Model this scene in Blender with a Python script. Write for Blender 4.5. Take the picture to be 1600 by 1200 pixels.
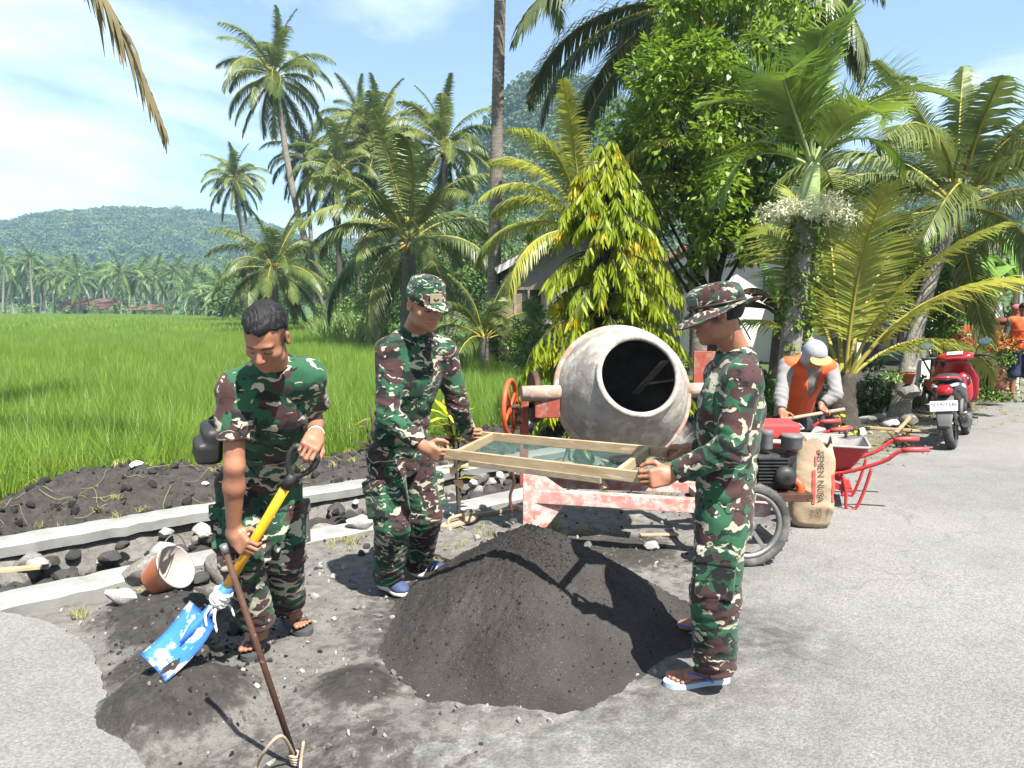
import bpy, bmesh, math, random
import numpy as np
from mathutils import Vector, Matrix, noise as mnoise

for o in list(bpy.data.objects):
 bpy.data.objects.remove(o, do_unlink=True)
SC = bpy.context.scene
COL = SC.collection
R = math.radians

# ---------------------------------------------------------------- camera, sky, sun, exposure
CAM_H = 1.6
FPX = 1200.0            # focal length in pixels of the 1600 px wide photograph
PITCH = math.atan(0.1)
cam_data = bpy.data.cameras.new('camera')
cam_data.sensor_width = 36.0
cam_data.lens = 36.0 * FPX / 1600.0
cam_data.clip_start = 0.05
cam_data.clip_end = 6000
cam = bpy.data.objects.new('camera', cam_data)
COL.objects.link(cam)
cam.location = (0, 0, CAM_H)
cam.rotation_euler = (math.pi / 2 - PITCH, 0, 0)
SC.camera = cam

SUN_ELEV = R(56)
SHADOW_DIR = Vector((-0.50, 0.866, 0)).normalized()      # where shadows fall on the ground
to_sun = Vector((-SHADOW_DIR.x * math.cos(SUN_ELEV), -SHADOW_DIR.y * math.cos(SUN_ELEV), math.sin(SUN_ELEV)))
sd = bpy.data.lights.new('sun', 'SUN')
sd.energy = 5.0
sd.angle = R(0.55)
sd.color = (1.0, 0.95, 0.87)
sun = bpy.data.objects.new('sun', sd)
COL.objects.link(sun)
sun.rotation_euler = to_sun.to_track_quat('Z', 'Y').to_euler()
sun.location = (5, -6, 30)

world = bpy.data.worlds.new('World')
SC.world = world
world.use_nodes = True
wn, wl = world.node_tree.nodes, world.node_tree.links
wn.clear()
w_out = wn.new('ShaderNodeOutputWorld')
w_bg = wn.new('ShaderNodeBackground')
w_bg.inputs["Strength"].default_value = 0.050
sky = wn.new('ShaderNodeTexSky')
sky.sky_type = 'NISHITA'
sky.sun_disc = False
sky.sun_elevation = SUN_ELEV
sky.sun_rotation = math.atan2(to_sun.x, to_sun.y)
sky.air_density = 1.0
sky.dust_density = 1.0
sky.ozone_density = 1.2
tc = wn.new('ShaderNodeTexCoord')
sep = wn.new('ShaderNodeSeparateXYZ')
wl.new(tc.outputs['Generated'], sep.inputs[0])
# clouds on a flat layer far above: direction / height
zc = wn.new('ShaderNodeMath'); zc.operation = 'MAXIMUM'; zc.inputs[1].default_value = 0.03
wl.new(sep.outputs['Z'], zc.inputs[0])
za = wn.new('ShaderNodeMath'); za.operation = 'ADD'; za.inputs[1].default_value = 0.22
wl.new(zc.outputs[0], za.inputs[0])
dvx = wn.new('ShaderNodeMath'); dvx.operation = 'DIVIDE'
dvy = wn.new('ShaderNodeMath'); dvy.operation = 'DIVIDE'
wl.new(sep.outputs['X'], dvx.inputs[0]); wl.new(za.outputs[0], dvx.inputs[1])
wl.new(sep.outputs['Y'], dvy.inputs[0]); wl.new(za.outputs[0], dvy.inputs[1])
cmb = wn.new('ShaderNodeCombineXYZ')
wl.new(dvx.outputs[0], cmb.inputs[0]); wl.new(dvy.outputs[0], cmb.inputs[1])
cmap = wn.new('ShaderNodeMapping')
cmap.inputs['Location'].default_value = (1.05, 0.35, 0.0)
cmap.inputs['Scale'].default_value = (0.62, 0.85, 1.0)
wl.new(cmb.outputs[0], cmap.inputs['Vector'])
cn = wn.new('ShaderNodeTexNoise')
cn.inputs['Scale'].default_value = 0.8
cn.inputs['Detail'].default_value = 9
cn.inputs['Roughness'].default_value = 0.55
cn.inputs['Distortion'].default_value = 0.5
wl.new(cmap.outputs[0], cn.inputs['Vector'])
cr = wn.new('ShaderNodeValToRGB')
cr.color_ramp.elements[0].position = 0.44
cr.color_ramp.elements[0].color = (0, 0, 0, 1)
cr.color_ramp.elements[1].position = 0.56
cr.color_ramp.elements[1].color = (0.92, 0.92, 0.92, 1)
wl.new(cn.outputs['Fac'], cr.inputs[0])
cmix = wn.new('ShaderNodeMix'); cmix.data_type = 'RGBA'
cmix.inputs[7].default_value = (10.2, 10.4, 10.6, 1)
wl.new(cr.outputs[0], cmix.inputs[0])
wl.new(sky.outputs[0], cmix.inputs[6])
# thin humid veil everywhere
veil = wn.new('ShaderNodeMix'); veil.data_type = 'RGBA'
veil.inputs[0].default_value = 0.25
veil.inputs[7].default_value = (4.4, 6.7, 9.4, 1)
wl.new(cmix.outputs[2], veil.inputs[6])
wl.new(veil.outputs[2], w_bg.inputs['Color'])
wl.new(w_bg.outputs[0], w_out.inputs['Surface'])

SC.view_settings.view_transform = 'Standard'
SC.view_settings.look = 'None'
SC.view_settings.gamma = 1
SC.view_settings.use_curve_mapping = False
SC.view_settings.exposure = 1.75
SC.cycles.max_bounces = 6
SC.cycles.transparent_max_bounces = 12
SC.cycles.diffuse_bounces = 3
SC.cycles.glossy_bounces = 2
SC.cycles.transmission_bounces = 4
SC.cycles.volume_bounces = 0
SC.cycles.caustics_reflective = False
SC.cycles.caustics_refractive = False
SC.cycles.use_denoising = True

# ---------------------------------------------------------------- measuring helpers
CP, SP = math.cos(PITCH), math.sin(PITCH)
def ray(px, py):
 rx, ry = (px - 800.0) / FPX, (600.0 - py) / FPX
 return Vector((rx, CP + ry * SP, -SP + ry * CP))
def P(px, py, d):
 """point seen at photograph pixel (px,py), d metres ahead"""
 v = ray(px, py)
 return Vector((0, 0, CAM_H)) + v * (d / v.y)
def G(px, py, z=0.0):
 v = ray(px, py)
 return Vector((0, 0, CAM_H)) + v * ((z - CAM_H) / v.z)
ROAD_T = Vector((0.7507, 0.6607, 0)); ROAD_N = Vector((-0.6607, 0.7507, 0))
def UV(u, v, z=0.0):
 p = ROAD_T * u + ROAD_N * v
 return Vector((p.x, p.y, z))
def toUV(p):
 return p.x * ROAD_T.x + p.y * ROAD_T.y, p.x * ROAD_N.x + p.y * ROAD_N.y

# ---------------------------------------------------------------- object helpers
def tag(o, label=None, cat=None, group=None, kind=None):
 if label: o['label'] = label
 if cat: o['category'] = cat
 if group: o['group'] = group
 if kind: o['kind'] = kind
 return o
def empty(name, loc=(0, 0, 0), rz=0.0, label=None, cat=None, group=None):
 o = bpy.data.objects.new(name, None)
 o.empty_display_size = 0.1
 COL.objects.link(o)
 o.location = loc
 o.rotation_euler = (0, 0, rz)
 return tag(o, label, cat, group)
def link(name, me, mat=None, parent=None, smooth=False):
 """link a mesh as one object; a parent that is an Empty at a base gets the mesh in its local frame"""
 if mat is not None and len(me.materials) == 0:
  me.materials.append(mat)
 o = bpy.data.objects.new(name, me)
 COL.objects.link(o)
 if parent is not None:
  o.parent = parent
 return o
def world_child(o, parent):
 """keep o where it is in the world although it gets a parent"""
 o.parent = parent
 o.matrix_parent_inverse = mw(parent).inverted()
 return o
def mw(o):
 m = Matrix.LocRotScale(o.location, o.rotation_euler, o.scale)
 if o.parent is not None:
  m = mw(o.parent) @ o.matrix_parent_inverse @ m
 return m
def copy_tree(o, parent=None):
 c = o.copy()
 COL.objects.link(c)
 c.parent = parent
 for ch in list(o.children):
  cc = copy_tree(ch, c)
  cc.matrix_parent_inverse = ch.matrix_parent_inverse
 return c

def np_mesh(name, verts, quads=None, tris=None, smooth=False, sizes=None):
 verts = np.asarray(verts, dtype=np.float32).reshape(-1, 3)
 me = bpy.data.meshes.new(name)
 me.vertices.add(len(verts))
 me.vertices.foreach_set('co', verts.ravel())
 loops, starts, n = [], [], 0
 if quads is not None and len(quads):
  q = np.asarray(quads, dtype=np.int32).reshape(-1, 4)
  loops.append(q.ravel()); starts.append(np.arange(len(q)) * 4); n += q.size
 if tris is not None and len(tris):
  t = np.asarray(tris, dtype=np.int32).reshape(-1, 3)
  loops.append(t.ravel()); starts.append(n + np.arange(len(t)) * 3); n += t.size
 loops = np.concatenate(loops).astype(np.int32); starts = np.concatenate(starts).astype(np.int32)
 me.loops.add(len(loops)); me.loops.foreach_set('vertex_index', loops)
 me.polygons.add(len(starts)); me.polygons.foreach_set('loop_start', starts)
 me.update(calc_edges=True)
 if smooth:
  me.polygons.foreach_set('use_smooth', np.ones(len(starts), dtype=bool))
 return me

class MB:
 """collects boxes, tubes, lathes and prisms; build() links them as ONE mesh object"""
 def __init__(s):
  s.v, s.f, s.sm = [], [], []
 def add(s, vs, fs, smooth=False):
  b = len(s.v)
  s.v += [tuple(x) for x in vs]
  s.f += [[b + i for i in f] for f in fs]
  s.sm += [smooth] * len(fs)
  return s
 def box(s, c, size, rot=None, bev=0.0):
  hx, hy, hz = size[0] / 2, size[1] / 2, size[2] / 2
  if bev <= 0:
   vs = [(x, y, z) for x in (-hx, hx) for y in (-hy, hy) for z in (-hz, hz)]
   fs = [(0, 1, 3, 2), (4, 6, 7, 5), (0, 4, 5, 1), (2, 3, 7, 6), (0, 2, 6, 4), (1, 5, 7, 3)]
  else:
   bm = bmesh.new()
   bmesh.ops.create_cube(bm, size=1.0)
   bmesh.ops.scale(bm, vec=size, verts=bm.verts)
   bmesh.ops.bevel(bm, geom=bm.edges[:], offset=bev, segments=2, affect='EDGES', profile=0.6)
   bm.verts.index_update()
   vs = [v.co[:] for v in bm.verts]
   fs = [[v.index for v in f.verts] for f in bm.faces]
   bm.free()
  m = rot if rot is not None else Matrix.Identity(3)
  c = Vector(c)
  return s.add([c + m @ Vector(v) for v in vs], fs)
 def beam(s, a, b, w, h, up=(0, 0, 1), bev=0.0, ext=0.0):
  a, b = Vector(a), Vector(b)
  x = (b - a).normalized()
  z = Vector(up); z = (z - x * z.dot(x)).normalized()
  y = z.cross(x)
  m = Matrix((x, y, z)).transposed()
  return s.box((a + b) / 2, ((b - a).length + ext, w, h), m, bev)
 def tube(s, pts, radii, seg=10, caps=True, smooth=True, flat=1.0, up=None, closed=False):
  pts = [Vector(p) for p in pts]
  n = len(pts)
  if not hasattr(radii, '__len__'):
   radii = [radii] * n
  prev = None
  rings = []
  for i, p in enumerate(pts):
   if closed:
    t = (pts[(i + 1) % n] - pts[i - 1]).normalized()
   else:
    t = (pts[min(i + 1, n - 1)] - pts[max(i - 1, 0)]).normalized()
   if prev is None:
    a = Vector(up) if up is not None else (Vector((0, 0, 1)) if abs(t.z) < 0.9 else Vector((1, 0, 0)))
   else:
    a = prev
   a = (a - t * a.dot(t)).normalized()
   b = t.cross(a)
   prev = a
   rings.append([p + (a * math.cos(2 * math.pi * k / seg) * flat + b * math.sin(2 * math.pi * k / seg)) * radii[i] for k in range(seg)])
  vs = [v for r in rings for v in r]
  fs = []
  for i in range(n if closed else n - 1):
   i2 = (i + 1) % n
   for k in range(seg):
    k2 = (k + 1) % seg
    fs.append((i * seg + k, i * seg + k2, i2 * seg + k2, i2 * seg + k))
  s.add(vs, fs, smooth)
  if caps and not closed:
   b = len(s.v) - n * seg
   s.f.append([b + k for k in reversed(range(seg))]); s.sm.append(False)
   s.f.append([b + (n - 1) * seg + k for k in range(seg)]); s.sm.append(False)
  return s
 def lathe(s, prof, seg=24, m=None, caps=True, smooth=True, arc=2 * math.pi):
  """prof: list of (r, z) turned about z, then moved by the 4x4 m"""
  m = m or Matrix.Identity(4)
  full = abs(arc - 2 * math.pi) < 1e-6
  cols = seg if full else seg + 1
  vs, fs = [], []
  for r, z in prof:
   for k in range(cols):
    a = arc * k / seg
    vs.append(m @ Vector((r * math.cos(a), r * math.sin(a), z)))
  for i in range(len(prof) - 1):
   for k in range(seg):
    k2 = (k + 1) % cols
    fs.append((i * cols + k, i * cols + k2, (i + 1) * cols + k2, (i + 1) * cols + k))
  if caps and full:
   fs.append([k for k in reversed(range(cols))])
   fs.append([(len(prof) - 1) * cols + k for k in range(cols)])
  return s.add(vs, fs, smooth)
 def prism(s, poly, z0, z1, m=None, smooth=False):
  m = m or Matrix.Identity(4)
  n = len(poly)
  vs = [m @ Vector((x, y, z0)) for x, y in poly] + [m @ Vector((x, y, z1)) for x, y in poly]
  fs = [list(reversed(range(n))), [n + i for i in range(n)]]
  fs += [(i, (i + 1) % n, n + (i + 1) % n, n + i) for i in range(n)]
  return s.add(vs, fs, smooth)
 def mesh(s, name):
  me = bpy.data.meshes.new(name)
  me.from_pydata([tuple(v) for v in s.v], [], s.f)
  me.polygons.foreach_set('use_smooth', np.array(s.sm, dtype=bool))
  me.update()
  return me
 def build(s, name, mat, parent=None, world=False):
  o = link(name, s.mesh(name), mat, None)
  if parent is not None:
   if world: world_child(o, parent)
   else: o.parent = parent
  return o

def frame(origin, x=None, y=None, z=None):
 """4x4 from two axes (the first named one is exact)"""
 o = Vector(origin)
 if z is not None and x is not None:
  z = Vector(z).normalized(); x = Vector(x); x = (x - z * x.dot(z)).normalized(); y = z.cross(x)
 elif z is not None and y is not None:
  z = Vector(z).normalized(); y = Vector(y); y = (y - z * y.dot(z)).normalized(); x = y.cross(z)
 elif z is not None:
  z = Vector(z).normalized()
  x = Vector((1, 0, 0)) if abs(z.x) < 0.8 else Vector((0, 1, 0))
  x = (x - z * x.dot(z)).normalized(); y = z.cross(x)
 m = Matrix((x, y, z)).transposed().to_4x4()
 m.translation = o
 return m
def catmull(pts, n=6):
 pts = [Vector(p) for p in pts]
 out = []
 for i in range(len(pts) - 1):
  p0, p1, p2, p3 = pts[max(i - 1, 0)], pts[i], pts[i + 1], pts[min(i + 2, len(pts) - 1)]
  for k in range(n):
   t = k / n
   out.append(0.5 * ((2 * p1) + (p2 - p0) * t + (2 * p0 - 5 * p1 + 4 * p2 - p3) * t * t + (3 * p1 - p0 - 3 * p2 + p3) * t ** 3))
 out.append(pts[-1])
 return out

# value noise in numpy (for terrain and cloth)
def _hash(ix, iy, iz, seed):
 n = (ix * 374761393 + iy * 668265263 + iz * 2147483647 + seed * 144665) & 0xFFFFFFFF
 n = ((n ^ (n >> 13)) * 1274126177) & 0xFFFFFFFF
 return ((n ^ (n >> 16)) & 0xFFFF) / 65535.0
def vnoise(x, y, z=None, seed=0):
 x = np.asarray(x, dtype=np.float64); y = np.asarray(y, dtype=np.float64)
 z = np.zeros_like(x) if z is None else np.asarray(z, dtype=np.float64)
 ix, iy, iz = np.floor(x).astype(np.int64), np.floor(y).astype(np.int64), np.floor(z).astype(np.int64)
 fx, fy, fz = x - ix, y - iy, z - iz
 fx, fy, fz = fx * fx * (3 - 2 * fx), fy * fy * (3 - 2 * fy), fz * fz * (3 - 2 * fz)
 r = 0
 for dx in (0, 1):
  for dy in (0, 1):
   for dz in (0, 1):
    w = (fx if dx else 1 - fx) * (fy if dy else 1 - fy) * (fz if dz else 1 - fz)
    r = r + w * _hash(ix + dx, iy + dy, iz + dz, seed)
 return r
def fbm(x, y, z=None, oct=4, seed=0, gain=0.5):
 a, s, tot = 1.0, 0.0, 0.0
 for k in range(oct):
  f = 2.03 ** k
  s = s + a * vnoise(np.asarray(x) * f, np.asarray(y) * f, None if z is None else np.asarray(z) * f, seed + k * 17)
  tot += a; a *= gain
 return s / tot
def sstep(a, b, x):
 t = np.clip((np.asarray(x, dtype=np.float64) - a) / (b - a), 0, 1)
 return t * t * (3 - 2 * t)

# ---------------------------------------------------------------- scattering (only for stuff: rice, forest, weeds)
def scatter(name, pts, rot, scl, idx, protos, label, base=None):
 n = len(pts)
 me = bpy.data.meshes.new(name)
 me.vertices.add(n)
 me.vertices.foreach_set('co', np.asarray(pts, dtype=np.float32).ravel())
 a = me.attributes.new('rot', 'FLOAT_VECTOR', 'POINT'); a.data.foreach_set('vector', np.asarray(rot, dtype=np.float32).ravel())
 a = me.attributes.new('scl', 'FLOAT_VECTOR', 'POINT'); a.data.foreach_set('vector', np.asarray(scl, dtype=np.float32).ravel())
 a = me.attributes.new('idx', 'INT', 'POINT'); a.data.foreach_set('value', np.asarray(idx, dtype=np.int32).ravel())
 o = bpy.data.objects.new(name, me)
 COL.objects.link(o)
 pc = bpy.data.collections.new(name + '_source')
 for k, m in enumerate(protos):
  po = bpy.data.objects.new('%s_clump_%02d' % (name, k), m)
  pc.objects.link(po)
 ng = bpy.data.node_groups.new(name + '_scatter', 'GeometryNodeTree')
 ng.interface.new_socket(name='Geometry', in_out='INPUT', socket_type='NodeSocketGeometry')
 ng.interface.new_socket(name='Geometry', in_out='OUTPUT', socket_type='NodeSocketGeometry')
 N, L = ng.nodes, ng.links
 gi, go = N.new('NodeGroupInput'), N.new('NodeGroupOutput')
 iop = N.new('GeometryNodeInstanceOnPoints')
 ci = N.new('GeometryNodeCollectionInfo')
 ci.inputs['Collection'].default_value = pc
 ci.inputs['Separate Children'].default_value = True
 ci.inputs['Reset Children'].default_value = True
 iop.inputs['Pick Instance'].default_value = True
 def attr(nm, t):
  x = N.new('GeometryNodeInputNamedAttribute'); x.data_type = t
  x.inputs['Name'].default_value = nm
  return x
 ar, as_, ai = attr('rot', 'FLOAT_VECTOR'), attr('scl', 'FLOAT_VECTOR'), attr('idx', 'INT')
 er = N.new('FunctionNodeEulerToRotation')
 L.new(ar.outputs[0], er.inputs[0])
 L.new(gi.outputs[0], iop.inputs['Points'])
 L.new(ci.outputs[0], iop.inputs['Instance'])
 L.new(ai.outputs[0], iop.inputs['Instance Index'])
 L.new(er.outputs[0], iop.inputs['Rotation'])
 L.new(as_.outputs[0], iop.inputs['Scale'])
 L.new(iop.outputs[0], go.inputs[0])
 md = o.modifiers.new('scatter', 'NODES')
 md.node_group = ng
 tag(o, label, None, None, 'stuff')
 return o
# ================================================================= materials
def nmat(name):
 m = bpy.data.materials.new(name)
 m.use_nodes = True
 nt = m.node_tree
 return m, nt.nodes, nt.links, nt.nodes['Principled BSDF']
def nd(N, t, **kw):
 n = N.new(t)
 for k, v in kw.items():
  setattr(n, k, v)
 return n
def tex_noise(N, L, coord, scale, detail=5, rough=0.55, dist=0.0):
 n = N.new('ShaderNodeTexNoise')
 n.inputs['Scale'].default_value = scale
 n.inputs['Detail'].default_value = detail
 n.inputs['Roughness'].default_value = rough
 n.inputs['Distortion'].default_value = dist
 if coord is not None: L.new(coord, n.inputs['Vector'])
 return n.outputs['Fac']
def ramp(N, L, fac, stops):
 r = N.new('ShaderNodeValToRGB')
 e = r.color_ramp.elements
 while len(e) < len(stops): e.new(0.5)
 for k, (p, c) in enumerate(stops):
  e[k].position = p
  e[k].color = (c, c, c, 1) if not hasattr(c, '__len__') else (*c, 1)
 L.new(fac, r.inputs[0])
 return r.outputs[0]
def mixc(N, L, fac, a, b, mode='MIX'):
 m = N.new('ShaderNodeMix'); m.data_type = 'RGBA'; m.blend_type = mode
 for s, v in ((0, fac), (6, a), (7, b)):
  if hasattr(v, 'links') or hasattr(v, 'is_linked'): L.new(v, m.inputs[s])
  elif s == 0: m.inputs[0].default_value = v
  else: m.inputs[s].default_value = (*v, 1)
 return m.outputs[2]
def math_(N, L, op, a, b=None):
 m = N.new('ShaderNodeMath'); m.operation = op
 for s, v in ((0, a), (1, b)):
  if v is None: continue
  if hasattr(v, 'is_linked'): L.new(v, m.inputs[s])
  else: m.inputs[s].default_value = v
 return m.outputs[0]
def bump_(N, L, b, height, strength, dist=0.01, prev=None):
 x = N.new('ShaderNodeBump')
 x.inputs['Strength'].default_value = strength
 x.inputs['Distance'].default_value = dist
 L.new(height, x.inputs['Height'])
 if prev is not None: L.new(prev, x.inputs['Normal'])
 L.new(x.outputs[0], b.inputs['Normal'])
 return x.outputs[0]

ALB = 0.78
def M(name, c1, c2=None, scale=6.0, rough=0.75, bump=0.25, bscale=60.0, metal=0.0, spec=0.35, contrast=(0.35, 0.68),
 c3=None, s3=25.0, t3=(0.6, 0.68), detail=6, bdist=0.006, rand=0.0, stretch=None, trans=0.0, coat=0.0):
 m, N, L, b = nmat(name)
 t = N.new('ShaderNodeTexCoord')
 co = t.outputs['Object']
 if stretch:
  mp = N.new('ShaderNodeMapping'); mp.inputs['Scale'].default_value = stretch
  L.new(co, mp.inputs[0]); co = mp.outputs[0]
 c2 = c2 or tuple(x * 0.7 for x in c1)
 if trans == 0:
  c1, c2 = tuple(x * ALB for x in c1), tuple(x * ALB for x in c2)
  if c3 is not None: c3 = tuple(x * ALB for x in c3)
 f = tex_noise(N, L, co, scale, detail, 0.6)
 col = mixc(N, L, ramp(N, L, f, [(contrast[0], 0.0), (contrast[1], 1.0)]), c1, c2)
 if c3 is not None:
  f3 = tex_noise(N, L, co, s3, 6, 0.65)
  col = mixc(N, L, ramp(N, L, f3, [(t3[0], 0.0), (t3[1], 1.0)]), col, c3)
 if rand > 0:
  oi = N.new('ShaderNodeObjectInfo')
  hs = N.new('ShaderNodeHueSaturation')
  L.new(col, hs.inputs['Color'])
  v = math_(N, L, 'MULTIPLY_ADD', oi.outputs['Random'], rand)
  v.node.inputs[2].default_value = 1.0 - rand / 2
  L.new(v, hs.inputs['Value'])
  hv = math_(N, L, 'MULTIPLY_ADD', oi.outputs['Random'], -rand * 0.06)
  hv.node.inputs[2].default_value = 0.5 + rand * 0.03
  L.new(hv, hs.inputs['Hue'])
  col = hs.outputs[0]
 L.new(col, b.inputs['Base Color'])
 b.inputs['Roughness'].default_value = rough
 b.inputs['Metallic'].default_value = metal
 b.inputs['Specular IOR Level'].default_value = spec
 if coat: b.inputs['Coat Weight'].default_value = coat; b.inputs['Coat Roughness'].default_value = 0.12
 if bump > 0:
  bump_(N, L, b, tex_noise(N, L, co, bscale, 6, 0.65), bump, bdist)
 if trans > 0:
  tr = N.new('ShaderNodeBsdfTranslucent')
  L.new(col, tr.inputs['Color'])
  mx = N.new('ShaderNodeMixShader'); mx.inputs[0].default_value = trans
  L.new(b.outputs[0], mx.inputs[1]); L.new(tr.outputs[0], mx.inputs[2])
  L.new(mx.outputs[0], N['Material Output'].inputs['Surface'])
 return m

def leaf(name, c1, c2, trans=0.35, rough=0.45, scale=3.0, rand=0.5, spec=0.4, c3=None, s3=1.5, t3=(0.55, 0.7)):
 return M(name, c1, c2, scale=scale, rough=rough, bump=0.0, spec=spec, rand=rand, trans=trans, c3=c3, s3=s3, t3=t3)

def camo_mat(name, k=1.0, ox=0.0):
 """woodland camouflage: green ground, brown patches, black and cream brush strokes"""
 m, N, L, b = nmat(name)
 t = N.new('ShaderNodeTexCoord')
 mp = N.new('ShaderNodeMapping')
 mp.inputs['Location'].default_value = (ox, ox * 0.7, ox * 1.3)
 mp.inputs['Scale'].default_value = (k, k, k)
 L.new(t.outputs['Object'], mp.inputs[0])
 co = mp.outputs[0]
 # wobble the coordinates so that blobs get ragged brush edges
 nv = N.new('ShaderNodeTexNoise'); nv.inputs['Scale'].default_value = 16; nv.inputs['Detail'].default_value = 2
 L.new(co, nv.inputs['Vector'])
 vm = N.new('ShaderNodeVectorMath'); vm.operation = 'MULTIPLY_ADD'
 L.new(nv.outputs['Color'], vm.inputs[0]); vm.inputs[1].default_value = (0.10, 0.10, 0.06); L.new(co, vm.inputs[2])
 w = vm.outputs[0]
 def layer(scale, stretch, loc, lo, hi, rotz=0.5, dist=0.6):
  q = N.new('ShaderNodeMapping')
  q.inputs['Location'].default_value = loc
  q.inputs['Rotation'].default_value = (0.3, 0.5, rotz)
  q.inputs['Scale'].default_value = stretch
  L.new(w, q.inputs[0])
  f = tex_noise(N, L, q.outputs[0], scale, 1.2, 0.5, dist)
  return ramp(N, L, f, [(lo, 0.0), (hi, 1.0)])
 green, brown, black, cream, dgreen = (0.016, 0.068, 0.034), (0.042, 0.020, 0.020), (0.008, 0.010, 0.010), (0.29, 0.275, 0.21), (0.011, 0.038, 0.022)
 col = mixc(N, L, layer(6.6, (1, 1, 1.0), (9, 4, 2), 0.53, 0.545), green, dgreen)
 col = mixc(N, L, layer(6.2, (1, 1, 1.25), (0, 0, 0), 0.515, 0.522), col, brown)
 col = mixc(N, L, layer(8.0, (1, 1, 1.9), (3, 7, 1), 0.575, 0.582, 0.9, 1.6), col, black)
 col = mixc(N, L, layer(7.4, (1, 1, 2.1), (5, 1, 8), 0.596, 0.604, 1.7, 2.0), col, cream)
 L.new(col, b.inputs['Base Color'])
 b.inputs['Roughness'].default_value = 0.82
 b.inputs['Specular IOR Level'].default_value = 0.2
 b.inputs['Sheen Weight'].default_value = 0.08
 n1 = bump_(N, L, b, tex_noise(N, L, co, 22, 3, 0.5, 0.8), 0.35, 0.012)
 wv = N.new('ShaderNodeTexWave'); wv.inputs['Scale'].default_value = 220; L.new(co, wv.inputs[0])
 bump_(N, L, b, wv.outputs['Fac'], 0.06, 0.002, n1)
 return m

def skin_mat(name, c1, c2):
 m, N, L, b = nmat(name)
 t = N.new('ShaderNodeTexCoord')
 f = tex_noise(N, L, t.outputs['Object'], 14, 8, 0.7)
 col = mixc(N, L, ramp(N, L, f, [(0.35, 0), (0.7, 1)]), c1, tuple(x * 0.82 for x in c2))
 at = N.new('ShaderNodeAttribute'); at.attribute_name = 'tint'
 sp = N.new('ShaderNodeSeparateColor'); L.new(at.outputs['Color'], sp.inputs[0])
 col = mixc(N, L, sp.outputs[0], col, (0.012, 0.008, 0.007))       # brows, lashes; also shade painted into nostrils and mouth line
 col = mixc(N, L, sp.outputs[1], col, (0.30, 0.095, 0.075))        # lips, nails
 col = mixc(N, L, sp.outputs[2], col, (0.45, 0.42, 0.40))          # eye white
 L.new(col, b.inputs['Base Color'])
 b.inputs['Roughness'].default_value = 0.52
 b.inputs['Specular IOR Level'].default_value = 0.45
 b.inputs['Subsurface Weight'].default_value = 0.12
 b.inputs['Subsurface Radius'].default_value = (0.012, 0.005, 0.003)
 b.inputs['Subsurface Scale'].default_value = 0.6
 bump_(N, L, b, tex_noise(N, L, t.outputs['Object'], 110, 5, 0.7), 0.3, 0.003)
 return m

def asphalt_mat():
 m, N, L, b = nmat('asphalt')
 t = N.new('ShaderNodeTexCoord'); co = t.outputs['Object']
 big = tex_noise(N, L, co, 0.55, 5, 0.6, 0.4)
 mid = tex_noise(N, L, co, 3.2, 6, 0.65)
 fine = tex_noise(N, L, co, 130, 3, 0.7)
 col = mixc(N, L, ramp(N, L, mid, [(0.3, 0), (0.72, 1)]), (0.171, 0.1672, 0.1596), (0.133, 0.1307, 0.1262))
 col = mixc(N, L, ramp(N, L, big, [(0.42, 0), (0.68, 0.75)]), col, (0.209, 0.2037, 0.1938))
 vo = N.new('ShaderNodeTexVoronoi'); vo.inputs['Scale'].default_value = 105
 L.new(co, vo.inputs['Vector'])
 vr = ramp(N, L, vo.outputs['Color'], [(0.15, 0.0), (0.95, 1.0)])
 col = mixc(N, L, ramp(N, L, fine, [(0.40, 0.0), (0.64, 0.40)]), col, (0.0836, 0.08208, 0.0798))
 v2 = mixc(N, L, 0.22, col, vr, 'OVERLAY')
 # damp dark sand smears near the pile
 at = N.new('ShaderNodeAttribute'); at.attribute_name = 'soil'
 sp = N.new('ShaderNodeSeparateColor'); L.new(at.outputs['Color'], sp.inputs[0])
 sm = math_(N, L, 'MULTIPLY', sp.outputs[0], ramp(N, L, tex_noise(N, L, co, 6, 8, 0.7, 0.5), [(0.36, 0.0), (0.60, 1.0)]))
 ck = N.new('ShaderNodeTexVoronoi'); ck.feature = 'DISTANCE_TO_EDGE'; ck.inputs['Scale'].default_value = 0.55
 wob = N.new('ShaderNodeVectorMath'); wob.operation = 'MULTIPLY_ADD'
 wn3 = N.new('ShaderNodeTexNoise'); wn3.inputs['Scale'].default_value = 2.5; wn3.inputs['Detail'].default_value = 6; L.new(co, wn3.inputs['Vector'])
 L.new(wn3.outputs['Color'], wob.inputs[0]); wob.inputs[1].default_value = (0.9, 0.9, 0); L.new(co, wob.inputs[2]); L.new(wob.outputs[0], ck.inputs['Vector'])
 cf = math_(N, L, 'MULTIPLY', ramp(N, L, ck.outputs['Distance'], [(0.0, 0.32), (0.006, 0.0)]), ramp(N, L, big, [(0.45, 0.0), (0.55, 1.0)]))
 v2 = mixc(N, L, cf, v2, (0.0456, 0.04408, 0.04256))
 st = ramp(N, L, tex_noise(N, L, co, 1.3, 7, 0.7, 1.2), [(0.60, 0.0), (0.72, 0.45)])
 v2 = mixc(N, L, st, v2, (0.0836, 0.0798, 0.076))
 v3 = mixc(N, L, sm, v2, (0.038, 0.03496, 0.0342))
 L.new(v3, b.inputs['Base Color'])
 b.inputs['Roughness'].default_value = 0.9
 b.inputs['Specular IOR Level'].default_value = 0.25
 inv = math_(N, L, 'SUBTRACT', 1.0, vo.outputs['Distance'])
 n1 = bump_(N, L, b, inv, 0.4, 0.005)
 bump_(N, L, b, mid, 0.3, 0.02, n1)
 return m

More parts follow.
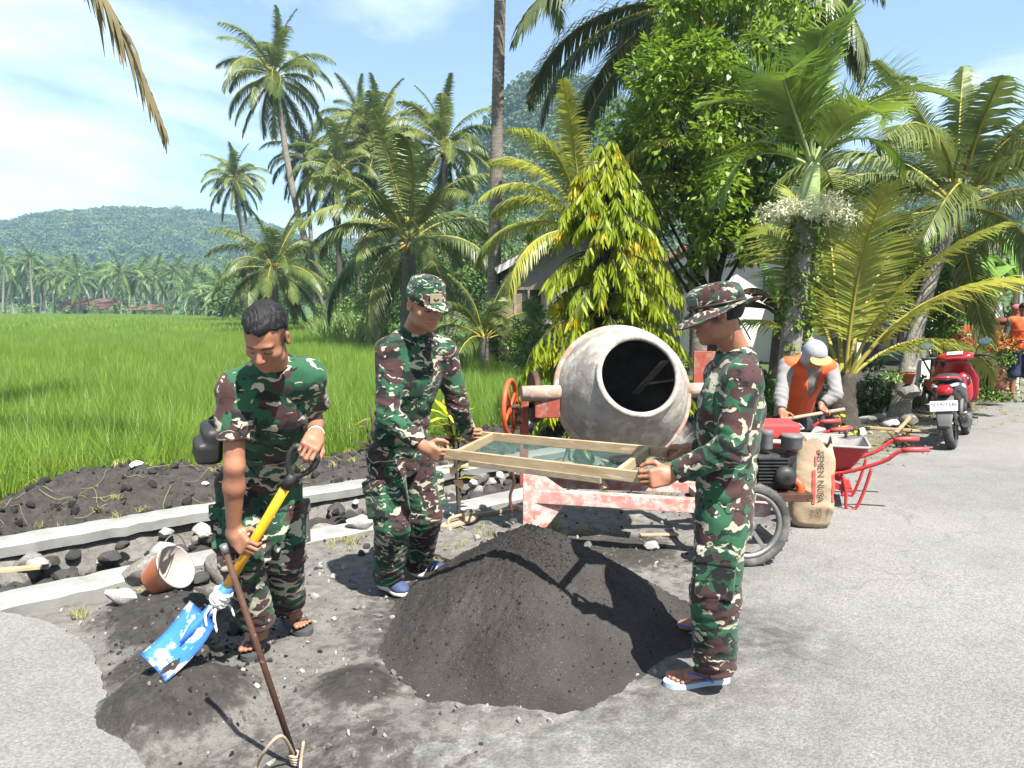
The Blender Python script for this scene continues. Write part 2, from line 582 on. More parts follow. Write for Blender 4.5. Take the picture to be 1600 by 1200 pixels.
def ground_mat():
 m, N, L, b = nmat('soil')
 t = N.new('ShaderNodeTexCoord'); co = t.outputs['Object']
 at = N.new('ShaderNodeAttribute'); at.attribute_name = 'soil'
 sp = N.new('ShaderNodeSeparateColor'); L.new(at.outputs['Color'], sp.inputs[0])
 n1 = tex_noise(N, L, co, 2.2, 8, 0.68, 0.5)
 n2 = tex_noise(N, L, co, 14, 8, 0.7, 0.2)
 n3 = tex_noise(N, L, co, 90, 4, 0.7)
 pale = mixc(N, L, ramp(N, L, n1, [(0.35, 0), (0.68, 1)]), (0.2107, 0.1991, 0.1838), (0.1345, 0.1273, 0.1184))
 pale = mixc(N, L, ramp(N, L, n2, [(0.45, 0), (0.70, 1)]), pale, (0.09416, 0.08968, 0.0852))
 pale = mixc(N, L, ramp(N, L, n3, [(0.60, 0), (0.72, 0.8)]), pale, (0.3049, 0.2959, 0.2825))
 dark = mixc(N, L, ramp(N, L, n2, [(0.3, 0), (0.75, 1)]), (0.02736, 0.02508, 0.02356), (0.076, 0.07068, 0.06536))
 dark = mixc(N, L, ramp(N, L, n3, [(0.64, 0), (0.72, 0.5)]), dark, (0.152, 0.1482, 0.1444))
 f = math_(N, L, 'ADD', sp.outputs[0], math_(N, L, 'MULTIPLY', math_(N, L, 'SUBTRACT', n2, 0.5), 0.9))
 col = mixc(N, L, ramp(N, L, f, [(0.36, 0), (0.60, 1)]), pale, dark)
 grass = mixc(N, L, ramp(N, L, n2, [(0.3, 0), (0.7, 1)]), (0.0456, 0.114, 0.01368), (0.076, 0.152, 0.0228))
 col = mixc(N, L, sp.outputs[1], col, grass)
 straw = mixc(N, L, ramp(N, L, n2, [(0.35, 0), (0.65, 1)]), (0.1672, 0.1444, 0.0912), (0.0912, 0.0874, 0.0456))
 col = mixc(N, L, math_(N, L, 'MULTIPLY', sp.outputs[2], ramp(N, L, n1, [(0.4, 0.15), (0.6, 1)])), col, straw)
 L.new(col, b.inputs['Base Color'])
 b.inputs['Roughness'].default_value = 0.95
 b.inputs['Specular IOR Level'].default_value = 0.15
 a = bump_(N, L, b, n2, 1.0, 0.035)
 bump_(N, L, b, n3, 0.9, 0.010, a)
 return m

MAT = {}
def build_mats():
 m = MAT
 m['asphalt'] = asphalt_mat()
 m['soil'] = ground_mat()
 m['sand'] = M('dark_sand', (0.036, 0.032, 0.030), (0.062, 0.057, 0.054), scale=3, rough=0.95, bump=1.0, bscale=85, bdist=0.014,
    c3=(0.20, 0.19, 0.185), s3=150, t3=(0.60, 0.70), spec=0.2)
 m['concrete'] = M('concrete', (0.30, 0.30, 0.288), (0.21, 0.208, 0.198), scale=5, rough=0.85, bump=0.3, bscale=70, c3=(0.18, 0.18, 0.175), s3=9, t3=(0.62, 0.75), stretch=(1, 1, 1))
 m['stone'] = M('stone', (0.30, 0.285, 0.26), (0.16, 0.15, 0.14), scale=7, rough=0.9, bump=0.7, bscale=28, bdist=0.02, c3=(0.07, 0.065, 0.06), s3=12, t3=(0.58, 0.7), rand=0.5)
 m['stone_pale'] = M('pale_stone', (0.48, 0.46, 0.43), (0.28, 0.27, 0.255), scale=9, rough=0.9, bump=0.6, bscale=35, bdist=0.015, rand=0.35)
 m['stone_dark'] = M('wet_stone', (0.085, 0.08, 0.077), (0.045, 0.043, 0.042), scale=8, rough=0.85, bump=0.8, bscale=28, bdist=0.02, rand=0.5)
 m['camo1'] = camo_mat('camouflage_cloth', 1.0, 0.0)
 m['camo2'] = camo_mat('camouflage_cloth', 1.15, 3.1)
 m['camo3'] = camo_mat('camouflage_cloth', 1.0, 7.7)
 m['camohat'] = camo_mat('camouflage_cloth', 1.7, 5.2)
 m['skin1'] = skin_mat('tan_skin', (0.29, 0.132, 0.078), (0.235, 0.103, 0.058))
 m['skin2'] = skin_mat('light_tan_skin', (0.32, 0.155, 0.094), (0.27, 0.124, 0.073))
 m['hair'] = M('black_hair', (0.008, 0.0075, 0.008), (0.018, 0.017, 0.018), scale=60, rough=0.6, bump=0.8, bscale=120, bdist=0.006, spec=0.25, stretch=(1, 0.4, 0.4))
 m['black'] = M('black_rubber', (0.02, 0.02, 0.021), (0.035, 0.035, 0.036), rough=0.55, bump=0.1)
 m['black_gloss'] = M('black_plastic', (0.012, 0.012, 0.013), (0.02, 0.02, 0.02), rough=0.3, bump=0.05, spec=0.5)
 m['dusty_black'] = M('dusty_rubber', (0.045, 0.044, 0.043), (0.19, 0.185, 0.175), scale=7, rough=0.85, bump=0.3, contrast=(0.45, 0.75))
 m['slide'] = M('grey_slide_rubber', (0.045, 0.048, 0.055), (0.07, 0.072, 0.078), rough=0.6, bump=0.1)
 m['flipblue'] = M('blue_rubber', (0.05, 0.14, 0.50), (0.04, 0.11, 0.42), rough=0.5, bump=0.05)
 m['flipsole'] = M('pale_blue_foam', (0.42, 0.55, 0.66), (0.36, 0.47, 0.58), rough=0.7, bump=0.1)
 m['shoe'] = M('navy_shoe_mesh', (0.035, 0.055, 0.13), (0.06, 0.085, 0.17), scale=40, rough=0.7, bump=0.3, bscale=200)
 m['shoesole'] = M('white_foam_sole', (0.72, 0.71, 0.68), (0.55, 0.54, 0.50), rough=0.7, bump=0.1)
 m['patch'] = M('khaki_patch', (0.30, 0.265, 0.17), (0.25, 0.22, 0.14), rough=0.85, bump=0.2, bscale=200)
 m['greypatch'] = M('olive_patch', (0.13, 0.15, 0.12), (0.10, 0.12, 0.09), rough=0.85)
 m['wood'] = M('raw_timber', (0.44, 0.34, 0.21), (0.33, 0.245, 0.14), scale=6, rough=0.8, bump=0.35, bscale=40, stretch=(1, 1, 7), c3=(0.60, 0.50, 0.34), s3=5, rand=0.3)
 m['woodold'] = M('weathered_timber', (0.36, 0.29, 0.20), (0.22, 0.17, 0.12), scale=6, rough=0.85, bump=0.4, bscale=40, stretch=(1, 4, 6), rand=0.5)
 m['netting'] = M('green_wire_mesh', (0.13, 0.27, 0.23), (0.10, 0.22, 0.19), rough=0.5, bump=0)
 m['drum'] = M('cement_caked_steel', (0.40, 0.365, 0.32), (0.23, 0.21, 0.185), scale=5, rough=0.85, bump=0.55, bscale=26, bdist=0.01, c3=(0.54, 0.505, 0.455), s3=7, t3=(0.52, 0.70), contrast=(0.4, 0.62))
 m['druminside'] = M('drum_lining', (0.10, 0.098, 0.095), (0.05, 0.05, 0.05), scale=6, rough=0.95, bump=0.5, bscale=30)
 m['drumring'] = M('rusty_cement_rim', (0.34, 0.27, 0.22), (0.30, 0.16, 0.11), scale=9, rough=0.85, bump=0.4, bscale=40, c3=(0.42, 0.40, 0.37), s3=14, t3=(0.5, 0.65))
 m['redframe'] = M('faded_red_paint', (0.46, 0.16, 0.13), (0.52, 0.30, 0.265), scale=6, rough=0.75, bump=0.3, c3=(0.55, 0.47, 0.44), s3=16, t3=(0.45, 0.58))
 m['redgear'] = M('chipped_red_paint', (0.33, 0.065, 0.038), (0.22, 0.05, 0.034), scale=12, rough=0.7, bump=0.25, c3=(0.26, 0.19, 0.16), s3=14, t3=(0.50, 0.64))
 m['tilefar'] = M('old_roof_tiles', (0.135, 0.066, 0.05), (0.09, 0.05, 0.042), scale=0.4, rough=0.9, bump=0.3, bscale=3)
 m['orangewheel'] = M('orange_red_paint', (0.58, 0.10, 0.03), (0.48, 0.075, 0.03), scale=9, rough=0.5, bump=0.15, c3=(0.14, 0.05, 0.03), s3=20, t3=(0.62, 0.7))
 m['rust'] = M('rusty_steel', (0.10, 0.045, 0.028), (0.05, 0.028, 0.02), scale=20, rough=0.7, bump=0.4, bscale=90, metal=0.2, c3=(0.17, 0.14, 0.12), s3=40, t3=(0.6, 0.7))
 m['steel'] = M('dull_steel', (0.32, 0.32, 0.31), (0.22, 0.22, 0.22), scale=20, rough=0.5, bump=0.15, metal=0.7)
 m['chrome'] = M('bright_metal', (0.6, 0.6, 0.6), (0.5, 0.5, 0.5), rough=0.25, bump=0, metal=1.0)
 m['engine'] = M('black_engine', (0.018, 0.018, 0.019), (0.05, 0.05, 0.05), scale=14, rough=0.5, bump=0.3)
 m['enginegrey'] = M('grey_air_filter', (0.10, 0.105, 0.11), (0.17, 0.17, 0.17), scale=14, rough=0.6, bump=0.15)
 m['enginered'] = M('red_engine_cover', (0.50, 0.05, 0.055), (0.42, 0.06, 0.06), scale=8, rough=0.5, bump=0.05, c3=(0.55, 0.33, 0.30), s3=12, t3=(0.62, 0.8))
 m['barrow'] = M('red_barrow_paint', (0.48, 0.028, 0.035), (0.38, 0.03, 0.035), scale=8, rough=0.45, bump=0.1, c3=(0.46, 0.30, 0.28), s3=14, t3=(0.62, 0.74))
 m['barrowin'] = M('cement_crusted_pan', (0.36, 0.345, 0.33), (0.25, 0.235, 0.225), scale=9, rough=0.9, bump=0.4, bscale=50)
 m['bag'] = M('kraft_paper', (0.375, 0.285, 0.195), (0.30, 0.225, 0.15), scale=7, rough=0.85, bump=0.5, bscale=14, bdist=0.012, c3=(0.50, 0.42, 0.33), s3=5, t3=(0.55, 0.75))
 m['ink'] = M('dark_ink', (0.06, 0.05, 0.045), (0.09, 0.075, 0.06), scale=40, rough=0.85, bump=0)
 m['inkred'] = M('red_ink', (0.52, 0.075, 0.055), (0.46, 0.09, 0.065), scale=30, rough=0.85, bump=0)
 m['bucket'] = M('orange_plastic', (0.56, 0.155, 0.06), (0.50, 0.17, 0.085), scale=9, rough=0.65, bump=0.2, c3=(0.47, 0.39, 0.34), s3=9, t3=(0.50, 0.66))
 m['bucketin'] = M('cement_lined_plastic', (0.40, 0.37, 0.345), (0.30, 0.27, 0.25), scale=9, rough=0.9, bump=0.4)
 m['bluebucket'] = M('blue_plastic', (0.05, 0.085, 0.22), (0.09, 0.11, 0.20), scale=7, rough=0.5, bump=0.1, c3=(0.30, 0.30, 0.31), s3=14, t3=(0.6, 0.72))
 m['yellow'] = M('yellow_lacquer', (0.72, 0.36, 0.012), (0.60, 0.28, 0.012), scale=9, rough=0.4, bump=0.1, c3=(0.30, 0.16, 0.05), s3=30, t3=(0.67, 0.72), stretch=(1, 1, 1))
 m['blueblade'] = M('blue_shovel_paint', (0.035, 0.17, 0.55), (0.05, 0.21, 0.60), scale=8, rough=0.45, bump=0.1, c3=(0.55, 0.55, 0.51), s3=8, t3=(0.54, 0.58))
 m['rag'] = M('white_cloth', (0.72, 0.72, 0.69), (0.58, 0.58, 0.56), scale=20, rough=0.9, bump=0.5, bscale=60)
 m['rope'] = M('dirty_rope', (0.42, 0.34, 0.25), (0.30, 0.23, 0.17), scale=30, rough=0.95, bump=0.6, bscale=120)
 m['vest'] = M('orange_vest', (0.75, 0.115, 0.025), (0.62, 0.09, 0.022), scale=9, rough=0.7, bump=0.35, bscale=18, bdist=0.015)
 m['vestband'] = M('reflective_band', (0.62, 0.30, 0.20), (0.55, 0.27, 0.18), rough=0.5, bump=0)
 m['hoodie'] = M('grey_jersey', (0.25, 0.245, 0.24), (0.19, 0.187, 0.183), scale=9, rough=0.9, bump=0.4, bscale=22, bdist=0.012)
 m['hoodtop'] = M('pale_jersey', (0.36, 0.37, 0.40), (0.29, 0.30, 0.33), scale=9, rough=0.9, bump=0.3, bscale=22, bdist=0.012)
 m['peak'] = M('orange_cap_peak', (0.62, 0.34, 0.10), (0.55, 0.29, 0.09), rough=0.7, bump=0.1)
 m['darkpants'] = M('dark_trousers', (0.020, 0.019, 0.024), (0.035, 0.033, 0.038), scale=9, rough=0.9, bump=0.4, bscale=20)
 m['navy'] = M('navy_cloth', (0.018, 0.026, 0.065), (0.028, 0.036, 0.08), scale=9, rough=0.9, bump=0.3, bscale=20)
 m['olive'] = M('olive_sleeve', (0.22, 0.22, 0.165), (0.17, 0.17, 0.13), scale=9, rough=0.9, bump=0.3, bscale=20)
 m['pinkcap'] = M('faded_red_cloth', (0.42, 0.12, 0.115), (0.34, 0.10, 0.10), rough=0.85, bump=0.2)
 m['scooterred'] = M('scooter_red', (0.40, 0.010, 0.020), (0.34, 0.010, 0.018), rough=0.22, bump=0, spec=0.6, coat=0.6)
 m['scooterblack'] = M('scooter_black', (0.022, 0.022, 0.024), (0.03, 0.03, 0.032), rough=0.32, bump=0.05, spec=0.5)
 m['scootergrey'] = M('scooter_grey_plastic', (0.10, 0.10, 0.105), (0.14, 0.138, 0.135), rough=0.6, bump=0.1)
 m['seat'] = M('seat_vinyl', (0.028, 0.028, 0.03), (0.04, 0.04, 0.042), rough=0.55, bump=0.3, bscale=90)
 m['taillight'] = M('red_lens', (0.42, 0.008, 0.016), (0.30, 0.006, 0.012), rough=0.12, bump=0, spec=0.7)
 m['silver'] = M('silver_lens', (0.55, 0.56, 0.57), (0.48, 0.49, 0.5), rough=0.2, bump=0, spec=0.6)
 m['plate'] = M('white_plate', (0.78, 0.78, 0.77), (0.72, 0.72, 0.71), rough=0.45, bump=0)
 m['mirror'] = M('mirror_glass', (0.82, 0.86, 0.9), (0.8, 0.84, 0.88), rough=0.06, bump=0, metal=1.0)
 m['terracotta'] = M('terracotta', (0.46, 0.16, 0.07), (0.40, 0.14, 0.065), rough=0.8, bump=0.15)
 m['bark'] = M('palm_bark', (0.21, 0.185, 0.155), (0.12, 0.105, 0.09), scale=8, rough=0.92, bump=0.7, bscale=16, bdist=0.03, stretch=(0.6, 0.6, 3.2), c3=(0.34, 0.32, 0.28), s3=6, t3=(0.56, 0.7))
 m['barkgrey'] = M('grey_bark', (0.26, 0.245, 0.215), (0.155, 0.145, 0.125), scale=7, rough=0.92, bump=0.7, bscale=18, bdist=0.03, c3=(0.38, 0.365, 0.32), s3=11, t3=(0.56, 0.66))
 m['barkdark'] = M('dark_bark', (0.085, 0.07, 0.055), (0.05, 0.042, 0.034), scale=7, rough=0.92, bump=0.7, bscale=18, bdist=0.03)
 m['shaft'] = M('green_crownshaft', (0.32, 0.42, 0.16), (0.27, 0.36, 0.14), scale=3, rough=0.5, bump=0.1)
 m['rachis'] = M('yellow_green_stalk', (0.36, 0.30, 0.05), (0.28, 0.26, 0.05), scale=3, rough=0.55, bump=0.1)
 m['palm'] = leaf('coconut_leaflets', (0.085, 0.125, 0.034), (0.150, 0.190, 0.050), 0.36, 0.42, rand=0.5)
 m['palmfar'] = leaf('distant_coconut_leaflets', (0.062, 0.115, 0.032), (0.105, 0.165, 0.042), 0.25, 0.5, rand=0.6)
 m['palmyellow'] = leaf('yellowing_coconut_leaflets', (0.19, 0.24, 0.035), (0.33, 0.32, 0.05), 0.42, 0.42, rand=0.4)
 m['palmdark'] = leaf('dark_coconut_leaflets', (0.050, 0.074, 0.026), (0.090, 0.115, 0.038), 0.28, 0.42, rand=0.4)
 m['palmdry'] = leaf('withered_coconut_leaflets', (0.17, 0.135, 0.060), (0.11, 0.10, 0.045), 0.25, 0.6, rand=0.3)
 m['manila'] = leaf('glossy_palm_leaflets', (0.092, 0.165, 0.022), (0.16, 0.235, 0.035), 0.38, 0.36, rand=0.4)
 m['tree'] = leaf('bright_tree_leaves', (0.120, 0.205, 0.018), (0.195, 0.285, 0.028), 0.42, 0.40, rand=0.0, scale=1.2)
 m['treeback'] = leaf('background_tree_leaves', (0.068, 0.125, 0.030), (0.112, 0.180, 0.040), 0.34, 0.5, rand=0.6, scale=0.4)
 m['forest'] = leaf('forest_leaves', (0.042, 0.088, 0.030), (0.080, 0.130, 0.036), 0.22, 0.6, rand=0.9, scale=0.05)
 m['weeping'] = leaf('weeping_leaves', (0.17, 0.265, 0.012), (0.30, 0.34, 0.016), 0.44, 0.55, rand=0.0, scale=1.6, c3=(0.46, 0.36, 0.012), s3=2.6, t3=(0.56, 0.64))
 m['shrub'] = leaf('shrub_leaves', (0.072, 0.145, 0.020), (0.120, 0.205, 0.028), 0.36, 0.45, rand=0.5, scale=1.5)
 m['shrubpale'] = leaf('pale_shrub_leaves', (0.13, 0.23, 0.045), (0.19, 0.30, 0.06), 0.34, 0.45, rand=0.5, scale=1.5)
 m['croton'] = leaf('croton_leaves', (0.10, 0.14, 0.02), (0.42, 0.36, 0.02), 0.3, 0.4, rand=0.2, scale=6)
 m['crotonyellow'] = leaf('yellow_croton_leaves', (0.62, 0.55, 0.02), (0.42, 0.48, 0.02), 0.35, 0.4, rand=0.2, scale=6)
 m['crotondark'] = leaf('dark_croton_leaves', (0.035, 0.022, 0.02), (0.075, 0.06, 0.025), 0.2, 0.35, rand=0.2, scale=6)
 m['orangeleaf'] = leaf('orange_tip_leaves', (0.42, 0.12, 0.03), (0.30, 0.15, 0.03), 0.3, 0.45, rand=0.3, scale=6)
 m['banana'] = leaf('banana_leaf', (0.10, 0.215, 0.03), (0.16, 0.29, 0.045), 0.38, 0.42, rand=0.3, scale=3)
 m['bananadry'] = leaf('dry_banana_leaf', (0.12, 0.085, 0.05), (0.07, 0.05, 0.032), 0.2, 0.7, rand=0.3, scale=5)
 m['flower'] = leaf('cream_flower_sprays', (0.55, 0.55, 0.40), (0.42, 0.46, 0.28), 0.3, 0.6, rand=0.2, scale=6)
 m['vine'] = leaf('climbing_vine_leaves', (0.10, 0.16, 0.025), (0.17, 0.22, 0.04), 0.3, 0.45, rand=0.2, scale=8)
 m['rice'] = leaf('rice_blades', (0.128, 0.225, 0.028), (0.190, 0.290, 0.042), 0.42, 0.45, rand=0.35, scale=2)
 m['reed'] = leaf('tall_pale_grass', (0.21, 0.29, 0.085), (0.14, 0.23, 0.06), 0.35, 0.5, rand=0.3, scale=2)
 m['drygrass'] = leaf('dry_grass', (0.32, 0.28, 0.13), (0.22, 0.24, 0.07), 0.3, 0.6, rand=0.3, scale=4)
 m['hill'] = M('hill_undergrowth', (0.035, 0.075, 0.024), (0.065, 0.11, 0.032), scale=0.06, rough=0.95, bump=0.5, bscale=0.3, bdist=1.5)
 m['tile'] = M('clay_roof_tile', (0.20, 0.085, 0.062), (0.13, 0.062, 0.05), scale=2.5, rough=0.85, bump=0.3, bscale=20, rand=0.6)
 m['whitewall'] = M('white_painted_wall', (0.74, 0.74, 0.70), (0.62, 0.62, 0.59), scale=1.3, rough=0.85, bump=0.15, bscale=30, c3=(0.48, 0.48, 0.45), s3=1.1, t3=(0.62, 0.85))
 m['greywall'] = M('grey_cement_wall', (0.34, 0.335, 0.32), (0.24, 0.235, 0.225), scale=1.8, rough=0.9, bump=0.3, bscale=30)
 m['skirt'] = M('grey_skirting', (0.20, 0.20, 0.195), (0.14, 0.14, 0.14), scale=3, rough=0.85, bump=0.2)
 m['corrugated'] = M('corrugated_sheet', (0.56, 0.555, 0.53), (0.42, 0.41, 0.39), scale=2.0, rough=0.75, bump=0.1, c3=(0.30, 0.27, 0.24), s3=3, t3=(0.6, 0.8))
 m['slab'] = M('stained_concrete_slab', (0.50, 0.49, 0.46), (0.13, 0.125, 0.12), scale=2.2, rough=0.9, bump=0.2, contrast=(0.45, 0.62), stretch=(1, 1, 0.4))
 m['glass'] = M('window_glass', (0.03, 0.04, 0.045), (0.05, 0.06, 0.065), rough=0.08, bump=0, spec=0.6)
 m['woodframe'] = M('red_brown_joinery', (0.26, 0.055, 0.035), (0.20, 0.045, 0.03), rough=0.6, bump=0.1)
 m['gatepost'] = M('maroon_paint', (0.15, 0.025, 0.022), (0.11, 0.02, 0.018), rough=0.75, bump=0.15, rand=0.2)
 m['posterred'] = M('red_poster', (0.62, 0.10, 0.05), (0.55, 0.09, 0.05), rough=0.6, bump=0)
 m['posterwhite'] = M('white_poster', (0.72, 0.72, 0.70), (0.66, 0.66, 0.64), rough=0.6, bump=0)
 m['posterblue'] = M('blue_sticker', (0.10, 0.35, 0.60), (0.12, 0.40, 0.62), rough=0.6, bump=0)
 m['posteryellow'] = M('yellow_sticker', (0.65, 0.48, 0.06), (0.6, 0.42, 0.06), rough=0.6, bump=0)
 m['coconut'] = M('coconut_husk', (0.30, 0.22, 0.07), (0.22, 0.18, 0.06), scale=6, rough=0.6, bump=0.1, rand=0.4)
 m['pole'] = M('galvanised_pole', (0.42, 0.43, 0.43), (0.36, 0.37, 0.37), rough=0.5, bump=0.05, metal=0.4)
 m['litter'] = M('white_plastic_scrap', (0.68, 0.69, 0.70), (0.55, 0.56, 0.58), rough=0.5, bump=0.2)
build_mats()
# ================================================================= ground, road, rice, hills
FIELD_Z = -0.32
FIELD_EDGE = [(2.8, 12.0), (1.6, 15.5), (0.2, 20), (-1.0, 25), (-5.5, 32), (-11, 45), (-20, 72), (-38, 110), (-70, 140), (-140, 150), (-260, 150)]
def field_mask(x, y):
 """1 inside the rice field"""
 u = x * ROAD_T.x + y * ROAD_T.y; v = x * ROAD_N.x + y * ROAD_N.y
 fx = np.array([p[0] for p in FIELD_EDGE]); fy = np.array([p[1] for p in FIELD_EDGE])
 yl = np.interp(-x, -fx, fy)          # far edge as a function of x
 return (v > 7.15 + 0.12 * np.sin(u * 1.7)) & (y < yl) & (x < 2.8)

SOIL_MOUNDS = [  # (u, v, radius, height)
 (1.18, 3.95, 0.36, 0.17), (0.93, 3.12, 0.36, 0.265), (1.02, 3.50, 0.30, 0.12), (1.55, 2.75, 0.22, 0.06), (2.0, 2.55, 0.16, 0.07),
 (9.7, 6.6, 1.1, 0.38), (11.2, 6.9, 1.3, 0.45), (12.8, 7.0, 1.2, 0.35), (1.2, 4.25, 0.35, 0.09)]
def ground_h(x, y):
 x = np.asarray(x, dtype=np.float64); y = np.asarray(y, dtype=np.float64)
 u = x * ROAD_T.x + y * ROAD_T.y; v = x * ROAD_N.x + y * ROAD_N.y
 n1 = fbm(x * 1.1, y * 1.1, oct=4, seed=3) - 0.5
 n2 = fbm(x * 6.0, y * 6.0, oct=4, seed=9) - 0.5
 n3 = fbm(x * 2.6, y * 2.6, oct=5, seed=21, gain=0.62) - 0.5
 n4 = np.abs(fbm(x * 9.0, y * 9.0, oct=4, seed=31, gain=0.6) - 0.5) * 2
 near = sstep(40, 15, y)
 h = -0.012 + near * (0.05 * n1 + 0.045 * n2)
 road_e = road_edge_v(u)
 # the verge thins out over the asphalt; at the left the asphalt ends in a broken lip above the soil
 lip = sstep(1.25, 0.85, u)
 w = sstep(road_e - 0.35, road_e + 0.45, v + 0.5 * n3)
 h = np.where(u < 1.25, np.where(v < road_e + 0.06, -0.05, h - 0.02 * lip), -0.026 + (h + 0.042) * w)
 for (mu, mv, r, hh) in SOIL_MOUNDS:
  d = np.sqrt((u - mu) ** 2 + (v - mv) ** 2)
  h = h + hh * np.clip(1 - d / r, 0, 1) ** 0.8 * (0.72 + 1.1 * n3)
 # the channel between its two walls
 wob = 0.03 * np.sin(u * 2.3) + 0.05 * n3
 ditch = sstep(4.86, 4.98, v + wob) * sstep(5.90, 5.76, v + wob)
 h = h - ditch * (0.20 + 0.34 * n3 - 0.08 * n4) * near
 # spoil bank beside the field
 bank = sstep(5.95, 6.45, v) * sstep(7.6, 6.95, v)
 bh = (0.19 + 0.42 * n1 + 0.34 * n3 + 0.10 * n4 - 0.05)
 bh = bh * (0.75 + 0.35 * sstep(3.5, -1, u))
 h = h + bank * np.maximum(bh, 0.02) * near
 fm = sstep(6.9, 7.6, v) * sstep(11.5, 9.0, u - 0.55 * (v - 7))
 far = sstep(20, 34, v)
 h = h + np.maximum(fm, far * (x < 1)) * (FIELD_Z + 0.012 - h * 0.9) * 1.0
 return h
def road_edge_v(u):
 u = np.asarray(u, dtype=np.float64)
 e = np.interp(u, [-40, 0.56, 0.72, 0.94, 1.6, 2.6, 3.6, 5.2, 7.0, 9.4, 12, 40], [4.55, 4.45, 2.7, 2.2, 1.85, 1.82, 2.05, 2.62, 3.0, 3.15, 3.6, 3.8])
 return e + 0.05 * np.sin(u * 3.1) + 0.03 * np.sin(u * 7.7 + 1)

def axis(a, b, step, lo, hi, grow=1.22):
 core = list(np.arange(a, b + 1e-6, step))
 s, x, left = step, a, []
 while x > lo:
  s *= grow; x -= s; left.append(x)
 s, x, right = step, b, []
 while x < hi:
  s *= grow; x += s; right.append(x)
 return np.array(left[::-1] + core + right)

GRID = {}
def gh(x, y):
 """height of the built ground sheet at one spot"""
 xs, ys, Z = GRID['x'], GRID['y'], GRID['z']
 i = min(max(int(np.searchsorted(xs, x)) - 1, 0), len(xs) - 2); j = min(max(int(np.searchsorted(ys, y)) - 1, 0), len(ys) - 2)
 a = (x - xs[i]) / (xs[i + 1] - xs[i]); b = (y - ys[j]) / (ys[j + 1] - ys[j])
 return float((Z[j, i] * (1 - a) + Z[j, i + 1] * a) * (1 - b) + (Z[j + 1, i] * (1 - a) + Z[j + 1, i + 1] * a) * b)
def build_ground():
 xs = axis(-5.0, 4.2, 0.033, -1500, 1500); ys = axis(2.0, 9.0, 0.033, -60, 2600)
 X, Y = np.meshgrid(xs, ys)
 Z = ground_h(X, Y)
 V = np.stack([X, Y, Z], -1).reshape(-1, 3)
 nx, ny = len(xs), len(ys)
 i = np.arange(nx * ny).reshape(ny, nx)
 Q = np.stack([i[:-1, :-1], i[:-1, 1:], i[1:, 1:], i[1:, :-1]], -1).reshape(-1, 4)
 GRID['x'], GRID['y'], GRID['z'] = xs, ys, Z
 me = np_mesh('ground', V, Q, smooth=True)
 x, y = X.ravel(), Y.ravel()
 u = x * ROAD_T.x + y * ROAD_T.y; v = x * ROAD_N.x + y * ROAD_N.y
 n = fbm(x * 1.6, y * 1.6, oct=5, seed=5)
 dark = sstep(5.9, 6.2, v) * (0.75 + 0.5 * (n - 0.5)) + sstep(4.9, 5.0, v) * sstep(5.85, 5.7, v) * 0.72
 for (mu, mv, r, hh) in SOIL_MOUNDS:
  d = np.sqrt((u - mu) ** 2 + (v - mv) ** 2)
  dark = np.maximum(dark, np.clip(1.3 - d / (r * 1.0), 0, 1.0))
 # trodden sand round the pile and the mixing place
 for (mx, my, r, s) in ((0.1, 3.7, 1.05, 0.85), (-0.75, 2.75, 0.7, 0.5), (-0.9, 3.2, 0.3, 0.4), (0.7, 4.9, 0.7, 0.75), (1.0, 4.2, 0.5, 0.6), (-0.1, 5.4, 0.7, 0.5), (-0.3, 2.5, 0.6, 0.5)):
  d = np.sqrt((x - mx) ** 2 + (y - my) ** 2) / r
  dark = np.maximum(dark, s * np.clip(1.35 - d, 0, 1) * (0.55 + 0.9 * (n - 0.2)))
 green = np.where(y > 60, 0.9, 0.0) + sstep(7.2, 7.8, v) * 0.85 * (x < 4) * (y < 60)
 green = np.maximum(green, sstep(9.0, 11, v) * 0.55)
 straw = sstep(4.5, 6.5, u) * sstep(5.4, 4.6, v) * sstep(2.6, 3.0, v) * 0.8
 col = np.stack([np.clip(dark, 0, 1), np.clip(green, 0, 1), np.clip(straw, 0, 1), np.ones_like(dark)], -1).astype(np.float32)
 a = me.color_attributes.new('soil', 'FLOAT_COLOR', 'POINT')
 a.data.foreach_set('color', col.ravel())
 o = link('ground', me, MAT['soil'])
 tag(o, kind='structure')

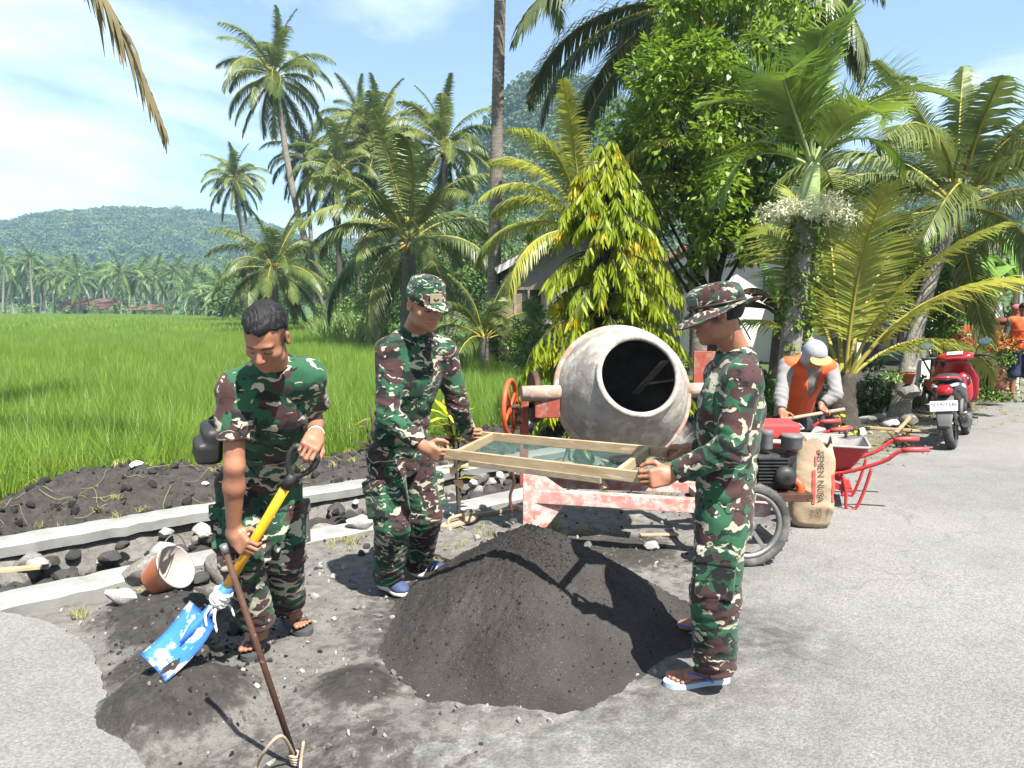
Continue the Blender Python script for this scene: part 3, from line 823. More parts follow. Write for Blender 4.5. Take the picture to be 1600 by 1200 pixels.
def build_road():
 # asphalt slab with a broken edge, as one gridded sheet with a vertical lip
 us = np.concatenate([np.arange(-60, -4, 4.0), np.arange(-4, 12, 0.05), np.arange(12, 140, 4.0)])
 nv = 60
 V, Qd = [], []
 rng = np.random.RandomState(4)
 jag = np.interp(np.arange(len(us)), np.arange(0, len(us), 2), rng.normal(0, 0.055, len(np.arange(0, len(us), 2))))
 jag = jag * ((us > -4) & (us < 12)) * (1 + 0.6 * (us < 3))
 e = np.where(us < 1.6, np.minimum(road_edge_v(us), road_edge_v(1.6)), road_edge_v(us)) + 0.62 * sstep(0.3, 1.5, us)
 tt = np.concatenate([np.linspace(0, 1, nv) ** 1.6])
 rows = []
 for k, u in enumerate(us):
  lo = e[k] - 9.0
  vv = e[k] - (e[k] - lo) * tt
  z = 0.006 + 0.0 * vv + 0.014 * (vnoise(np.full(nv, u * 0.9), vv * 0.9, seed=8) - 0.5) - 0.012 * np.exp(-(tt * 9.0) / 0.08)
  p = np.stack([u * ROAD_T.x + vv * ROAD_N.x, u * ROAD_T.y + vv * ROAD_N.y, z], -1)
  lip = p[0].copy(); lip[2] = -0.07
  rows.append(np.vstack([lip[None], p]))
 V = np.concatenate(rows)
 w = nv + 1
 i = np.arange(len(us) * w).reshape(len(us), w)
 Q = np.stack([i[:-1, :-1], i[:-1, 1:], i[1:, 1:], i[1:, :-1]], -1).reshape(-1, 4)
 me = np_mesh('road', V, Q, smooth=True)
 x, y = V[:, 0], V[:, 1]
 s = np.zeros(len(V))
 n = fbm(x * 1.6, y * 1.6, oct=4, seed=5)
 for (mx, my, r, k) in ((0.1, 3.3, 1.15, 1.0), (-0.45, 2.35, 0.75, 0.8), (1.1, 3.6, 0.55, 0.9), (0.9, 4.5, 0.6, 0.7), (-1.0, 2.6, 0.5, 0.9)):
  s = np.maximum(s, k * np.clip(1.3 - np.sqrt((x - mx) ** 2 + (y - my) ** 2) / r, 0, 1) * (0.5 + n * 0.9))
 col = np.stack([np.clip(s, 0, 1)] * 3 + [np.ones_like(s)], -1).astype(np.float32)
 a = me.color_attributes.new('soil', 'FLOAT_COLOR', 'POINT'); a.data.foreach_set('color', col.ravel())
 tag(link('road', me, MAT['asphalt']), kind='structure')
 # asphalt apron at the left with its broken, rounded edge
 rim = [G(x, y, 0.016) for x, y in ((-160, 948), (-40, 953), (40, 962), (100, 984), (134, 1004), (150, 1032), (158, 1066), (174, 1094), (182, 1130), (202, 1160), (224, 1200), (246, 1270), (270, 1400))]
 rim = catmull(rim, 7)
 rr = random.Random(6)
 rim = [Vector((p.x + rr.uniform(-.011, .011), p.y + rr.uniform(-.011, .011), 0.016)) for p in rim]
 poly = rim + [UV(0.6, 0.4, 0.016), UV(-14, 0.4, 0.016), UV(-14, 4.5, 0.016)]
 c = sum(poly, Vector()) / len(poly)
 n = len(poly)
 vs = [p for p in poly] + [Vector((p.x + (p.x - c.x) * 0.006, p.y + (p.y - c.y) * 0.006, -0.012)) for p in poly] + [Vector((p.x, p.y, -0.09)) for p in poly]
 fs = [list(range(n))] + [(k * n + (i + 1) % n, k * n + i, (k + 1) * n + i, (k + 1) * n + (i + 1) % n) for k in (0, 1) for i in range(n)]
 fs[0] = fs[0][::-1]; fs = [f[::-1] for f in fs] if (poly[1] - poly[0]).cross(poly[n // 2] - poly[0]).z > 0 else fs
 tag(MB().add(vs, fs).build('pavement', MAT['asphalt']), kind='structure')

def blade_clump(name, n, h, rad, w, lean, mat, seg=3, seed=0, droop=0.5):
 rng = np.random.RandomState(seed)
 V, Q, T = [], [], []
 b = 0
 for k in range(n):
  a = rng.uniform(0, 2 * math.pi); r = rad * math.sqrt(rng.uniform())
  px, py = r * math.cos(a), r * math.sin(a)
  hh = h * rng.uniform(0.7, 1.12); la = rng.uniform(0, 2 * math.pi); ll = lean * hh * rng.uniform(0.2, 1.0)
  dx, dy = math.cos(la), math.sin(la)
  fa = rng.uniform(0, math.pi); wx, wy = math.cos(fa) * w / 2, math.sin(fa) * w / 2
  for s in range(seg + 1):
   t = s / seg
   cx = px + dx * ll * t ** 2; cy = py + dy * ll * t ** 2
   cz = hh * (t - droop * lean * max(0, t - 0.55) ** 2 * 2.0)
   ww = (1 - t ** 2.2) if s < seg else 0.0
   if s < seg:
    V += [(cx - wx * ww, cy - wy * ww, cz), (cx + wx * ww, cy + wy * ww, cz)]
   else:
    V.append((cx, cy, cz))
  for s in range(seg - 1):
   q = b + s * 2
   Q.append((q, q + 1, q + 3, q + 2))
  q = b + (seg - 1) * 2
  T.append((q, q + 1, q + 2))
  b += seg * 2 + 1
 me = np_mesh(name, V, Q, T)
 me.materials.append(mat)
 return me

def build_rice():
 rng = np.random.RandomState(11)
 near = [blade_clump('rice_tuft', 60, 0.80, 0.13, 0.0085, 0.42, MAT['rice'], 3, s) for s in range(4)]
 mid = [blade_clump('rice_tuft', 170, 0.76, 0.45, 0.012, 0.40, MAT['rice'], 2, 20 + s) for s in range(3)]
 far = [blade_clump('rice_tuft', 220, 0.74, 1.5, 0.05, 0.4, MAT['rice'], 2, 30 + s) for s in range(2)]
 pts, idx, scl = [], [], []
 def zone(y0, y1, step, ids, s0):
  xs = np.arange(-150, 4, step); ys = np.arange(y0, y1, step)
  X, Y = np.meshgrid(xs, ys)
  X = (X + rng.uniform(-0.5, 0.5, X.shape) * step).ravel(); Y = (Y + rng.uniform(-0.5, 0.5, Y.shape) * step).ravel()
  k = field_mask(X, Y) & (Y >= y0) & (Y < y1) & (X > -0.80 * Y - 2.5)
  X, Y = X[k], Y[k]
  g = 0.86 + 0.30 * fbm(X * 0.25, Y * 0.25, oct=3, seed=77)
  for x, y, gg in zip(X, Y, g):
   pts.append((x, y, FIELD_Z)); idx.append(ids[rng.randint(len(ids))])
   s = s0 * rng.uniform(0.9, 1.12)
   scl.append((s, s, gg * rng.uniform(0.92, 1.08)))
 zone(3.5, 16, 0.185, [0, 1, 2, 3], 1.0)
 zone(16, 42, 0.55, [4, 5, 6], 1.0)
 zone(42, 151, 1.7, [7, 8], 1.0)
 n = len(pts)
 rot = np.zeros((n, 3)); rot[:, 2] = rng.uniform(0, 6.28, n); rot[:, 0] = rng.normal(0, 0.06, n); rot[:, 1] = rng.normal(0, 0.06, n)
 o = scatter('rice_field', pts, rot, scl, idx, near + mid + far, 'bright green rice paddy stretching from the soil bank to the far palms')
 o['category'] = 'rice field'

def crown_mesh(name, n_clump, per, rx, rz, size, mat, seed=0, flat=0.35):
 """leaf quads gathered in clumps through an uneven crown"""
 rng = np.random.RandomState(seed)
 V, Q = [], []
 for c in range(n_clump):
  d = rng.normal(size=3); d /= np.linalg.norm(d)
  d[2] = abs(d[2]) * 1.0 - 0.25
  rr = rng.uniform(0.55, 1.0) * (0.8 + 0.4 * vnoise(d[0] * 2.1 + 5, d[1] * 2.1, d[2] * 2.1 + seed, seed))
  cc = d * rr * np.array([rx, rx, rz])
  cr = rx * rng.uniform(0.16, 0.30)
  for k in range(per):
   e = rng.normal(size=3); e /= np.linalg.norm(e)
   p = cc + e * cr * rng.uniform(0.5, 1.0) * np.array([1, 1, 0.7])
   nrm = e + rng.normal(size=3) * 0.6 + np.array([0, 0, 0.5]); nrm /= np.linalg.norm(nrm)
   t = np.cross(nrm, rng.normal(size=3)); t /= np.linalg.norm(t); b = np.cross(nrm, t)
   s = size * rng.uniform(0.6, 1.3)
   k0 = len(V)
   V += [p + t * s, p + b * s * 0.55, p - t * s, p - b * s * 0.55]
   Q.append((k0, k0 + 1, k0 + 2, k0 + 3))
 me = np_mesh(name, np.array(V), Q)
 me.materials.append(mat)
 return me

def hill_z_left(x, y):
 a = 78 * np.exp(-(((x + 275) / 165) ** 2) ** 1.25 - ((y - 640) / 190) ** 2)
 b = 46 * np.exp(-((x + 430) / 120) ** 2 - ((y - 600) / 170) ** 2)
 c = 54 * np.exp(-((x + 110) / 150) ** 2 - ((y - 640) / 170) ** 2)
 return np.maximum(np.maximum(a, b), c) + 0.25 * np.minimum(a, b) + 10 * (fbm(x / 60, y / 60, oct=4, seed=41) - 0.5)
def hill_z_right(x, y):
 a = 96 * np.exp(-(((x - 20) / 46) ** 2) ** 1.6 - ((y - 330) / 90) ** 2)
 b = 94 * np.exp(-(((x - 75) / 60) ** 2) ** 1.4 - ((y - 340) / 100) ** 2)
 c = 62 * np.exp(-(((x - 190) / 120) ** 2) ** 1.3 - ((y - 300) / 110) ** 2)
 d = 52 * np.exp(-((x + 20) / 50) ** 2 - ((y - 330) / 80) ** 2)
 return np.maximum(np.maximum(a, d), np.maximum(b, c)) + 8 * (fbm(x / 40, y / 40, oct=4, seed=43) - 0.5)

def build_hills():
 rng = np.random.RandomState(5)
 protos = [crown_mesh('canopy', 26, 22, 4.2, 3.6, 0.55, MAT['forest'], s) for s in range(4)]
 pts, idx, scl = [], [], []
 for nm, fn, x0, x1, y0, y1, step, hgt, keep in (
   ('hill_far', hill_z_left, -760, 210, 330, 900, 14, 12, 0.0), ('hill_wooded', hill_z_right, -120, 480, 130, 560, 8, 8, 0.0)):
  xs = np.arange(x0, x1, step); ys = np.arange(y0, y1, step)
  X, Y = np.meshgrid(xs, ys)
  edge = sstep(x0, x0 + 60, X) * sstep(x1, x1 - 60, X) * sstep(y0, y0 + 60, Y) * sstep(y1, y1 - 60, Y)
  Z = fn(X, Y) * edge - 3
  V = np.stack([X, Y, Z], -1).reshape(-1, 3)
  i = np.arange(X.size).reshape(X.shape)
  Q = np.stack([i[:-1, :-1], i[:-1, 1:], i[1:, 1:], i[1:, :-1]], -1).reshape(-1, 4)
  o = link('hills', np_mesh('hills', V, Q, smooth=True), MAT['hill'])
  tag(o, kind='structure')
  # canopy on the slopes that face the road
  s2 = 6.4 if nm == 'hill_far' else 5.6
  xs = np.arange(x0, x1, s2); ys = np.arange(y0, y1, s2)
  X, Y = np.meshgrid(xs, ys)
  X = (X + rng.uniform(-.5, .5, X.shape) * s2).ravel(); Y = (Y + rng.uniform(-.5, .5, Y.shape) * s2).ravel()
  Z = fn(X, Y) * sstep(x0, x0 + 60, X) * sstep(x1, x1 - 60, X) * sstep(y0, y0 + 60, Y) * sstep(y1, y1 - 60, Y) - 3
  Zb = fn(X, Y - 6)
  cut = 690 if nm == 'hill_far' else 360
  k = (Z > 3) & (Y < cut) & (np.abs(X / Y) < 0.74)
  for x, y, z in zip(X[k], Y[k], Z[k]):
   pts.append((x, y, z + 1.5)); idx.append(rng.randint(4))
   s = rng.uniform(0.7, 1.35) * (1.15 if nm == 'hill_far' else 1.0)
   scl.append((s, s, s * rng.uniform(0.8, 1.35)))
 rot = np.zeros((len(pts), 3)); rot[:, 2] = rng.uniform(0, 6.28, len(pts))
 scatter('hill_forest', pts, rot, scl, idx, protos, 'dense green forest covering the hills behind the palms')

def build_haze():
 m = bpy.data.materials.new('haze_air'); m.use_nodes = True
 N, L = m.node_tree.nodes, m.node_tree.links
 N.clear()
 out = N.new('ShaderNodeOutputMaterial'); pv = N.new('ShaderNodeVolumePrincipled')
 pv.inputs['Color'].default_value = (0.50, 0.76, 1.0, 1)
 pv.inputs['Density'].default_value = 0.00042
 pv.inputs['Anisotropy'].default_value = 0.0
 L.new(pv.outputs[0], out.inputs['Volume'])
 b = MB().box((-100, 470, 72), (1700, 1100, 156))
 o = b.build('haze', m)
 tag(o, 'pale blue haze over the distant hills', None, None, 'stuff')

build_ground(); build_road(); build_rice(); build_hills(); build_haze()
# ================================================================= palms, trees, shrubs
def frond_mesh(name, L=4.0, e0=50, bend=90, n=46, ll=0.75, lw=0.035, hang=0.6, fwd=0.55, seed=0, mat='palm', seg=2, petiole=0.16, twist=0.0, rr=0.03, vee=0.0, ragged=0.0, stalk='rachis'):
 """one palm frond along +x: a curved stalk that starts e0 degrees above the horizon and bends down by `bend`; leaflets on both sides"""
 rng = np.random.RandomState(seed)
 ns = 18
 pts = [np.zeros(3)]
 for i in range(ns):
  t = (i + 0.5) / ns
  a = R(e0 - bend * t ** 1.35)
  tw = R(twist) * t * t
  pts.append(pts[-1] + np.array([math.cos(a) * math.cos(tw), math.cos(a) * math.sin(tw), math.sin(a)]) * L / ns)
 pts = np.array(pts)
 mb = MB()
 mb.tube(pts[::2] if ns > 10 else pts, [rr * (1 - 0.85 * k / (len(pts[::2]) - 1)) for k in range(len(pts[::2]))], 5, caps=False)
 nst = len(mb.f)
 V, F = [], []
 def at(t):
  f = t * ns; i = min(int(f), ns - 1); fr = f - i
  return pts[i] * (1 - fr) + pts[i + 1] * fr, (pts[i + 1] - pts[i]) / np.linalg.norm(pts[i + 1] - pts[i])
 for i in range(n):
  t = petiole + (1 - petiole) * (i + 0.5) / n
  p, tan = at(t)
  side0 = np.cross(np.array([0, 0, 1.0]), tan)
  nn = np.linalg.norm(side0)
  side0 = side0 / nn if nn > 1e-3 else np.array([0, 1.0, 0])
  upv = np.cross(tan, side0)
  prof = (math.sin(math.pi * (0.12 + 0.83 * (t - petiole) / (1 - petiole))) ** 0.65)
  for sg in (-1, 1):
   if ragged and rng.uniform() < ragged: continue
   l = ll * prof * rng.uniform(0.85, 1.1)
   f2 = fwd + 0.5 * (t ** 2)
   d = side0 * sg + tan * f2 + upv * (vee + rng.normal() * 0.10)
   d = d / np.linalg.norm(d)
   q = p.copy()
   wv = np.cross(d, upv); wv /= max(np.linalg.norm(wv), 1e-6)
   wv = wv * math.cos(0.5) + upv * math.sin(0.5) * sg
   b = len(V)
   dirn = d.copy()
   hg = hang * rng.uniform(0.7, 1.3)
   for s in range(seg + 1):
    w = lw * (1.0, 0.85, 0.55, 0.35)[s] if s < seg else 0.004
    V.append(q - wv * w / 2); V.append(q + wv * w / 2)
    dirn = dirn + np.array([0, 0, -1.0]) * hg * (1.0 / seg) * (0.6 + s)
    dirn = dirn / np.linalg.norm(dirn)
    q = q + dirn * l / seg
   for s in range(seg):
    F.append((b + 2 * s, b + 2 * s + 1, b + 2 * s + 3, b + 2 * s + 2))
 mb.add(V, F, False)
 me = mb.mesh(name)
 me.materials.append(MAT[mat]); me.materials.append(MAT[stalk])
 mi = np.zeros(len(me.polygons), dtype=np.int32); mi[:nst] = 1
 me.polygons.foreach_set('material_index', mi)
 return me

FRONDS = {}
def frond_set(kind):
 if kind in FRONDS: return FRONDS[kind]
 r = {}
 if kind in ('coconut', 'yellow', 'dark'):
  mt = {'coconut': 'palm', 'yellow': 'palmyellow', 'dark': 'palmdark'}[kind]
  spec = [(84, 40), (68, 75), (52, 95), (36, 100), (18, 95), (-2, 80), (-28, 55), (-52, 32)]
  for k, (e, b) in enumerate(spec):
   r[k] = [frond_mesh('frond', 4.2, e, b + 10 * s, 70, 0.95 if k else 0.6, 0.056, 0.55 + 0.18 * k, 0.45, 100 * k + s, mt, 2, 0.14, twist=(-14, 12)[s], rr=0.045) for s in range(2)]
 elif kind == 'far':
  spec = [(80, 50), (55, 90), (32, 95), (5, 85), (-30, 50), (-55, 30)]
  for k, (e, b) in enumerate(spec):
   r[k] = [frond_mesh('frond', 4.2, e, b, 26, 0.95, 0.10, 0.6 + 0.2 * k, 0.45, 300 + k, 'palmfar', 1, 0.14, rr=0.06)]
 elif kind == 'manila':
  spec = [(86, 32), (76, 62), (64, 84), (50, 100), (30, 108)]
  for k, (e, b) in enumerate(spec):
   r[k] = [frond_mesh('frond', 2.0, e, b + 12 * s, 46, 0.66, 0.046, 0.32, 0.75, 500 + k * 10 + s, 'manila', 3, 0.16, twist=(-16, 18)[s], rr=0.028, vee=0.5, stalk='shaft') for s in range(2)]
 elif kind == 'young':
  spec = [(84, 30), (74, 55), (60, 80), (44, 95), (28, 95)]
  for k, (e, b) in enumerate(spec):
   r[k] = [frond_mesh('frond', 3.0, e, b + 10 * s, 62, 0.72, 0.034, 0.30 + 0.12 * k, 0.55, 600 + k * 10 + s, 'palmyellow', 2, 0.20, twist=(-14, 12)[s], rr=0.034) for s in range(2)]
 FRONDS[kind] = r
 return r

def trunk_mesh(pts, r0, r1, seg=12, ring=0.14, flare=1.5):
 cp = catmull(pts, 10)
 n = len(cp)
 L = sum((cp[i + 1] - cp[i]).length for i in range(n - 1))
 m = max(12, int(L / ring) * 2)
 # resample for the leaf-scar rings
 acc = [0.0]
 for i in range(n - 1): acc.append(acc[-1] + (cp[i + 1] - cp[i]).length)
 out, rad = [], []
 j = 0
 for k in range(m + 1):
  s = L * k / m
  while j < n - 2 and acc[j + 1] < s: j += 1
  f = (s - acc[j]) / max(acc[j + 1] - acc[j], 1e-6)
  out.append(cp[j].lerp(cp[j + 1], f))
  t = k / m
  rad.append((r0 + (r1 - r0) * t) * (1 + (flare - 1) * math.exp(-s / 0.35)) * (1.0 + (0.045 if k % 2 else -0.02)))
 return MB().tube(out, rad, seg)

PALM_RNG = random.Random(7)
def palm(name, base, top, L, kind, label, r0=0.17, r1=0.11, counts=(3, 4, 5, 5, 5, 4, 4, 3), group=None, bend=0.0, bark='bark', nuts=True, spin=None, cat='palm tree', skip=None, flare=1.6, boots=True):
 """base, top: world points; fronds in rings, upright in the middle and hanging at the rim"""
 base, top = Vector(base), Vector(top)
 root = empty(name, base, 0, label, cat, group)
 mid = (base + top) / 2 + Vector((bend, 0, 0))
 tr = trunk_mesh([Vector((0, 0, -0.1)), mid - base, top - base], r0, r1, 12, flare=flare)
 tr.build('trunk', MAT[bark], root)
 fs = frond_set(kind)
 rng = PALM_RNG
 a0 = rng.uniform(0, 6.28) if spin is None else spin
 k = 0
 native = {'coconut': 4.2, 'yellow': 4.2, 'dark': 4.2, 'far': 4.2, 'manila': 2.0, 'young': 3.0}[kind]
 for ring, c in enumerate(counts):
  if ring not in fs: break
  for i in range(c):
   me = rng.choice(fs[ring])
   a = a0 + k * 2.39996 + rng.uniform(-0.25, 0.25)
   k += 1
   if skip and skip(a % 6.28318, ring): continue
   o = bpy.data.objects.new('frond', me)
   COL.objects.link(o)
   o.parent = root
   s = L / native * rng.uniform(0.88, 1.1)
   o.scale = (s, s, s)
   o.rotation_euler = (rng.uniform(-0.35, 0.35), rng.uniform(-0.10, 0.10), a)
   h = (0.10 - 0.05 * ring) * (L / 4.0)
   o.location = (top - base) + Vector((math.cos(a) * r1 * 0.6, math.sin(a) * r1 * 0.6, h))
 if nuts:
  for i in range(8):
   a = rng.uniform(0, 6.28)
   mb = MB(); rr = 0.12
   mb.lathe([(0.01, -rr * 1.15), (rr * 0.62, -rr * 0.85), (rr, -rr * 0.1), (rr * 0.85, rr * 0.6), (rr * 0.3, rr * 1.1)], 8, Matrix.Translation(Vector((0, 0, 0))))
   o = mb.build('coconut', MAT['coconut'], root)
   o.location = (top - base) + Vector((math.cos(a) * 0.28, math.sin(a) * 0.28, -0.25 - rng.uniform(0, 0.25)))
 return root

def simple_palm_meshes():
 """distant palms: a crown mesh and a trunk mesh per variant, shared by copies"""
 out = []
 for s in range(4):
  rng = random.Random(50 + s)
  fs = frond_set('far')
  V, F, MI = [], [], []
  k = 0
  for ring, c in enumerate((2, 4, 5, 5, 4, 3)):
   for i in range(c):
    me = fs[ring][0]
    a = k * 2.39996 + rng.uniform(-0.3, 0.3); k += 1
    m = Matrix.Translation((0, 0, 0.1 - 0.06 * ring)) @ Matrix.Rotation(a, 4, 'Z') @ Matrix.Rotation(rng.uniform(-0.3, 0.3), 4, 'X') @ Matrix.Scale(rng.uniform(0.85, 1.1), 4)
    b = len(V)
    V += [m @ v.co for v in me.vertices]
    F += [[b + i2 for i2 in p.vertices] for p in me.polygons]
  me = bpy.data.meshes.new('crown'); me.from_pydata([tuple(v) for v in V], [], F); me.materials.append(MAT['palmfar'])
  out.append(me)
 return out

def leaf_cloud(centers, radii, per, size, seed=0, aspect=0.45, droop=0.3, spread=0.55, hollow=0.35, bend=True):
 """many small leaves (two tilted halves each) over a set of clump spheres; returns V, Q"""
 rng = np.random.RandomState(seed)
 C = np.repeat(np.asarray(centers, dtype=float), per, axis=0)
 Rr = np.repeat(np.asarray(radii, dtype=float), per)
 n = len(C)
 e = rng.normal(size=(n, 3)); e /= np.linalg.norm(e, axis=1, keepdims=True)
 e[:, 2] *= 0.85
 p = C + e * (Rr * rng.uniform(hollow, 1.0, n) ** 0.6)[:, None]
 # leaf direction: outwards, drooping
 d = e + rng.normal(size=(n, 3)) * spread; d[:, 2] -= droop
 d /= np.linalg.norm(d, axis=1, keepdims=True)
 up = e * 0.6 + np.array([0, 0, 1.0]) + rng.normal(size=(n, 3)) * 0.35
 s = np.cross(d, up); s /= np.linalg.norm(s, axis=1, keepdims=True)
 nn = np.cross(s, d)
 L = size * rng.uniform(0.65, 1.25, n)[:, None]
 W = L * aspect
 v0 = p; v1 = p + d * L * 0.5 + s * W * 0.5 - nn * L * 0.06; v2 = p + d * L - nn * L * 0.12; v3 = p + d * L * 0.5 - s * W * 0.5 - nn * L * 0.06
 V = np.stack([v0, v1, v2, v3], 1).reshape(-1, 3)
 Q = np.arange(n * 4).reshape(-1, 4)
 return V, Q

def tree(name, base, crown_c, rx, rz, label, mat='treeback', leafsize=0.22, clumps=60, per=110, r0=0.2, seed=0, group=None, cat='tree', bark='barkdark', limbs=6, ry=None, hollow=0.35, cr=(0.16, 0.30), aspect=0.45, droop=0.3, trunk=True):
 base, cc = Vector(base), Vector(crown_c)
 ry = ry or rx
 root = empty(name, base, 0, label, cat, group)
 rng = np.random.RandomState(seed)
 off = cc - base
 d = rng.normal(size=(clumps, 3)); d /= np.linalg.norm(d, axis=1, keepdims=True)
 rr = (0.30 + 0.70 * rng.uniform(size=clumps) ** 0.5) * (0.78 + 0.5 * vnoise(d[:, 0] * 1.7 + seed, d[:, 1] * 1.7, d[:, 2] * 1.7, seed))
 C = d * rr[:, None] * np.array([rx, ry, rz]) + np.array(off)
 C[:, 2] = np.maximum(C[:, 2], 0.12)
 RR = min(rx, rz) * rng.uniform(cr[0], cr[1], clumps)
 V, Q = leaf_cloud(C, RR, per, leafsize, seed, hollow=hollow, aspect=aspect, droop=droop)
 me = np_mesh('crown', V, Q); me.materials.append(MAT[mat])
 link('crown' if trunk else 'foliage', me, None, root)
 if trunk:
  mb = MB()
  mid = off * 0.45 + Vector((rng.uniform(-0.1, 0.1) * rx, 0, 0))
  tp = catmull([Vector((0, 0, -0.1)), mid, off + Vector((0, 0, rz * 0.35))], 6)
  mb.tube(tp, [r0 * (1.25 if k == 0 else 1) * (1 - 0.8 * k / (len(tp) - 1)) for k in range(len(tp))], 9)
  for i in range(limbs):
   c = C[rng.randint(clumps)]
   s = tp[len(tp) // 3 + rng.randint(len(tp) // 2)]
   q = Vector(c)
   m2 = s.lerp(q, 0.5) + Vector((0, 0, -0.08 * rx))
   mb.tube(catmull([s, m2, q], 4), [r0 * 0.38 * (1 - 0.85 * k / 8) for k in range(9)], 6)
  mb.build('trunk', MAT[bark], root)
 return root
def shrub(name, base, rx, rz, label, mat='shrub', leafsize=0.12, clumps=22, per=70, seed=0, group=None, cat='shrub', **kw):
 b = Vector(base)
 return tree(name, b, b + Vector((0, 0, rz * 0.8)), rx, rz, label, mat, leafsize, clumps, per, 0.03, seed, group, cat, limbs=8, **kw)

def gz(p, dz=0.0):
 """drop a point onto the ground"""
 return Vector((p.x, p.y, gh(p.x, p.y) + dz))
def base_at(px, d, dz=0.0):
 return gz(P(px, 480, d), dz)

def build_palms():
 mid = 'coconut palms behind the rice field'
 palm('coconut_palm', base_at(522, 48), P(428, 118, 50), 4.3, 'coconut', 'tallest leaning coconut palm at the far field edge', 0.24, 0.16, group=mid, bend=-0.5)
 palm('coconut_palm', base_at(398, 75), P(366, 280, 75), 3.7, 'coconut', 'slim coconut palm left of the tall leaning one, nearest the far hill', 0.2, 0.14, group=mid)
 palm('coconut_palm', base_at(428, 44), P(428, 418, 44), 3.9, 'coconut', 'low bushy coconut palm behind the bareheaded soldier', 0.26, 0.2, group=mid, nuts=False)
 palm('coconut_palm', base_at(636, 29), P(640, 372, 29), 4.7, 'coconut', 'big spreading coconut palm directly behind the capped soldier', 0.32, 0.24, counts=(3, 4, 5, 5, 4, 3, 2, 1), group=mid)
 palm('coconut_palm', base_at(588, 50), P(586, 222, 50), 4.2, 'coconut', 'coconut palm whose crown rises just left behind the big spreading one', 0.22, 0.15, group=mid)
 palm('coconut_palm', base_at(560, 60), P(566, 190, 60), 3.6, 'coconut', 'far coconut palm showing its tip between two nearer crowns', 0.22, 0.15, group=mid)
 palm('coconut_palm', base_at(700, 44), P(694, 228, 44), 3.9, 'coconut', 'coconut palm to the right of the spreading one, beside the bare trunk', 0.24, 0.16, group=mid)
 palm('coconut_palm', base_at(494, 56), P(478, 246, 56), 3.3, 'coconut', 'small crowned coconut palm just right of the leaning trunk', 0.2, 0.13, group=mid)
 palm('coconut_palm', base_at(530, 47), P(528, 268, 47), 3.6, 'coconut', 'thin dark trunked coconut palm between leaning and spreading palms', 0.2, 0.13, group=mid, bark='barkdark')
 palm('coconut_palm', base_at(768, 20.5), P(786, -215, 20.5), 4.2, 'coconut', 'tall bare grey palm trunk running out of the top of the picture', 0.19, 0.13, counts=(2, 3, 3, 3, 3, 2, 1, 0))
 palm('young_coconut_palm', base_at(757, 19), P(757, 520, 19) - Vector((0, 0, 0.1)), 2.0, 'coconut', 'young trunkless palm at the field edge beside the bare trunk', 0.10, 0.10, counts=(2, 3, 4, 3, 2), nuts=False, flare=1.0, spin=0.6)
 palm('coconut_palm', base_at(918, 14.5), P(912, 352, 14.5), 2.5, 'yellow', 'yellow green palm fanning out behind the weeping tree', 0.2, 0.16, counts=(3, 4, 5, 4, 3, 2), nuts=False, spin=2.2)
 palm('coconut_palm', base_at(1096, 18), P(1082, -4, 18), 4.6, 'dark', 'dark coconut palm with a cluster of nuts above the leafy tree', 0.22, 0.16, counts=(2, 3, 4, 5, 5, 5, 4, 3), spin=0.8)
 # the palm beside the photographer: only a hanging frond tip and its shade reach the picture
 near = palm('coconut_palm', gz(Vector((-6.4, 3.6, 0))), Vector((-5.2, 5.5, 6.2)), 3.6, 'coconut', 'palm whose withered frond hangs down at the upper left', 0.2, 0.15, counts=(2, 3, 4, 4, 3, 1), spin=0.3, skip=lambda a, r: r >= 2 and (a < 1.9 or a > 5.2))
 fr = frond_mesh('frond', 3.9, -36, 40, 70, 0.60, 0.055, 0.9, 0.7, 909, 'palmdry', 3, 0.2, twist=10, rr=0.03, ragged=0.12)
 o = link('frond', fr, None, near)
 tip = P(258, 240, 6.2)
 top = Vector((-5.2, 5.5, 6.2))
 o.location = top - near.location
 v = tip - top
 o.rotation_euler = (0, 0, math.atan2(v.y, v.x) - R(3))
 # reach the tip exactly: scale along the fall
 vs = np.array([x.co[:] for x in fr.vertices]); last = vs[np.argmin(vs[:, 2])]
 o.scale = (math.hypot(v.x, v.y) / max(last[0], 0.3), 1.0, abs(v.z / last[2]))
 # far row along the field
 crowns = simple_palm_meshes()
 rng = random.Random(3)
 ORD = 'first second third fourth fifth sixth seventh eighth ninth tenth eleventh twelfth thirteenth fourteenth fifteenth sixteenth seventeenth eighteenth nineteenth twentieth twenty-first twenty-second twenty-third twenty-fourth twenty-fifth twenty-sixth twenty-seventh'.split()
 for k, (px, top_y, d) in enumerate(sorted([(6, 412, 150), (38, 418, 158), (47, 402, 152), (72, 424, 165), (88, 432, 150), (104, 415, 170), (122, 437, 150), (143, 428, 160), (160, 442, 175),
          (187, 426, 150), (214, 430, 152), (232, 425, 170), (243, 432, 155), (272, 425, 150), (289, 430, 156), (305, 440, 170), (318, 442, 162), (334, 450, 150),
          (350, 446, 140), (20, 432, 175), (60, 440, 180), (170, 432, 182), (256, 446, 180), (205, 450, 190), (328, 458, 140), (300, 455, 145), (352, 462, 120)])):
  root = empty('coconut_palm', base_at(px + rng.uniform(-6, 6), d), 0, 'distant coconut palm, %s from the left along the far field edge' % ORD[k], 'palm tree', 'distant coconut palms')
  top = P(px, top_y, d) - root.location
  trunk_mesh([Vector((0, 0, 0)), top * 0.5 + Vector((rng.uniform(-.5, .5), 0, 0)), top], 0.24, 0.17, 6, ring=0.8).build('trunk', MAT['barkgrey'], root)
  c = link('crown', crowns[k % 4], None, root)
  c.location = top
  c.rotation_euler = (0, 0, rng.uniform(0, 6.28))
  s = rng.uniform(0.95, 1.25)
  c.scale = (s, s, s)

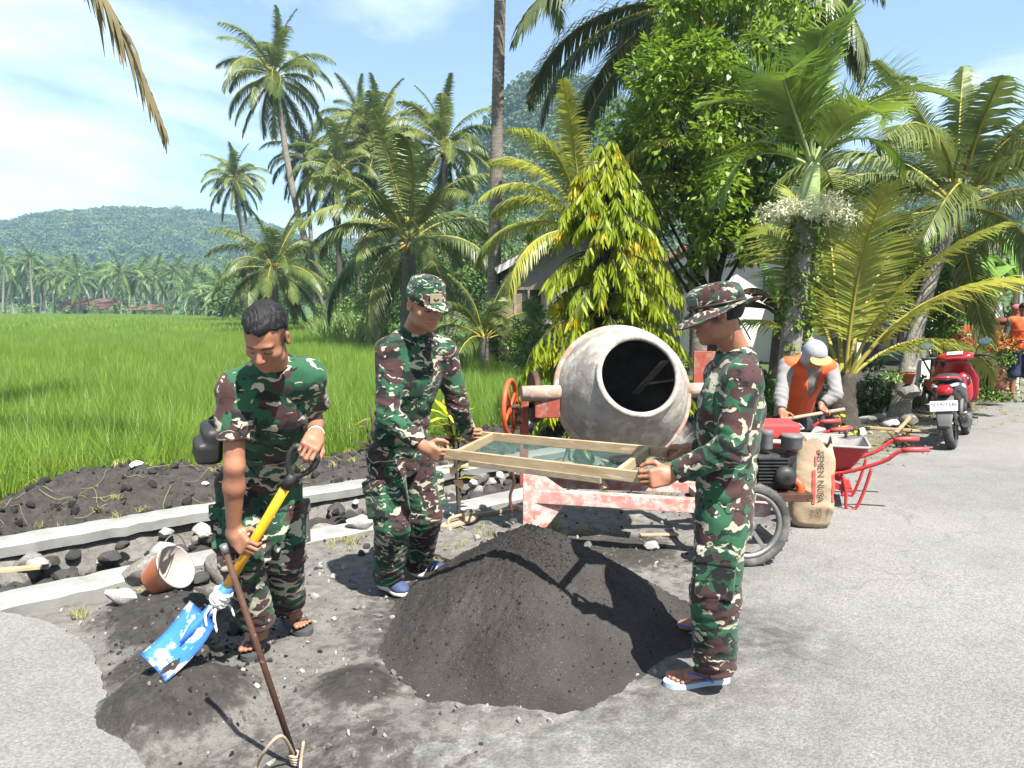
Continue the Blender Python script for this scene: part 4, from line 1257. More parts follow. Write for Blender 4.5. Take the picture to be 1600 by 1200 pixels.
def build_manila():
 base, top = gz(P(1228, 545, 9.0)), P(1270, 255, 9.0)
 root = empty('manila_palm', base, 0, 'feather palm with pale green crownshaft and vine wrapped trunk', 'palm tree')
 off = top - base
 tp = catmull([Vector((0, 0, -0.1)), off * 0.35 + Vector((-0.03, 0, 0)), off * 0.80], 8)
 MB().tube(tp, [0.128 * (1.25 if k == 0 else 1) - 0.015 * k / len(tp) + (0.006 if k % 2 else 0) for k in range(len(tp))], 14).build('trunk', MAT['barkgrey'], root)
 MB().tube(catmull([off * 0.80, off * 0.90, off * 1.0], 5), [0.115 - 0.045 * k / 10 + 0.02 * math.sin(k / 10 * 3.1) for k in range(11)], 12).build('crownshaft', MAT['shaft'], root)
 fs = frond_set('manila')
 rng = random.Random(12)
 k = 0
 for ring, c in enumerate((3, 5, 5, 3, 2)):
  for i in range(c):
   a = 0.4 + k * 2.39996 + rng.uniform(-0.2, 0.2); k += 1
   o = bpy.data.objects.new('frond', rng.choice(fs[ring])); COL.objects.link(o); o.parent = root
   s = rng.uniform(0.74, 0.90)
   o.scale = (s, s, s); o.rotation_euler = (rng.uniform(-0.3, 0.3), 0, a); o.location = off + Vector((0, 0, -0.06))
 # cream flower sprays below the shaft
 rng2 = np.random.RandomState(8)
 c0 = np.array(off * 0.80)
 for s in range(10):
  a = s * 2 * math.pi / 10 + rng2.uniform(-0.2, 0.2)
  end = c0 + np.array([math.cos(a) * 0.52, math.sin(a) * 0.52, 0.05 + rng2.uniform(-0.12, 0.12)])
  cs = [c0 + (end - c0) * t + np.array([0, 0, 0.10 * math.sin(t * 3.0)]) for t in np.linspace(0.3, 1, 6)]
  V, Q = leaf_cloud(cs, [0.11] * 6, 70, 0.05, 60 + s, aspect=0.35, droop=0.2)
  me = np_mesh('flower_spray', V, Q); me.materials.append(MAT['flower'])
  link('flower_spray', me, None, root)['kind'] = 'stuff'
 # climbing vine
 C, RR = [], []
 for i in range(150):
  t = rng2.uniform(0.18, 0.80) ** 0.9
  q = off * t
  a = rng2.uniform(0, 6.28)
  r = 0.12 + 0.05 * t
  if t < 0.40 and math.cos(a + 0.8) < 0.2: continue
  C.append((q.x + math.cos(a) * r, q.y + math.sin(a) * r, q.z)); RR.append(0.06)
 V, Q = leaf_cloud(C, RR, 26, 0.06, 5, aspect=0.6, droop=0.5)
 me = np_mesh('vine', V, Q); me.materials.append(MAT['vine'])
 link('vine', me, None, root)

def build_young():
 # yellow young coconut: fronds spring almost from the ground
 base = gz(P(1322, 585, 9.9))
 root = empty('young_coconut_palm', base, 0, 'young coconut palm with yellow fronds rising beside the hooded worker', 'palm tree')
 trunk_mesh([Vector((0, 0, -0.1)), Vector((-0.05, 0, 0.4)), Vector((-0.02, 0, 0.75))], 0.19, 0.15, 12, flare=1.3).build('trunk', MAT['barkdark'], root)
 fs = frond_set('young')
 specs = [  # ring, azimuth (deg; 0 = right, 90 = away), scale
  (0, 80, 1.0, 0), (0, 262, 0.86, 0), (1, 100, 0.98, 0), (1, 40, 0.92, 0), (0, 120, 0.95, 0), (2, -12, 0.98, 0), (2, 172, 0.66, 0), (1, -30, 0.86, 0), (3, 3, 0.82, 0), (2, 60, 0.95, 0)]
 rng = random.Random(4)
 for ring, az, s, tilt in specs:
  o = bpy.data.objects.new('frond', fs[ring][rng.randint(0, 1)]); COL.objects.link(o); o.parent = root
  o.scale = (s, s, s); o.rotation_euler = (rng.uniform(-0.2, 0.2), R(tilt), R(az)); o.location = (-0.03 + 0.05 * math.cos(R(az)), 0.05 * math.sin(R(az)), 0.65)
 # right leaning coconut
 palm('coconut_palm', gz(P(1404, 600, 10.6)), P(1496, 318, 11.4), 2.7, 'coconut', 'leaning coconut palm on the right behind the scooter', 0.115, 0.09, counts=(2, 4, 5, 4, 4, 2, 2, 0), bend=-0.10, bark='barkgrey', nuts=False, spin=0.9)
 fr = frond_mesh('frond', 2.2, 30, 100, 44, 0.5, 0.03, 1.4, 0.5, 77, 'palmdry', 2, 0.12, rr=0.03)

def build_trees():
 # the big leafy tree
 tree('leafy_tree', base_at(1118, 14.0), P(1118, 195, 14.0), 1.75, 2.75, 'tall bright green leafy tree right of the weeping tree', 'tree', 0.15, 165, 160, 0.13, 31, cr=(0.15, 0.27), limbs=22, hollow=0.25)
 # weeping tree
 base = gz(P(945, 600, 8.9))
 root = empty('weeping_tree', base, 0, 'weeping tree with drooping yellow green leaves behind the mixer', 'tree')
 H = (P(945, 240, 8.9) - base).z
 MB().tube([Vector((0, 0, -0.1)), Vector((0.02, 0, H * 0.5)), Vector((-0.05, 0, H * 0.97))], [0.09, 0.06, 0.012], 9).build('trunk', MAT['barkdark'], root)
 rng = np.random.RandomState(3)
 br = MB()
 P0, D0, LN = [], [], []
 prof = [(0.0, 0.85), (0.15, 1.0), (0.32, 1.08), (0.45, 0.98), (0.58, 0.82), (0.70, 0.66), (0.82, 0.55), (0.92, 0.38), (1.0, 0.16)]
 for b in range(300):
  t = rng.uniform(0.05, 1.0) ** 0.9
  a = rng.uniform(0, 2 * math.pi)
  R0 = np.interp(t, [p[0] for p in prof], [p[1] for p in prof]) * rng.uniform(0.6, 1.1) * (0.62 + 0.76 * float(vnoise(math.cos(a) * 1.6 + 9, math.sin(a) * 1.6 + 3, t * 7, 4)))
  z0 = H * t
  pts = []
  for k in range(7):
   s = k / 6
   pts.append(Vector((math.cos(a) * R0 * s, math.sin(a) * R0 * s, z0 + 0.16 * math.sin(s * 2.4) - 0.36 * R0 * s ** 2)))
  br.tube(pts, [0.014 * (1 - 0.8 * k / 6) for k in range(7)], 4, caps=False)
  for k in range(rng.randint(70, 90)):
   s = rng.uniform(0.25, 1.0)
   i = min(int(s * 6), 5); f = s * 6 - i
   q = pts[i].lerp(pts[i + 1], f)
   P0.append(q[:] ); D0.append((math.cos(a) * 0.10, math.sin(a) * 0.10, -1)); LN.append(rng.uniform(0.11, 0.23))
 br.build('branches', MAT['barkdark'], root)
 P0, D0, LN = np.array(P0), np.array(D0), np.array(LN)[:, None]
 n = len(P0)
 D0 = D0 + rng.normal(size=(n, 3)) * np.array([0.24, 0.24, 0.12]); D0 /= np.linalg.norm(D0, axis=1, keepdims=True)
 S = np.cross(D0, rng.normal(size=(n, 3))); S /= np.linalg.norm(S, axis=1, keepdims=True)
 W = 0.0145
 v = [P0, P0 + D0 * LN * 0.35 + S * W, P0 + D0 * LN * 0.35 - S * W, P0 + D0 * LN * 0.75 + S * W * 0.8 + np.array([0, 0, 0.0]), P0 + D0 * LN * 0.75 - S * W * 0.8, P0 + D0 * LN]
 V = np.stack(v, 1).reshape(-1, 3)
 b = np.arange(n)[:, None] * 6
 T = np.concatenate([b + np.array([0, 1, 2]), b + np.array([3, 5, 4])]); Q = b + np.array([1, 3, 4, 2])
 me = np_mesh('foliage', V, Q, T); me.materials.append(MAT['weeping'])
 link('foliage', me, None, root)
 # trees that close the view between the palms
 bg = 'broadleaf trees behind the palms'
 rows = [  # px, top, d, rx, label
  (450, 392, 88, 6.0, 'rounded tree between far palms and leaning trunk'), (505, 380, 80, 6.0, 'broad tree seen behind the foot of the leaning palm'), (560, 400, 66, 5.0, 'dark tree behind the tall pale grass'),
  (604, 380, 55, 5.0, 'dense tree left of the spreading palm trunk'), (676, 372, 46, 4.6, 'dense tree right of the spreading palm trunk'), (722, 318, 60, 5.0, 'rounded tree under the right hand palm crown'),
  (752, 330, 40, 3.4, 'tree just left of the bare grey trunk'), (812, 380, 34, 2.6, 'tree between the bare trunk and the house gable'),
  (860, 352, 44, 4.0, 'tree whose top shows over the house roof')]
 for k, (px, ty, d, rx, lb) in enumerate(rows):
  b = base_at(px, d); hz = P(px, ty, d).z
  tree('broadleaf_tree', b, Vector((b.x, b.y, hz * 0.56)), rx, hz * 0.44, lb, 'treeback', 0.34 if d > 50 else 0.24, 70, 90, 0.25, 200 + k, bg, limbs=6)
 for k, (px, ty, d, rx) in enumerate(sorted([(215, 405, 215, 11), (150, 418, 215, 9), (262, 415, 210, 9), (300, 405, 200, 10), (335, 400, 190, 9), (95, 425, 215, 9), (40, 420, 215, 9), (378, 415, 150, 8), (410, 425, 120, 7), (5, 425, 212, 9), (360, 438, 130, 6), (385, 448, 100, 5)])):
  b = base_at(px, d); hz = P(px, ty, d).z
  tree('broadleaf_tree', b, Vector((b.x, b.y, hz * 0.52)), rx, hz * 0.48, 'distant round tree behind the far palms, %s from the left' % ('first second third fourth fifth sixth seventh eighth ninth tenth eleventh twelfth'.split()[k]), 'treeback', 0.8, 40, 60, 0.4, 300 + k, 'distant trees', limbs=3)
 # right hand side
 tree('broadleaf_tree', base_at(1462, 13.5), P(1462, 450, 13.5), 0.75, 0.95, 'bushy green tree between the leaning palm and the maroon gatepost', 'shrub', 0.12, 70, 80, 0.05, 71)
 tree('broadleaf_tree', base_at(1570, 20), P(1590, 440, 20), 1.3, 1.3, 'green tree behind the bananas at the right edge', 'treeback', 0.16, 50, 70, 0.08, 72)
 tree('broadleaf_tree', base_at(1480, 26), P(1490, 415, 26), 2.0, 1.5, 'dark tree under the flat canopy roof', 'treeback', 0.2, 40, 60, 0.08, 73)

def build_shrubs():
 g = 'shrubs along the field edge'
 k = 0
 for (px, d, rx, rz, lb, mt) in [
   (470, 62, 3.4, 1.6, 'low green bush at the foot of the leaning palm', 'shrub'), (410, 82, 4.0, 1.7, 'low bush left of the bareheaded soldier at the field edge', 'shrub'),
   (600, 33, 1.5, 1.15, 'leafy bush just left behind the capped soldier', 'shrubpale'), (630, 31, 1.3, 1.2, 'leafy bush directly behind the capped soldier', 'shrub'), (560, 40, 2.2, 1.3, 'bush behind the tall pale grass', 'shrub'),
   (700, 28, 1.3, 1.1, 'dark bush right behind the capped soldier', 'shrub'), (728, 24, 1.0, 0.9, 'bush left of the young trunkless palm', 'shrub'), (800, 21, 0.9, 0.8, 'bush right of the young trunkless palm', 'shrubpale'),
   (826, 18, 0.8, 1.0, 'bush hiding the corner of the grey house', 'shrub'), (838, 16.5, 0.55, 1.25, 'tall bush before the grey house window', 'shrub'), (846, 17, 0.7, 0.75, 'bush between the grey house and the weeping tree', 'shrubpale'), (660, 45, 2.2, 1.6, 'tall bush behind the spreading palm', 'shrub'), (520, 52, 2.4, 1.5, 'bush right of the leaning trunk', 'shrub')]:
  k += 1
  shrub('field_edge_bush', base_at(px, d), rx, rz, lb, mt, 0.10 if d < 30 else 0.16, 30, 70, 400 + k, g)
 for k, (px, d) in enumerate(sorted([(15, 148), (70, 148), (130, 148), (330, 142), (295, 146), (250, 148), (355, 128), (378, 112), (192, 149)])):
  shrub('field_edge_bush', base_at(px, d), 4.5, 1.6, 'distant low bush on the far paddy edge, %s from the left' % ('first second third fourth fifth sixth seventh eighth ninth'.split()[k]), 'shrubpale' if k % 2 else 'shrub', 0.4, 16, 40, 430 + k, 'distant bushes')
 # yard shrubs
 shrub('yard_shrub', base_at(1196, 9.6), 0.42, 0.62, 'green shrub behind the hatted soldier back', 'shrub', 0.085, 36, 80, 451)
 shrub('yard_shrub', base_at(1160, 10.6), 0.5, 0.55, 'green shrub between weeping tree and hatted soldier', 'shrub', 0.085, 30, 80, 452)
 shrub('yard_shrub', base_at(1372, 12.2), 0.35, 0.55, 'leafy shrub against the white wall beside the window', 'shrub', 0.10, 22, 60, 453)
 shrub('yard_shrub', base_at(1440, 12.0), 0.45, 0.30, 'low shrub left of the maroon gatepost', 'shrub', 0.08, 22, 60, 455)
 shrub('yard_shrub', P(1395, 605, 9.6) * 1.0, 0.16, 0.12, 'tiny weed beside the terracotta pot', 'shrubpale', 0.06, 8, 30, 456)
 # clipped bush with orange tips
 b = gz(P(1540, 600, 13.4))
 root = shrub('ornamental_bush', b, 0.62, 0.66, 'clipped bush with orange young leaves beside the scooter', 'shrub', 0.06, 46, 90, 460)
 V, Q = leaf_cloud([(0.6 * math.cos(a) * s, 0.6 * math.sin(a) * s, 1.02 + 0.06 * math.sin(a * 3)) for a in np.arange(0, 6.28, 0.35) for s in (0.25, 0.65, 0.95)], [0.16] * 54, 60, 0.06, 9)
 me = np_mesh('young_leaves', V, Q); me.materials.append(MAT['orangeleaf']); link('young_leaves', me, None, root)
 # tall pale grass at the field edge
 for k, (px, d, s, lb) in enumerate([(535, 34, 1.0, 'tall pale grass clump left of the capped soldier'), (508, 36, 0.8, 'shorter pale grass clump beside the leaning palm foot')]):
  me = blade_clump('blades', 420, 2.0 * s, 0.9 * s, 0.045, 0.7, MAT['reed'], 3, 700 + k)
  o = link('pale_grass_clump', me, None, None)
  o.location = base_at(px, d)
  tag(o, lb, 'grass clump', 'tall pale grass')
 # crotons
 def croton(px, py, d, h, label, seed, mats=('crotonyellow', 'croton', 'crotondark'), n=34, ls=0.16, spread=0.16):
  b = gz(P(px, py, d))
  root = empty('croton_plant', b, 0, label, 'plant', 'croton plants')
  rng = np.random.RandomState(seed)
  st = MB()
  heads = []
  for j in range(3):
   tip = Vector((rng.uniform(-spread, spread), rng.uniform(-spread, spread), h * rng.uniform(0.6, 1.0)))
   st.tube(catmull([Vector((0, 0, -0.05)), tip * 0.5 + Vector((0.02, 0, 0)), tip], 3), [0.012 * (1 - 0.5 * k / 6) for k in range(7)], 5)
   heads.append(tip)
  st.build('stem', MAT['barkdark'], root)
  for j in range(n):
   hd = heads[j % 3]
   t = rng.uniform(0.35, 1.0)
   q = hd * t
   a = rng.uniform(0, 6.28); el = rng.uniform(-0.2, 1.1) * (0.4 + 0.6 * t)
   dd = Vector((math.cos(a) * math.cos(el), math.sin(a) * math.cos(el), math.sin(el)))
   sd_ = dd.cross(Vector((0, 0, 1))).normalized()
   L = ls * rng.uniform(0.7, 1.15); W = L * 0.36
   up = sd_.cross(dd)
   vs = [q, q + dd * L * 0.4 + sd_ * W * 0.5 + up * 0.01, q + dd * L * 0.4 - sd_ * W * 0.5 + up * 0.01, q + dd * L * 0.75 + sd_ * W * 0.4 - up * L * 0.08, q + dd * L * 0.75 - sd_ * W * 0.4 - up * L * 0.08, q + dd * L - up * L * 0.2]
   mt = mats[0] if t > 0.85 else mats[1 + (j % 2)]
   MB().add(vs, [(0, 1, 2), (1, 3, 4, 2), (3, 5, 4)]).build('leaf', MAT[mt], root)
 croton(716, 700, 5.7, 1.30, 'croton with bright yellow top leaves behind the capped soldier', 1, n=60, ls=0.19)
 croton(590, 745, 5.6, 1.1, 'dark croton peeping out left of the capped soldier', 2, mats=('croton', 'crotondark', 'crotondark'), n=30)
 croton(1322, 640, 8.2, 0.48, 'yellow tipped croton on a thin stem right of the hooded worker', 3, n=36, ls=0.12)
 croton(1312, 660, 7.8, 0.3, 'low spreading croton below the hooded worker', 4, n=40, ls=0.11, spread=0.2)
 croton(1408, 636, 8.6, 0.26, 'small croton growing beside the channel stones', 5, n=26, ls=0.10)

 # bananas
 def banana(px, py, d, h, label, leaves, r=0.09, dry=0):
  b = gz(P(px, py, d))
  root = empty('banana_plant', b, 0, label, 'banana plant', 'banana plants')
  MB().tube([Vector((0, 0, -0.1)), Vector((0.02, 0, h * 0.5)), Vector((0.03, 0, h))], [r * 1.3, r, r * 0.55], 10).build('stem', MAT['bananadry'] if dry else MAT['shaft'], root)
  for (az, e0, bend, L, W, dr) in leaves:
   pts = [Vector((0.03, 0, h))]
   nS = 12
   for i in range(nS):
    t = (i + 0.5) / nS
    a = R(e0 - bend * t ** 1.3)
    pts.append(pts[-1] + Vector((math.cos(a) * math.cos(R(az)), math.cos(a) * math.sin(R(az)), math.sin(a))) * L / nS)
   sd_ = Vector((-math.sin(R(az)), math.cos(R(az)), 0))
   mb = MB()
   rng = random.Random(int(az * 7 + e0))
   for sg in (-1, 1):
    rows = []
    for i, p in enumerate(pts):
     t = i / nS
     w = W * (math.sin(math.pi * min(1, max(0, (t - 0.12) / 0.88)) ** 0.8) ** 0.6 if t > 0.12 else 0.0) * 0.5
     rows.append((p, p + sd_ * sg * w * (0.9 + rng.uniform(-.1, .1)) + Vector((0, 0, -w * (0.25 + 0.5 * (dr > 0)) + 0.03))))
    for i in range(nS):
     g = 0.14 if rng.random() < 0.45 else 0.0           # torn strips
     a0, a1 = rows[i], rows[i + 1]
     mb.add([a0[0], a0[1], a1[1].lerp(a0[1], g), a1[0]], [(0, 1, 2, 3)])
   mb.tube(pts, [0.03 * (1 - 0.8 * i / nS) for i in range(len(pts))], 5, caps=False)
   mb.build('leaf', MAT['bananadry' if dr else 'banana'], root)
 banana(1210, 545, 11.6, 1.35, 'banana plant with brown dying leaves beside the vine wrapped palm', [(170, 40, 120, 1.3, 0.34, 1), (200, 70, 120, 1.0, 0.34, 1), (120, 80, 30, 0.9, 0.25, 0), (30, 50, 130, 0.9, 0.3, 1), (290, 60, 130, 0.8, 0.28, 1)], dry=1)
 banana(1545, 520, 17.5, 1.7, 'banana plant with broad green leaves above the clipped bush', [(150, 75, 60, 1.6, 0.5, 0), (60, 60, 100, 1.4, 0.45, 0), (200, 45, 110, 1.3, 0.42, 0), (340, 50, 110, 1.4, 0.45, 0), (100, 85, 30, 1.5, 0.4, 0)], r=0.12, dry=1)
 banana(1585, 520, 16.5, 2.2, 'banana plant at the right edge of the picture', [(120, 80, 40, 1.7, 0.5, 0), (20, 55, 100, 1.5, 0.45, 0), (220, 50, 110, 1.5, 0.45, 0), (170, 65, 90, 1.5, 0.45, 0)], r=0.12, dry=1)
 banana(1520, 500, 24, 2.0, 'banana plant half hidden behind the bushy tree', [(150, 70, 70, 1.7, 0.5, 0), (40, 60, 100, 1.5, 0.45, 0), (250, 50, 110, 1.3, 0.42, 0)], r=0.12, dry=1)

 # dry weeds scattered on the verge
 rng = np.random.RandomState(17)
 protos = [blade_clump('weed', 22, 0.12, 0.05, 0.006, 1.1, MAT['drygrass'], 2, 800 + k) for k in range(3)]
 pts, idx, scl = [], [], []
 for (n, u0, u1, v0, v1, s) in ((260, 5.0, 14.0, 3.3, 4.7, 0.8), (60, 2.4, 5.0, 3.6, 4.7, 0.8), (60, -1, 5, 6.0, 6.9, 1.0), (120, 7, 13, 5.9, 7.2, 1.2), (14, 2.3, 2.6, 2.9, 3.2, 0.9), (30, 0, 3, 4.4, 4.75, 0.8), (160, 12, 30, 3.9, 6, 1.4)):
  for i in range(n):
   p = UV(rng.uniform(u0, u1), rng.uniform(v0, v1)); p = gz(p, -0.005)
   pts.append(p[:]); idx.append(rng.randint(3)); q = s * rng.uniform(0.5, 1.2); scl.append((q, q, q * rng.uniform(0.5, 1.0)))
 rot = np.zeros((len(pts), 3)); rot[:, 2] = rng.uniform(0, 6.28, len(pts))
 scatter('weeds', pts, rot, scl, idx, protos, 'sparse dry weeds on the dusty verge')

build_palms(); build_manila(); build_young(); build_trees(); build_shrubs()
# ================================================================= houses, gate posts, pole
def tile_mesh():
 mb = MB()
 n = 6
 pts = [(-0.13 + 0.26 * k / n, 0.035 * math.sin(math.pi * 2 * k / n)) for k in range(n + 1)]
 vs, fs = [], []
 for y, dz in ((0.0, 0.012), (0.30, 0.0)):
  for x, z in pts: vs.append((x, y, z + dz + 0.012))
 for y, dz in ((0.0, 0.012), (0.30, 0.0)):
  for x, z in pts: vs.append((x, y, z + dz))
 w = n + 1
 for k in range(n):
  fs.append((k, k + 1, w + k + 1, w + k)); fs.append((2 * w + k + 1, 2 * w + k, 3 * w + k, 3 * w + k + 1)); fs.append((k + 1, k, 2 * w + k, 2 * w + k + 1))
 mb.add(vs, fs, True)
 me = mb.mesh('roof_tile'); me.materials.append(MAT['tile'])
 return me
TILE = tile_mesh()
def tiled_slope(root, origin, along, up, n_a, n_u, roof, sa=0.25, su=0.26):
 """clay tiles laid on a slope, each its own piece under the roof"""
 a, s = Vector(along).normalized(), Vector(up).normalized()
 nrm = a.cross(s)
 if nrm.z < 0: nrm = -nrm
 m0 = Matrix((a, s, nrm)).transposed().to_4x4()
 rng = random.Random(5)
 for j in range(n_u):
  for i in range(n_a):
   o = bpy.data.objects.new('roof_tile', TILE); COL.objects.link(o); o.parent = roof
   m = m0.copy(); m.translation = Vector(origin) + a * (i + 0.5) * sa + s * (j * su - 0.03) + nrm * (0.012 + rng.uniform(0, 0.008))
   o.matrix_local = m

def window(root, c, w, h, face=(0, -1, 0), frame_mat='woodframe', bars=1):
 """framed window lying in the wall plane (faces -y)"""
 c = Vector(c)
 mb = MB()
 t = 0.07
 mb.box(c + Vector((0, 0, h / 2)), (w + t, 0.10, t)); mb.box(c - Vector((0, 0, h / 2)), (w + t, 0.12, t))
 mb.box(c + Vector((-w / 2, 0, 0)), (t, 0.11, h - t)); mb.box(c + Vector((w / 2, 0, 0)), (t, 0.11, h - t))
 for b in range(bars):
  mb.box(c + Vector((-w / 2 + w * (b + 1) / (bars + 1), 0, 0)), (0.05, 0.09, h - t))
 f = mb.build('window', MAT[frame_mat], root)
 MB().box(c + Vector((0, 0.02, 0)), (w - t, 0.02, h - t)).build('pane', MAT['glass'], f)
 return f

def build_houses():
 # grey gabled house behind the weeping tree
 D = 20.0
 l, r, apex = P(778, 420, D), P(1030, 420, D), P(902, 352, D)
 root = empty('gabled_house', Vector((0, D, 0)) + Vector((apex.x, 0, 0)), 0, 'grey gabled house with tiled roof behind the weeping tree', 'house')
 o = root.location
 zl, za = l.z, apex.z
 hw = (r.x - l.x) / 2 - 0.3
 MB().prism([(-hw, 0), (hw, 0), (hw, zl - 0.12), (0, za - 0.18), (-hw, zl - 0.12)], 0, 6.0, Matrix(((1, 0, 0, 0), (0, 0, 1, 0), (0, 1, 0, 0), (0, 0, 0, 1)))).build('wall', MAT['greywall'], root)
 hv = (r.x - l.x) / 2
 for sg in (-1, 1):
  a, b = Vector((sg * hv, 0, zl - 0.02)), Vector((0, 0, za + 0.02))
  roof = MB()
  up = b - a
  roof.box((a + b) / 2 + Vector((0, 3.0, -0.05)), (up.length, 7.0, 0.05), Matrix.Rotation(-math.atan2(up.z, up.x), 3, 'Y') if sg < 0 else Matrix.Rotation(-math.atan2(up.z, up.x), 3, 'Y'))
  rf = roof.build('roof', MAT['tile'], root)
  MB().beam(a + Vector((0, -0.53, -0.06)), b + Vector((0, -0.53, -0.06)), 0.035, 0.16).build('bargeboard', MAT['whitewall'], root)
  tiled_slope(root, a + Vector((0, -0.45, 0)), Vector((0, 1, 0)), up, 9, int(up.length / 0.26), rf)
 window(root, (P(826, 478, D).x - o.x, -0.03, P(826, 478, D).z), 0.7, 0.9, frame_mat='woodold')
 MB().box((P(797, 520, D).x - o.x, -0.02, 1.0), (0.62, 0.08, 1.9)).build('door', MAT['woodold'], root)

 # long white house on the right
 D = 23.0
 x0, x1 = P(1138, 480, D).x, P(1452, 480, D).x
 root = empty('white_house', Vector((x0, D, 0)), 0, 'white walled house with tiled roof and corrugated lean-to on the right', 'house')
 ox = x0
 top = P(1200, 396, D).z
 W = x1 - x0
 MB().box((W / 2, 2.5, top / 2), (W, 5.0, top)).build('wall', MAT['whitewall'], root)
 MB().box((W / 2, -0.025, 0.38), (W + 0.06, 0.06, 0.76)).build('skirting', MAT['skirt'], root)
 MB().box((W / 2 + 0.2, 2.2, top + 0.09), (W + 0.9, 5.6, 0.20)).build('roof_slab', MAT['slab'], root)
 # tiled roof of the left wing: a gable toward the viewer
 l, ap = P(1044, 420, D - 1.5), P(1196, 322, D - 1.5)
 hv = ap.x - l.x
 zl, za = l.z, ap.z
 cx = ap.x - ox
 for sg in (-1, 1):
  a, b = Vector((cx + sg * hv, -1.5, zl)), Vector((cx, -1.5, za))
  up = b - a
  rf = MB().box((a + b) / 2 + Vector((0, 3.0, -0.06)), (up.length, 6.6, 0.05), Matrix.Rotation(-math.atan2(up.z, up.x), 3, 'Y')).build('roof', MAT['tile'], root)
  MB().beam(a + Vector((0, -0.36, -0.05)), b + Vector((0, -0.36, -0.05)), 0.035, 0.18).build('bargeboard', MAT['whitewall'], root)
  if sg < 0:
   tiled_slope(root, a + Vector((0, -0.3, 0)), Vector((0, 1, 0)), up, 12, int(up.length / 0.26), rf)
 MB().prism([(cx - hv + 0.5, 0.02), (cx + hv - 0.5, 0.02), (cx + hv - 0.5, zl - 0.05), (cx, za - 0.25), (cx - hv + 0.5, zl - 0.05)], -0.9, 3.0, Matrix(((1, 0, 0, 0), (0, 0, 1, 0), (0, 1, 0, 0), (0, 0, 0, 1)))).build('gable_wall', MAT['whitewall'], root)
 # corrugated lean-to
 e0, e1 = P(1248, 449, D - 2.6), P(1440, 446, D - 2.6)
 zt = P(1300, 412, D).z
 n = 70
 vs, fs = [], []
 for j, (yy, zz) in enumerate(((-2.6, e0.z), (-0.02, zt))):
  for i in range(n + 1):
   vs.append((e0.x - ox + (e1.x - e0.x) * i / n, yy, zz + 0.03 * math.cos(i * math.pi / 1.5)))
 w = n + 1
 for i in range(n): fs.append((i, i + 1, w + i + 1, w + i))
 k0 = len(vs)
 vs += [(x, y, z - 0.015) for x, y, z in vs]
 fs += [(k0 + i + 1, k0 + i, k0 + w + i, k0 + w + i + 1) for i in range(n)] + [(i + 1, i, k0 + i, k0 + i + 1) for i in range(n)]
 MB().add(vs, fs).build('lean_to_roof', MAT['corrugated'], root)
 MB().beam((e0.x - ox, -2.5, e0.z - 0.08), (e1.x - ox, -2.5, e1.z - 0.08), 0.06, 0.10).build('rafter', MAT['woodold'], root)
 for px in (1252, 1345, 1436):
  xx = P(px, 480, D - 2.5).x - ox
  MB().box((xx, -2.45, e0.z / 2 - 0.06), (0.12, 0.12, e0.z - 0.10)).build('post', MAT['whitewall'], root)
 MB().box((P(1182, 440, D).x - ox, -0.95, P(1182, 445, D).z), (0.16, 0.08, 0.45)).build('vent', MAT['glass'], root)
 wn_ = window(root, (P(1402, 517, D).x - ox, -0.05, P(1402, 517, D).z), 1.25, 1.15, bars=1)
 for k, (dx, dz, w, h, mt) in enumerate(((-0.33, -0.28, 0.22, 0.42, 'posteryellow'), (-0.30, 0.1, 0.2, 0.24, 'posterblue'), (-0.05, -0.3, 0.14, 0.22, 'posterwhite'), (0.30, 0.05, 0.24, 0.5, 'posterwhite'), (0.30, -0.36, 0.2, 0.2, 'posterblue'))):
  MB().box((P(1402, 517, D).x - ox + dx, -0.055, P(1402, 517, D).z + dz), (w, 0.01, h)).build('sticker', MAT[mt], wn_)
 MB().box((P(1402, 545, D).x - ox, -0.06, P(1402, 548, D).z), (1.3, 0.04, 0.25)).build('blue_panel', MAT['posterblue'], root)
 # flat canopy on the right
 a, b = P(1440, 388, D - 3), P(1570, 402, D - 3)
 MB().box(((a.x + b.x) / 2 - ox, -1.2, a.z - 0.05), (b.x - a.x, 4.6, 0.26)).build('canopy', MAT['slab'], root)
 for px in (1462, 1562):
  xx = P(px, 480, D - 3).x - ox
  MB().box((xx, -2.9, (a.z - 0.19) / 2), (0.16, 0.16, a.z - 0.19)).build('post', MAT['whitewall'], root)

 # low white yard wall and gate posts
 a, b = gz(P(1436, 560, 15.0)), gz(P(1590, 560, 15.6))
 yw = MB().beam(a + Vector((0, 0, 0.26)), b + Vector((0, 0, 0.26)), 0.14, 0.66).build('yard_wall', MAT['whitewall'])
 tag(yw, 'low white yard wall running behind the gateposts', 'wall')
 for (px, ty, d, lb) in ((1481, 505, 14.0, 'maroon gatepost with orange posters beside the scooter'), (1561, 503, 15.0, 'maroon gatepost behind the clipped bush')):
  b = gz(P(px, 560, d)); t = P(px, ty, d)
  root = empty('gatepost', b, R(-8), lb, 'gatepost', 'gateposts')
  h = t.z - b.z
  MB().box((0, 0, h / 2 - 0.05), (0.36, 0.36, h + 0.1), None, 0.01).build('shaft', MAT['gatepost'], root)
  MB().lathe([(0.30, h), (0.02, h + 0.10)], 4, Matrix.Rotation(R(45), 4, 'Z')).build('cap', MAT['gatepost'], root)
  if px == 1481:
   MB().box((0.30, -0.02, h - 0.10), (0.17, 0.01, 0.14)).build('orange_poster', MAT['posterred'], root)
   MB().box((0.30, -0.02, h - 0.36), (0.18, 0.01, 0.34)).build('white_poster', MAT['posterwhite'], root)
   MB().box((0.30, -0.03, h - 0.34), (0.10, 0.008, 0.16)).build('red_print', MAT['posterred'], root)
   MB().box((0.30, 0.01, h / 2), (0.03, 0.03, h)).build('stake', MAT['woodold'], root)
 p = gz(P(1588, 540, 16.0))
